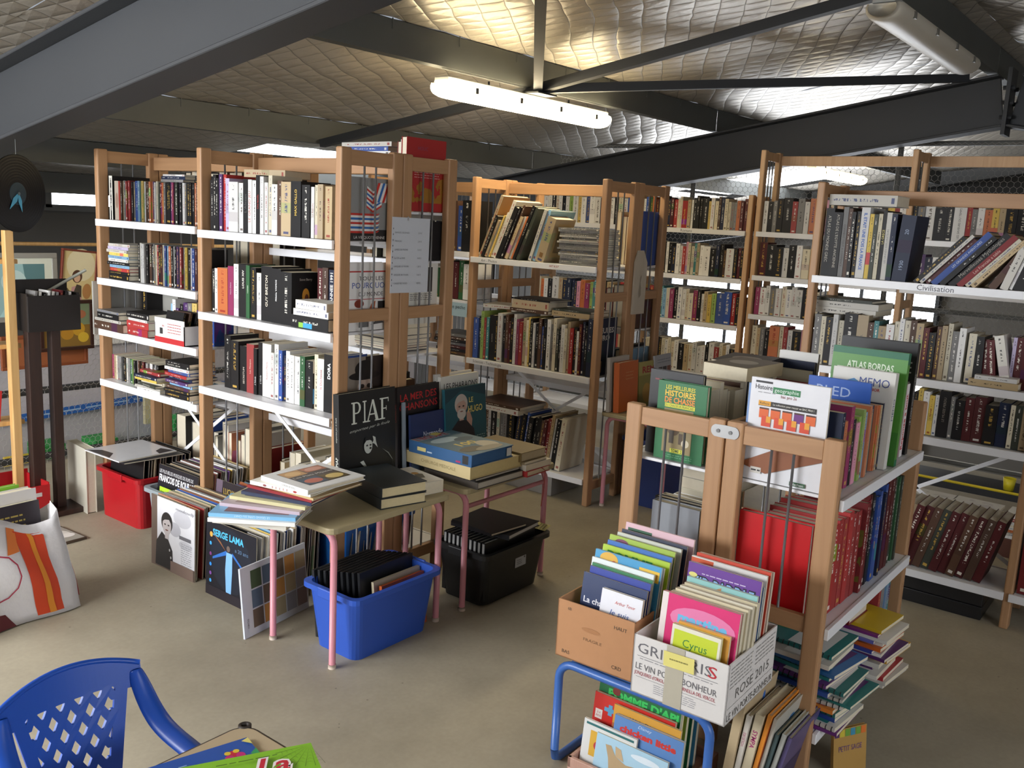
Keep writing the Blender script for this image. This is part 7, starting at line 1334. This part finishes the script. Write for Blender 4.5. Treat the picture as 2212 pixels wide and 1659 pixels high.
MB().lathe([(0.0, 0.001), (0.0125, 0.001)], 20).xf(MX((0.255, 0, 0.05), (1,0,0), (0,0,1))).build('hole', mat('#17110E', 0.8), rb_)
box_ob('paper_label', (0.235, 0.285, -0.001, 0, 0.135, 0.155), mat('#C8C4C0', 0.6), rb_)
wl = hero('ledger', TR(2.372, 4.72, 0.0) @ RZ(PI - 0.1), 0.05, 0.345, 0.24, '#C9C4B4', 'tall ivory ledger standing on the floor beside the red crate', edge='#CFC8B2')
o = MB().box(0, 0.20, 0, 0.24, 0, 0.012).build('framed_picture', mat('#4A3A2C', 0.6)); o.matrix_world = TR(1.915, 4.13, 0.0005) @ RZ(0.06); tag(o, 'worn snowy picture in a thin brown frame lying on the floor', 'picture')
art(o, TR(0, 0, 0.012), 0.20, 0.24, [('r', 0.02, 0.03, 0.97, 0.97, '#9A958A'), ('e', 0.6, 0.5, 0.3, 0.25, '#CFCBC2'), ('e', 0.3, 0.3, 0.2, 0.12, '#5A564C'), ('e', 0.75, 0.35, 0.18, 0.12, '#E0DCD4'), ('e', 0.3, 0.75, 0.25, 0.1, '#6A665C')], 'print')
# ---------------------------------------------------------------- shopping bag
bg = empty('shopping_bag', (1.46, 3.60, 0), 0.06, 'white and orange shopping bag stuffed with books', 'bag')
rb = random.Random(23); nx, nz = 14, 12
def bagp(face, a, b):
    """a along the face 0..1, b up 0..1; bag flares at the foot and creases"""
    w0, d0 = 0.25 - 0.055*b, 0.175 - 0.045*b
    cr = 0.010*math.sin(9*a + 5*b) + 0.007*math.sin(17*a*b + 3)
    z = 0.005 + 0.40*b + (0.035*math.sin(6*a + face) if b > 0.9 else 0)
    if face == 0: p = (-w0 + 2*w0*a, -d0 - cr - 0.02*math.sin(PI*b), z)
    elif face == 1: p = (w0 + cr - 0.03*math.sin(PI*b)*math.sin(PI*a), -d0 + 2*d0*a, z)
    elif face == 2: p = (w0 - 2*w0*a, d0 + cr, z)
    else: p = (-w0 - cr, d0 - 2*d0*a, z)
    e_ = min(a, 1 - a) * 8
    return p
def bag_mat():
    m = mat('#D9D6D6', 0.42, 0, 0.04, 8.0, bump=0.15); return m
for fc in range(4):
    mb = MB(); vs = []
    for j in range(nz + 1):
        for i in range(nx + 1):
            a, b = i/nx, j/nz; p = Vector(bagp(fc, a, b)); q = Vector(bagp((fc + 1) % 4, 0.0, b)); q2 = Vector(bagp((fc - 1) % 4, 1.0, b))
            if i == nx: p = (p + q)/2
            if i == 0: p = (p + q2)/2
            vs.append(p)
    mb.add(vs, [(j*(nx+1)+i, j*(nx+1)+i+1, (j+1)*(nx+1)+i+1, (j+1)*(nx+1)+i) for j in range(nz) for i in range(nx)])
    o = mb.build('bag_panel', bag_mat(), bg, smooth=True); o.modifiers.new('thick', 'SOLIDIFY').thickness = 0.0015
def bag_print(fc, poly, col, lift=0.004, name='print', sub=5):
    """printed patch laid on a bag face, polygon in face coordinates, subdivided along its strips"""
    mb = MB(); c = MB()
    (a0, b0), (a1, b1), (a2, b2), (a3, b3) = poly; n = 8; vs = []
    nrm = [Vector((0,-1,0)), Vector((1,0,0)), Vector((0,1,0)), Vector((-1,0,0))][fc]
    for j in range(n + 1):
        t = j/n
        for i in range(sub + 1):
            s_ = i/sub; la = a0 + (a3 - a0)*t; lb = b0 + (b3 - b0)*t; ra = a1 + (a2 - a1)*t; rb2 = b1 + (b2 - b1)*t
            vs.append(Vector(bagp(fc, la + (ra - la)*s_, lb + (rb2 - lb)*s_)) + nrm*lift)
    mb.add(vs, [(j*(sub+1)+i, j*(sub+1)+i+1, (j+1)*(sub+1)+i+1, (j+1)*(sub+1)+i) for j in range(n) for i in range(sub)])
    return mb.build(name, mat(col, 0.42), bg, smooth=True)
bag_print(0, [(0.66, 0.04), (0.86, 0.04), (0.80, 0.92), (0.54, 0.92)], '#CE4420')
bag_print(0, [(0.75, 0.04), (0.80, 0.04), (0.70, 0.92), (0.66, 0.92)], '#DE8A2A', 0.006)
bag_print(0, [(0.44, 0.72), (0.56, 0.72), (0.56, 0.94), (0.48, 0.94)], '#DE7A36')
bag_print(0, [(0.05, 0.0), (0.5, 0.0), (0.42, 0.14), (0.05, 0.2)], '#5A1A20')
bag_print(1, [(0.02, 0.1), (0.75, 0.06), (0.35, 0.36), (0.02, 0.46)], '#A8202A'); bag_print(1, [(0.48, 0.08), (0.75, 0.07), (0.66, 0.16), (0.5, 0.18)], '#4A7AB8', 0.006)
bag_print(1, [(0.3, 0.12), (0.44, 0.11), (0.44, 0.22), (0.3, 0.23)], '#E0D8D8', 0.006); bag_print(1, [(0.33, 0.14), (0.41, 0.135), (0.41, 0.205), (0.33, 0.21)], '#A8202A', 0.008)
bag_print(1, [(0.12, 0.5), (0.24, 0.5), (0.24, 0.82), (0.14, 0.78)], '#D2582A', 0.005)
bag_print(1, [(0.35, 0.86), (0.45, 0.86), (0.44, 0.92), (0.35, 0.93)], '#4A8AC8', 0.005)
for k in range(12):
    a0 = 2*PI*k/12; a1 = 2*PI*(k+1)/12; ca, cb2, ra, rb3 = 0.36, 0.50, 0.18, 0.24
    bag_print(0, [(ca + ra*math.cos(a0), cb2 + rb3*math.sin(a0)), (ca + ra*0.94*math.cos(a0), cb2 + rb3*0.94*math.sin(a0)), (ca + ra*0.94*math.cos(a1), cb2 + rb3*0.94*math.sin(a1)), (ca + ra*math.cos(a1), cb2 + rb3*math.sin(a1))], '#A83048', 0.005, sub=1)
for a_ in (0.1, 0.9):
    pass
o = hero('book', TR(1.33, 3.565, 0.20) @ RZ(0.06) @ RX(-0.12) @ RZ(-PI/2), 0.05, 0.235, 0.30, '#2A2228', 'dark book with gold lettering sticking out of the shopping bag'); right_cover(o, 0.05, 0.235, 0.30, [('n', 0.1, 0.5, 0.8, 0.85, 4, '#B09A4A')])
o = hero('boxed_set', TR(1.32, 3.62, 0.20) @ RZ(0.06) @ RX(-0.1) @ RZ(-PI/2), 0.06, 0.27, 0.32, '#DAD6D2', 'white boxed set behind the dark book in the shopping bag')
o = hero('book', TR(1.36, 3.69, 0.20) @ RZ(0.06) @ RX(-0.1) @ RZ(-PI/2), 0.03, 0.27, 0.26, '#8AC83A', 'lime-edged book at the back of the shopping bag')
# ---------------------------------------------------------------- price list pinned to the end frame, plastic pocket on the art bookcase
pr_ = MB().box(0, 0.222, -0.0015, 0, 0, 0.308).build('price_list', mat('#C9CCD2', 0.35, 0, 0.02)); pr_.matrix_world = TR(2.668, 2.697, 1.292) @ RY(0.012); tag(pr_, 'price list sheet in a clear sleeve pinned to the end frame', 'notice')
PR = [('BANDES DESSINEES', '2,00 E'), ('MANGAS', '2,00 E'), ('LIVRES DE POCHE', '0,50 E'), ('Le CD ou DVD', '0,60 E'), ('DISQUES 33 TOURS', '1,20 E'), ('DISQUES 45 TOURS', '0,60 E'), ('CASSETTES VIDEO', '0,50 E')]
el = []
for k, (a_, b_) in enumerate(PR):
    y_ = 0.80 - 0.112*k; el += [('t', a_, 0.08, y_, 0.022, '#6A6C72', {'al': 'LEFT'}), ('t', b_, 0.68, y_, 0.022, '#6A6C72', {'al': 'LEFT'})]
for k in range(11): el.append(('e', 0.02, 0.1 + 0.075*k, 0.008, 0.012, '#3A3A3E'))
art(pr_, MX((0, -0.0015, 0), (1,0,0), (0,0,1)), 0.222, 0.308, el, 'lettering')
MB().box(0.085, 0.093, -0.003, -0.0015, 0.296, 0.312).build('pin', mat('#DADADA', 0.2, 0.8), pr_)
pk_ = MB().add([(0,0,0), (0.135,0,0), (0.135,0,0.30), (0.10,0,0.37), (0.03,0,0.37), (0,0,0.30), (0,-0.012,0), (0.135,-0.012,0), (0.135,-0.012,0.30), (0.10,-0.004,0.37), (0.03,-0.004,0.37), (0,-0.012,0.30)], [(5,4,3,2,1,0), (6,7,8,9,10,11), (0,1,7,6), (1,2,8,7), (2,3,9,8), (3,4,10,9), (4,5,11,10), (5,0,6,11)]).build('plastic_pocket', mat('#B5AA98', 0.3, 0, 0.03)); pk_.matrix_world = TR(4.665, 2.732, 1.10); tag(pk_, 'hanging plastic bag pouch with a faint drawing on the end frame', 'bag')
art(pk_, MX((0, -0.0125, 0), (1,0,0), (0,0,1)), 0.135, 0.37, [('p', [(0.45, 0.25), (0.6, 0.3), (0.58, 0.42), (0.5, 0.5), (0.6, 0.62), (0.52, 0.6), (0.44, 0.45), (0.4, 0.35)], '#8E8474')], 'print')
# dark crates under the civilisation bookcase and bits beyond it
for k, z in enumerate((0.0, 0.062)):
    o = box_ob('plastic_case', (4.26, 4.56, 0.64, 0.98, z, z + 0.06), mat('#1C1C1E', 0.3), None, 0.004); tag(o, ('dark flat case on the floor under the civilisation shelves', 'dark flat case stacked on the first under the shelves')[k], 'case')
o = box_ob('storage_box', (4.35, 4.66, 3.0, 3.45, 0.0, 0.13), mat('#8E8A86', 0.6), None, 0.004); tag(o, 'grey flat storage box on the floor under the art bookcase', 'box')
# low crate and tray glimpsed past the civilisation bookcase
o = box_ob('low_crate', (5.25, 5.62, 0.45, 1.32, 0.0, 0.10), mat('#5A3428', 0.7), None, 0.003); tag(o, 'brown low crate of magazines behind the civilisation bookcase', 'crate')
for k, (y, cs) in enumerate(((0.90, 'wrfwcwfw'), (0.62, 'wfowcwrw'), (1.15, 'fwcwfwrw'))):
    flat_stack((5.27, y, 0.1005), PI/2, [(c, 0.015, 0.24, 0.2) for c in cs], 'magazine', ('the middle pile', 'the nearer pile', 'the farther pile')[k] + ' on the brown crate', name='magazine', cat='magazine', seed=30 + k)
o = empty('tray', (5.66, 0.9, 0), 0, 'black tray with a yellow rim behind the magazine crate', 'tray')
box_ob('tray_body', (0, 0.3, -0.5, 0.45, 0.20, 0.24), mat('#17171A', 0.5), o); MB().tube([(0, -0.5, 0.247), (0, 0.45, 0.247)], 0.008, 6).build('tray_rim', mat('#D8C02A', 0.5), o)
for q in ((0.02, -0.48), (0.26, -0.48), (0.02, 0.43), (0.26, 0.43)): box_ob('tray_leg', (q[0], q[0] + 0.02, q[1] - 0.01, q[1] + 0.01, 0, 0.2), mat('#17171A', 0.5), o)
o = MB().lathe([(0.0, 0.0), (0.026, 0.0), (0.034, 0.07), (0.031, 0.07), (0.024, 0.004), (0, 0.004)], 16).build('plastic_cup', mat('#E0D02A', 0.4), smooth=True); o.location = (5.75, 0.82, 0.241); tag(o, 'bright yellow plastic cup on the black tray', 'cup')
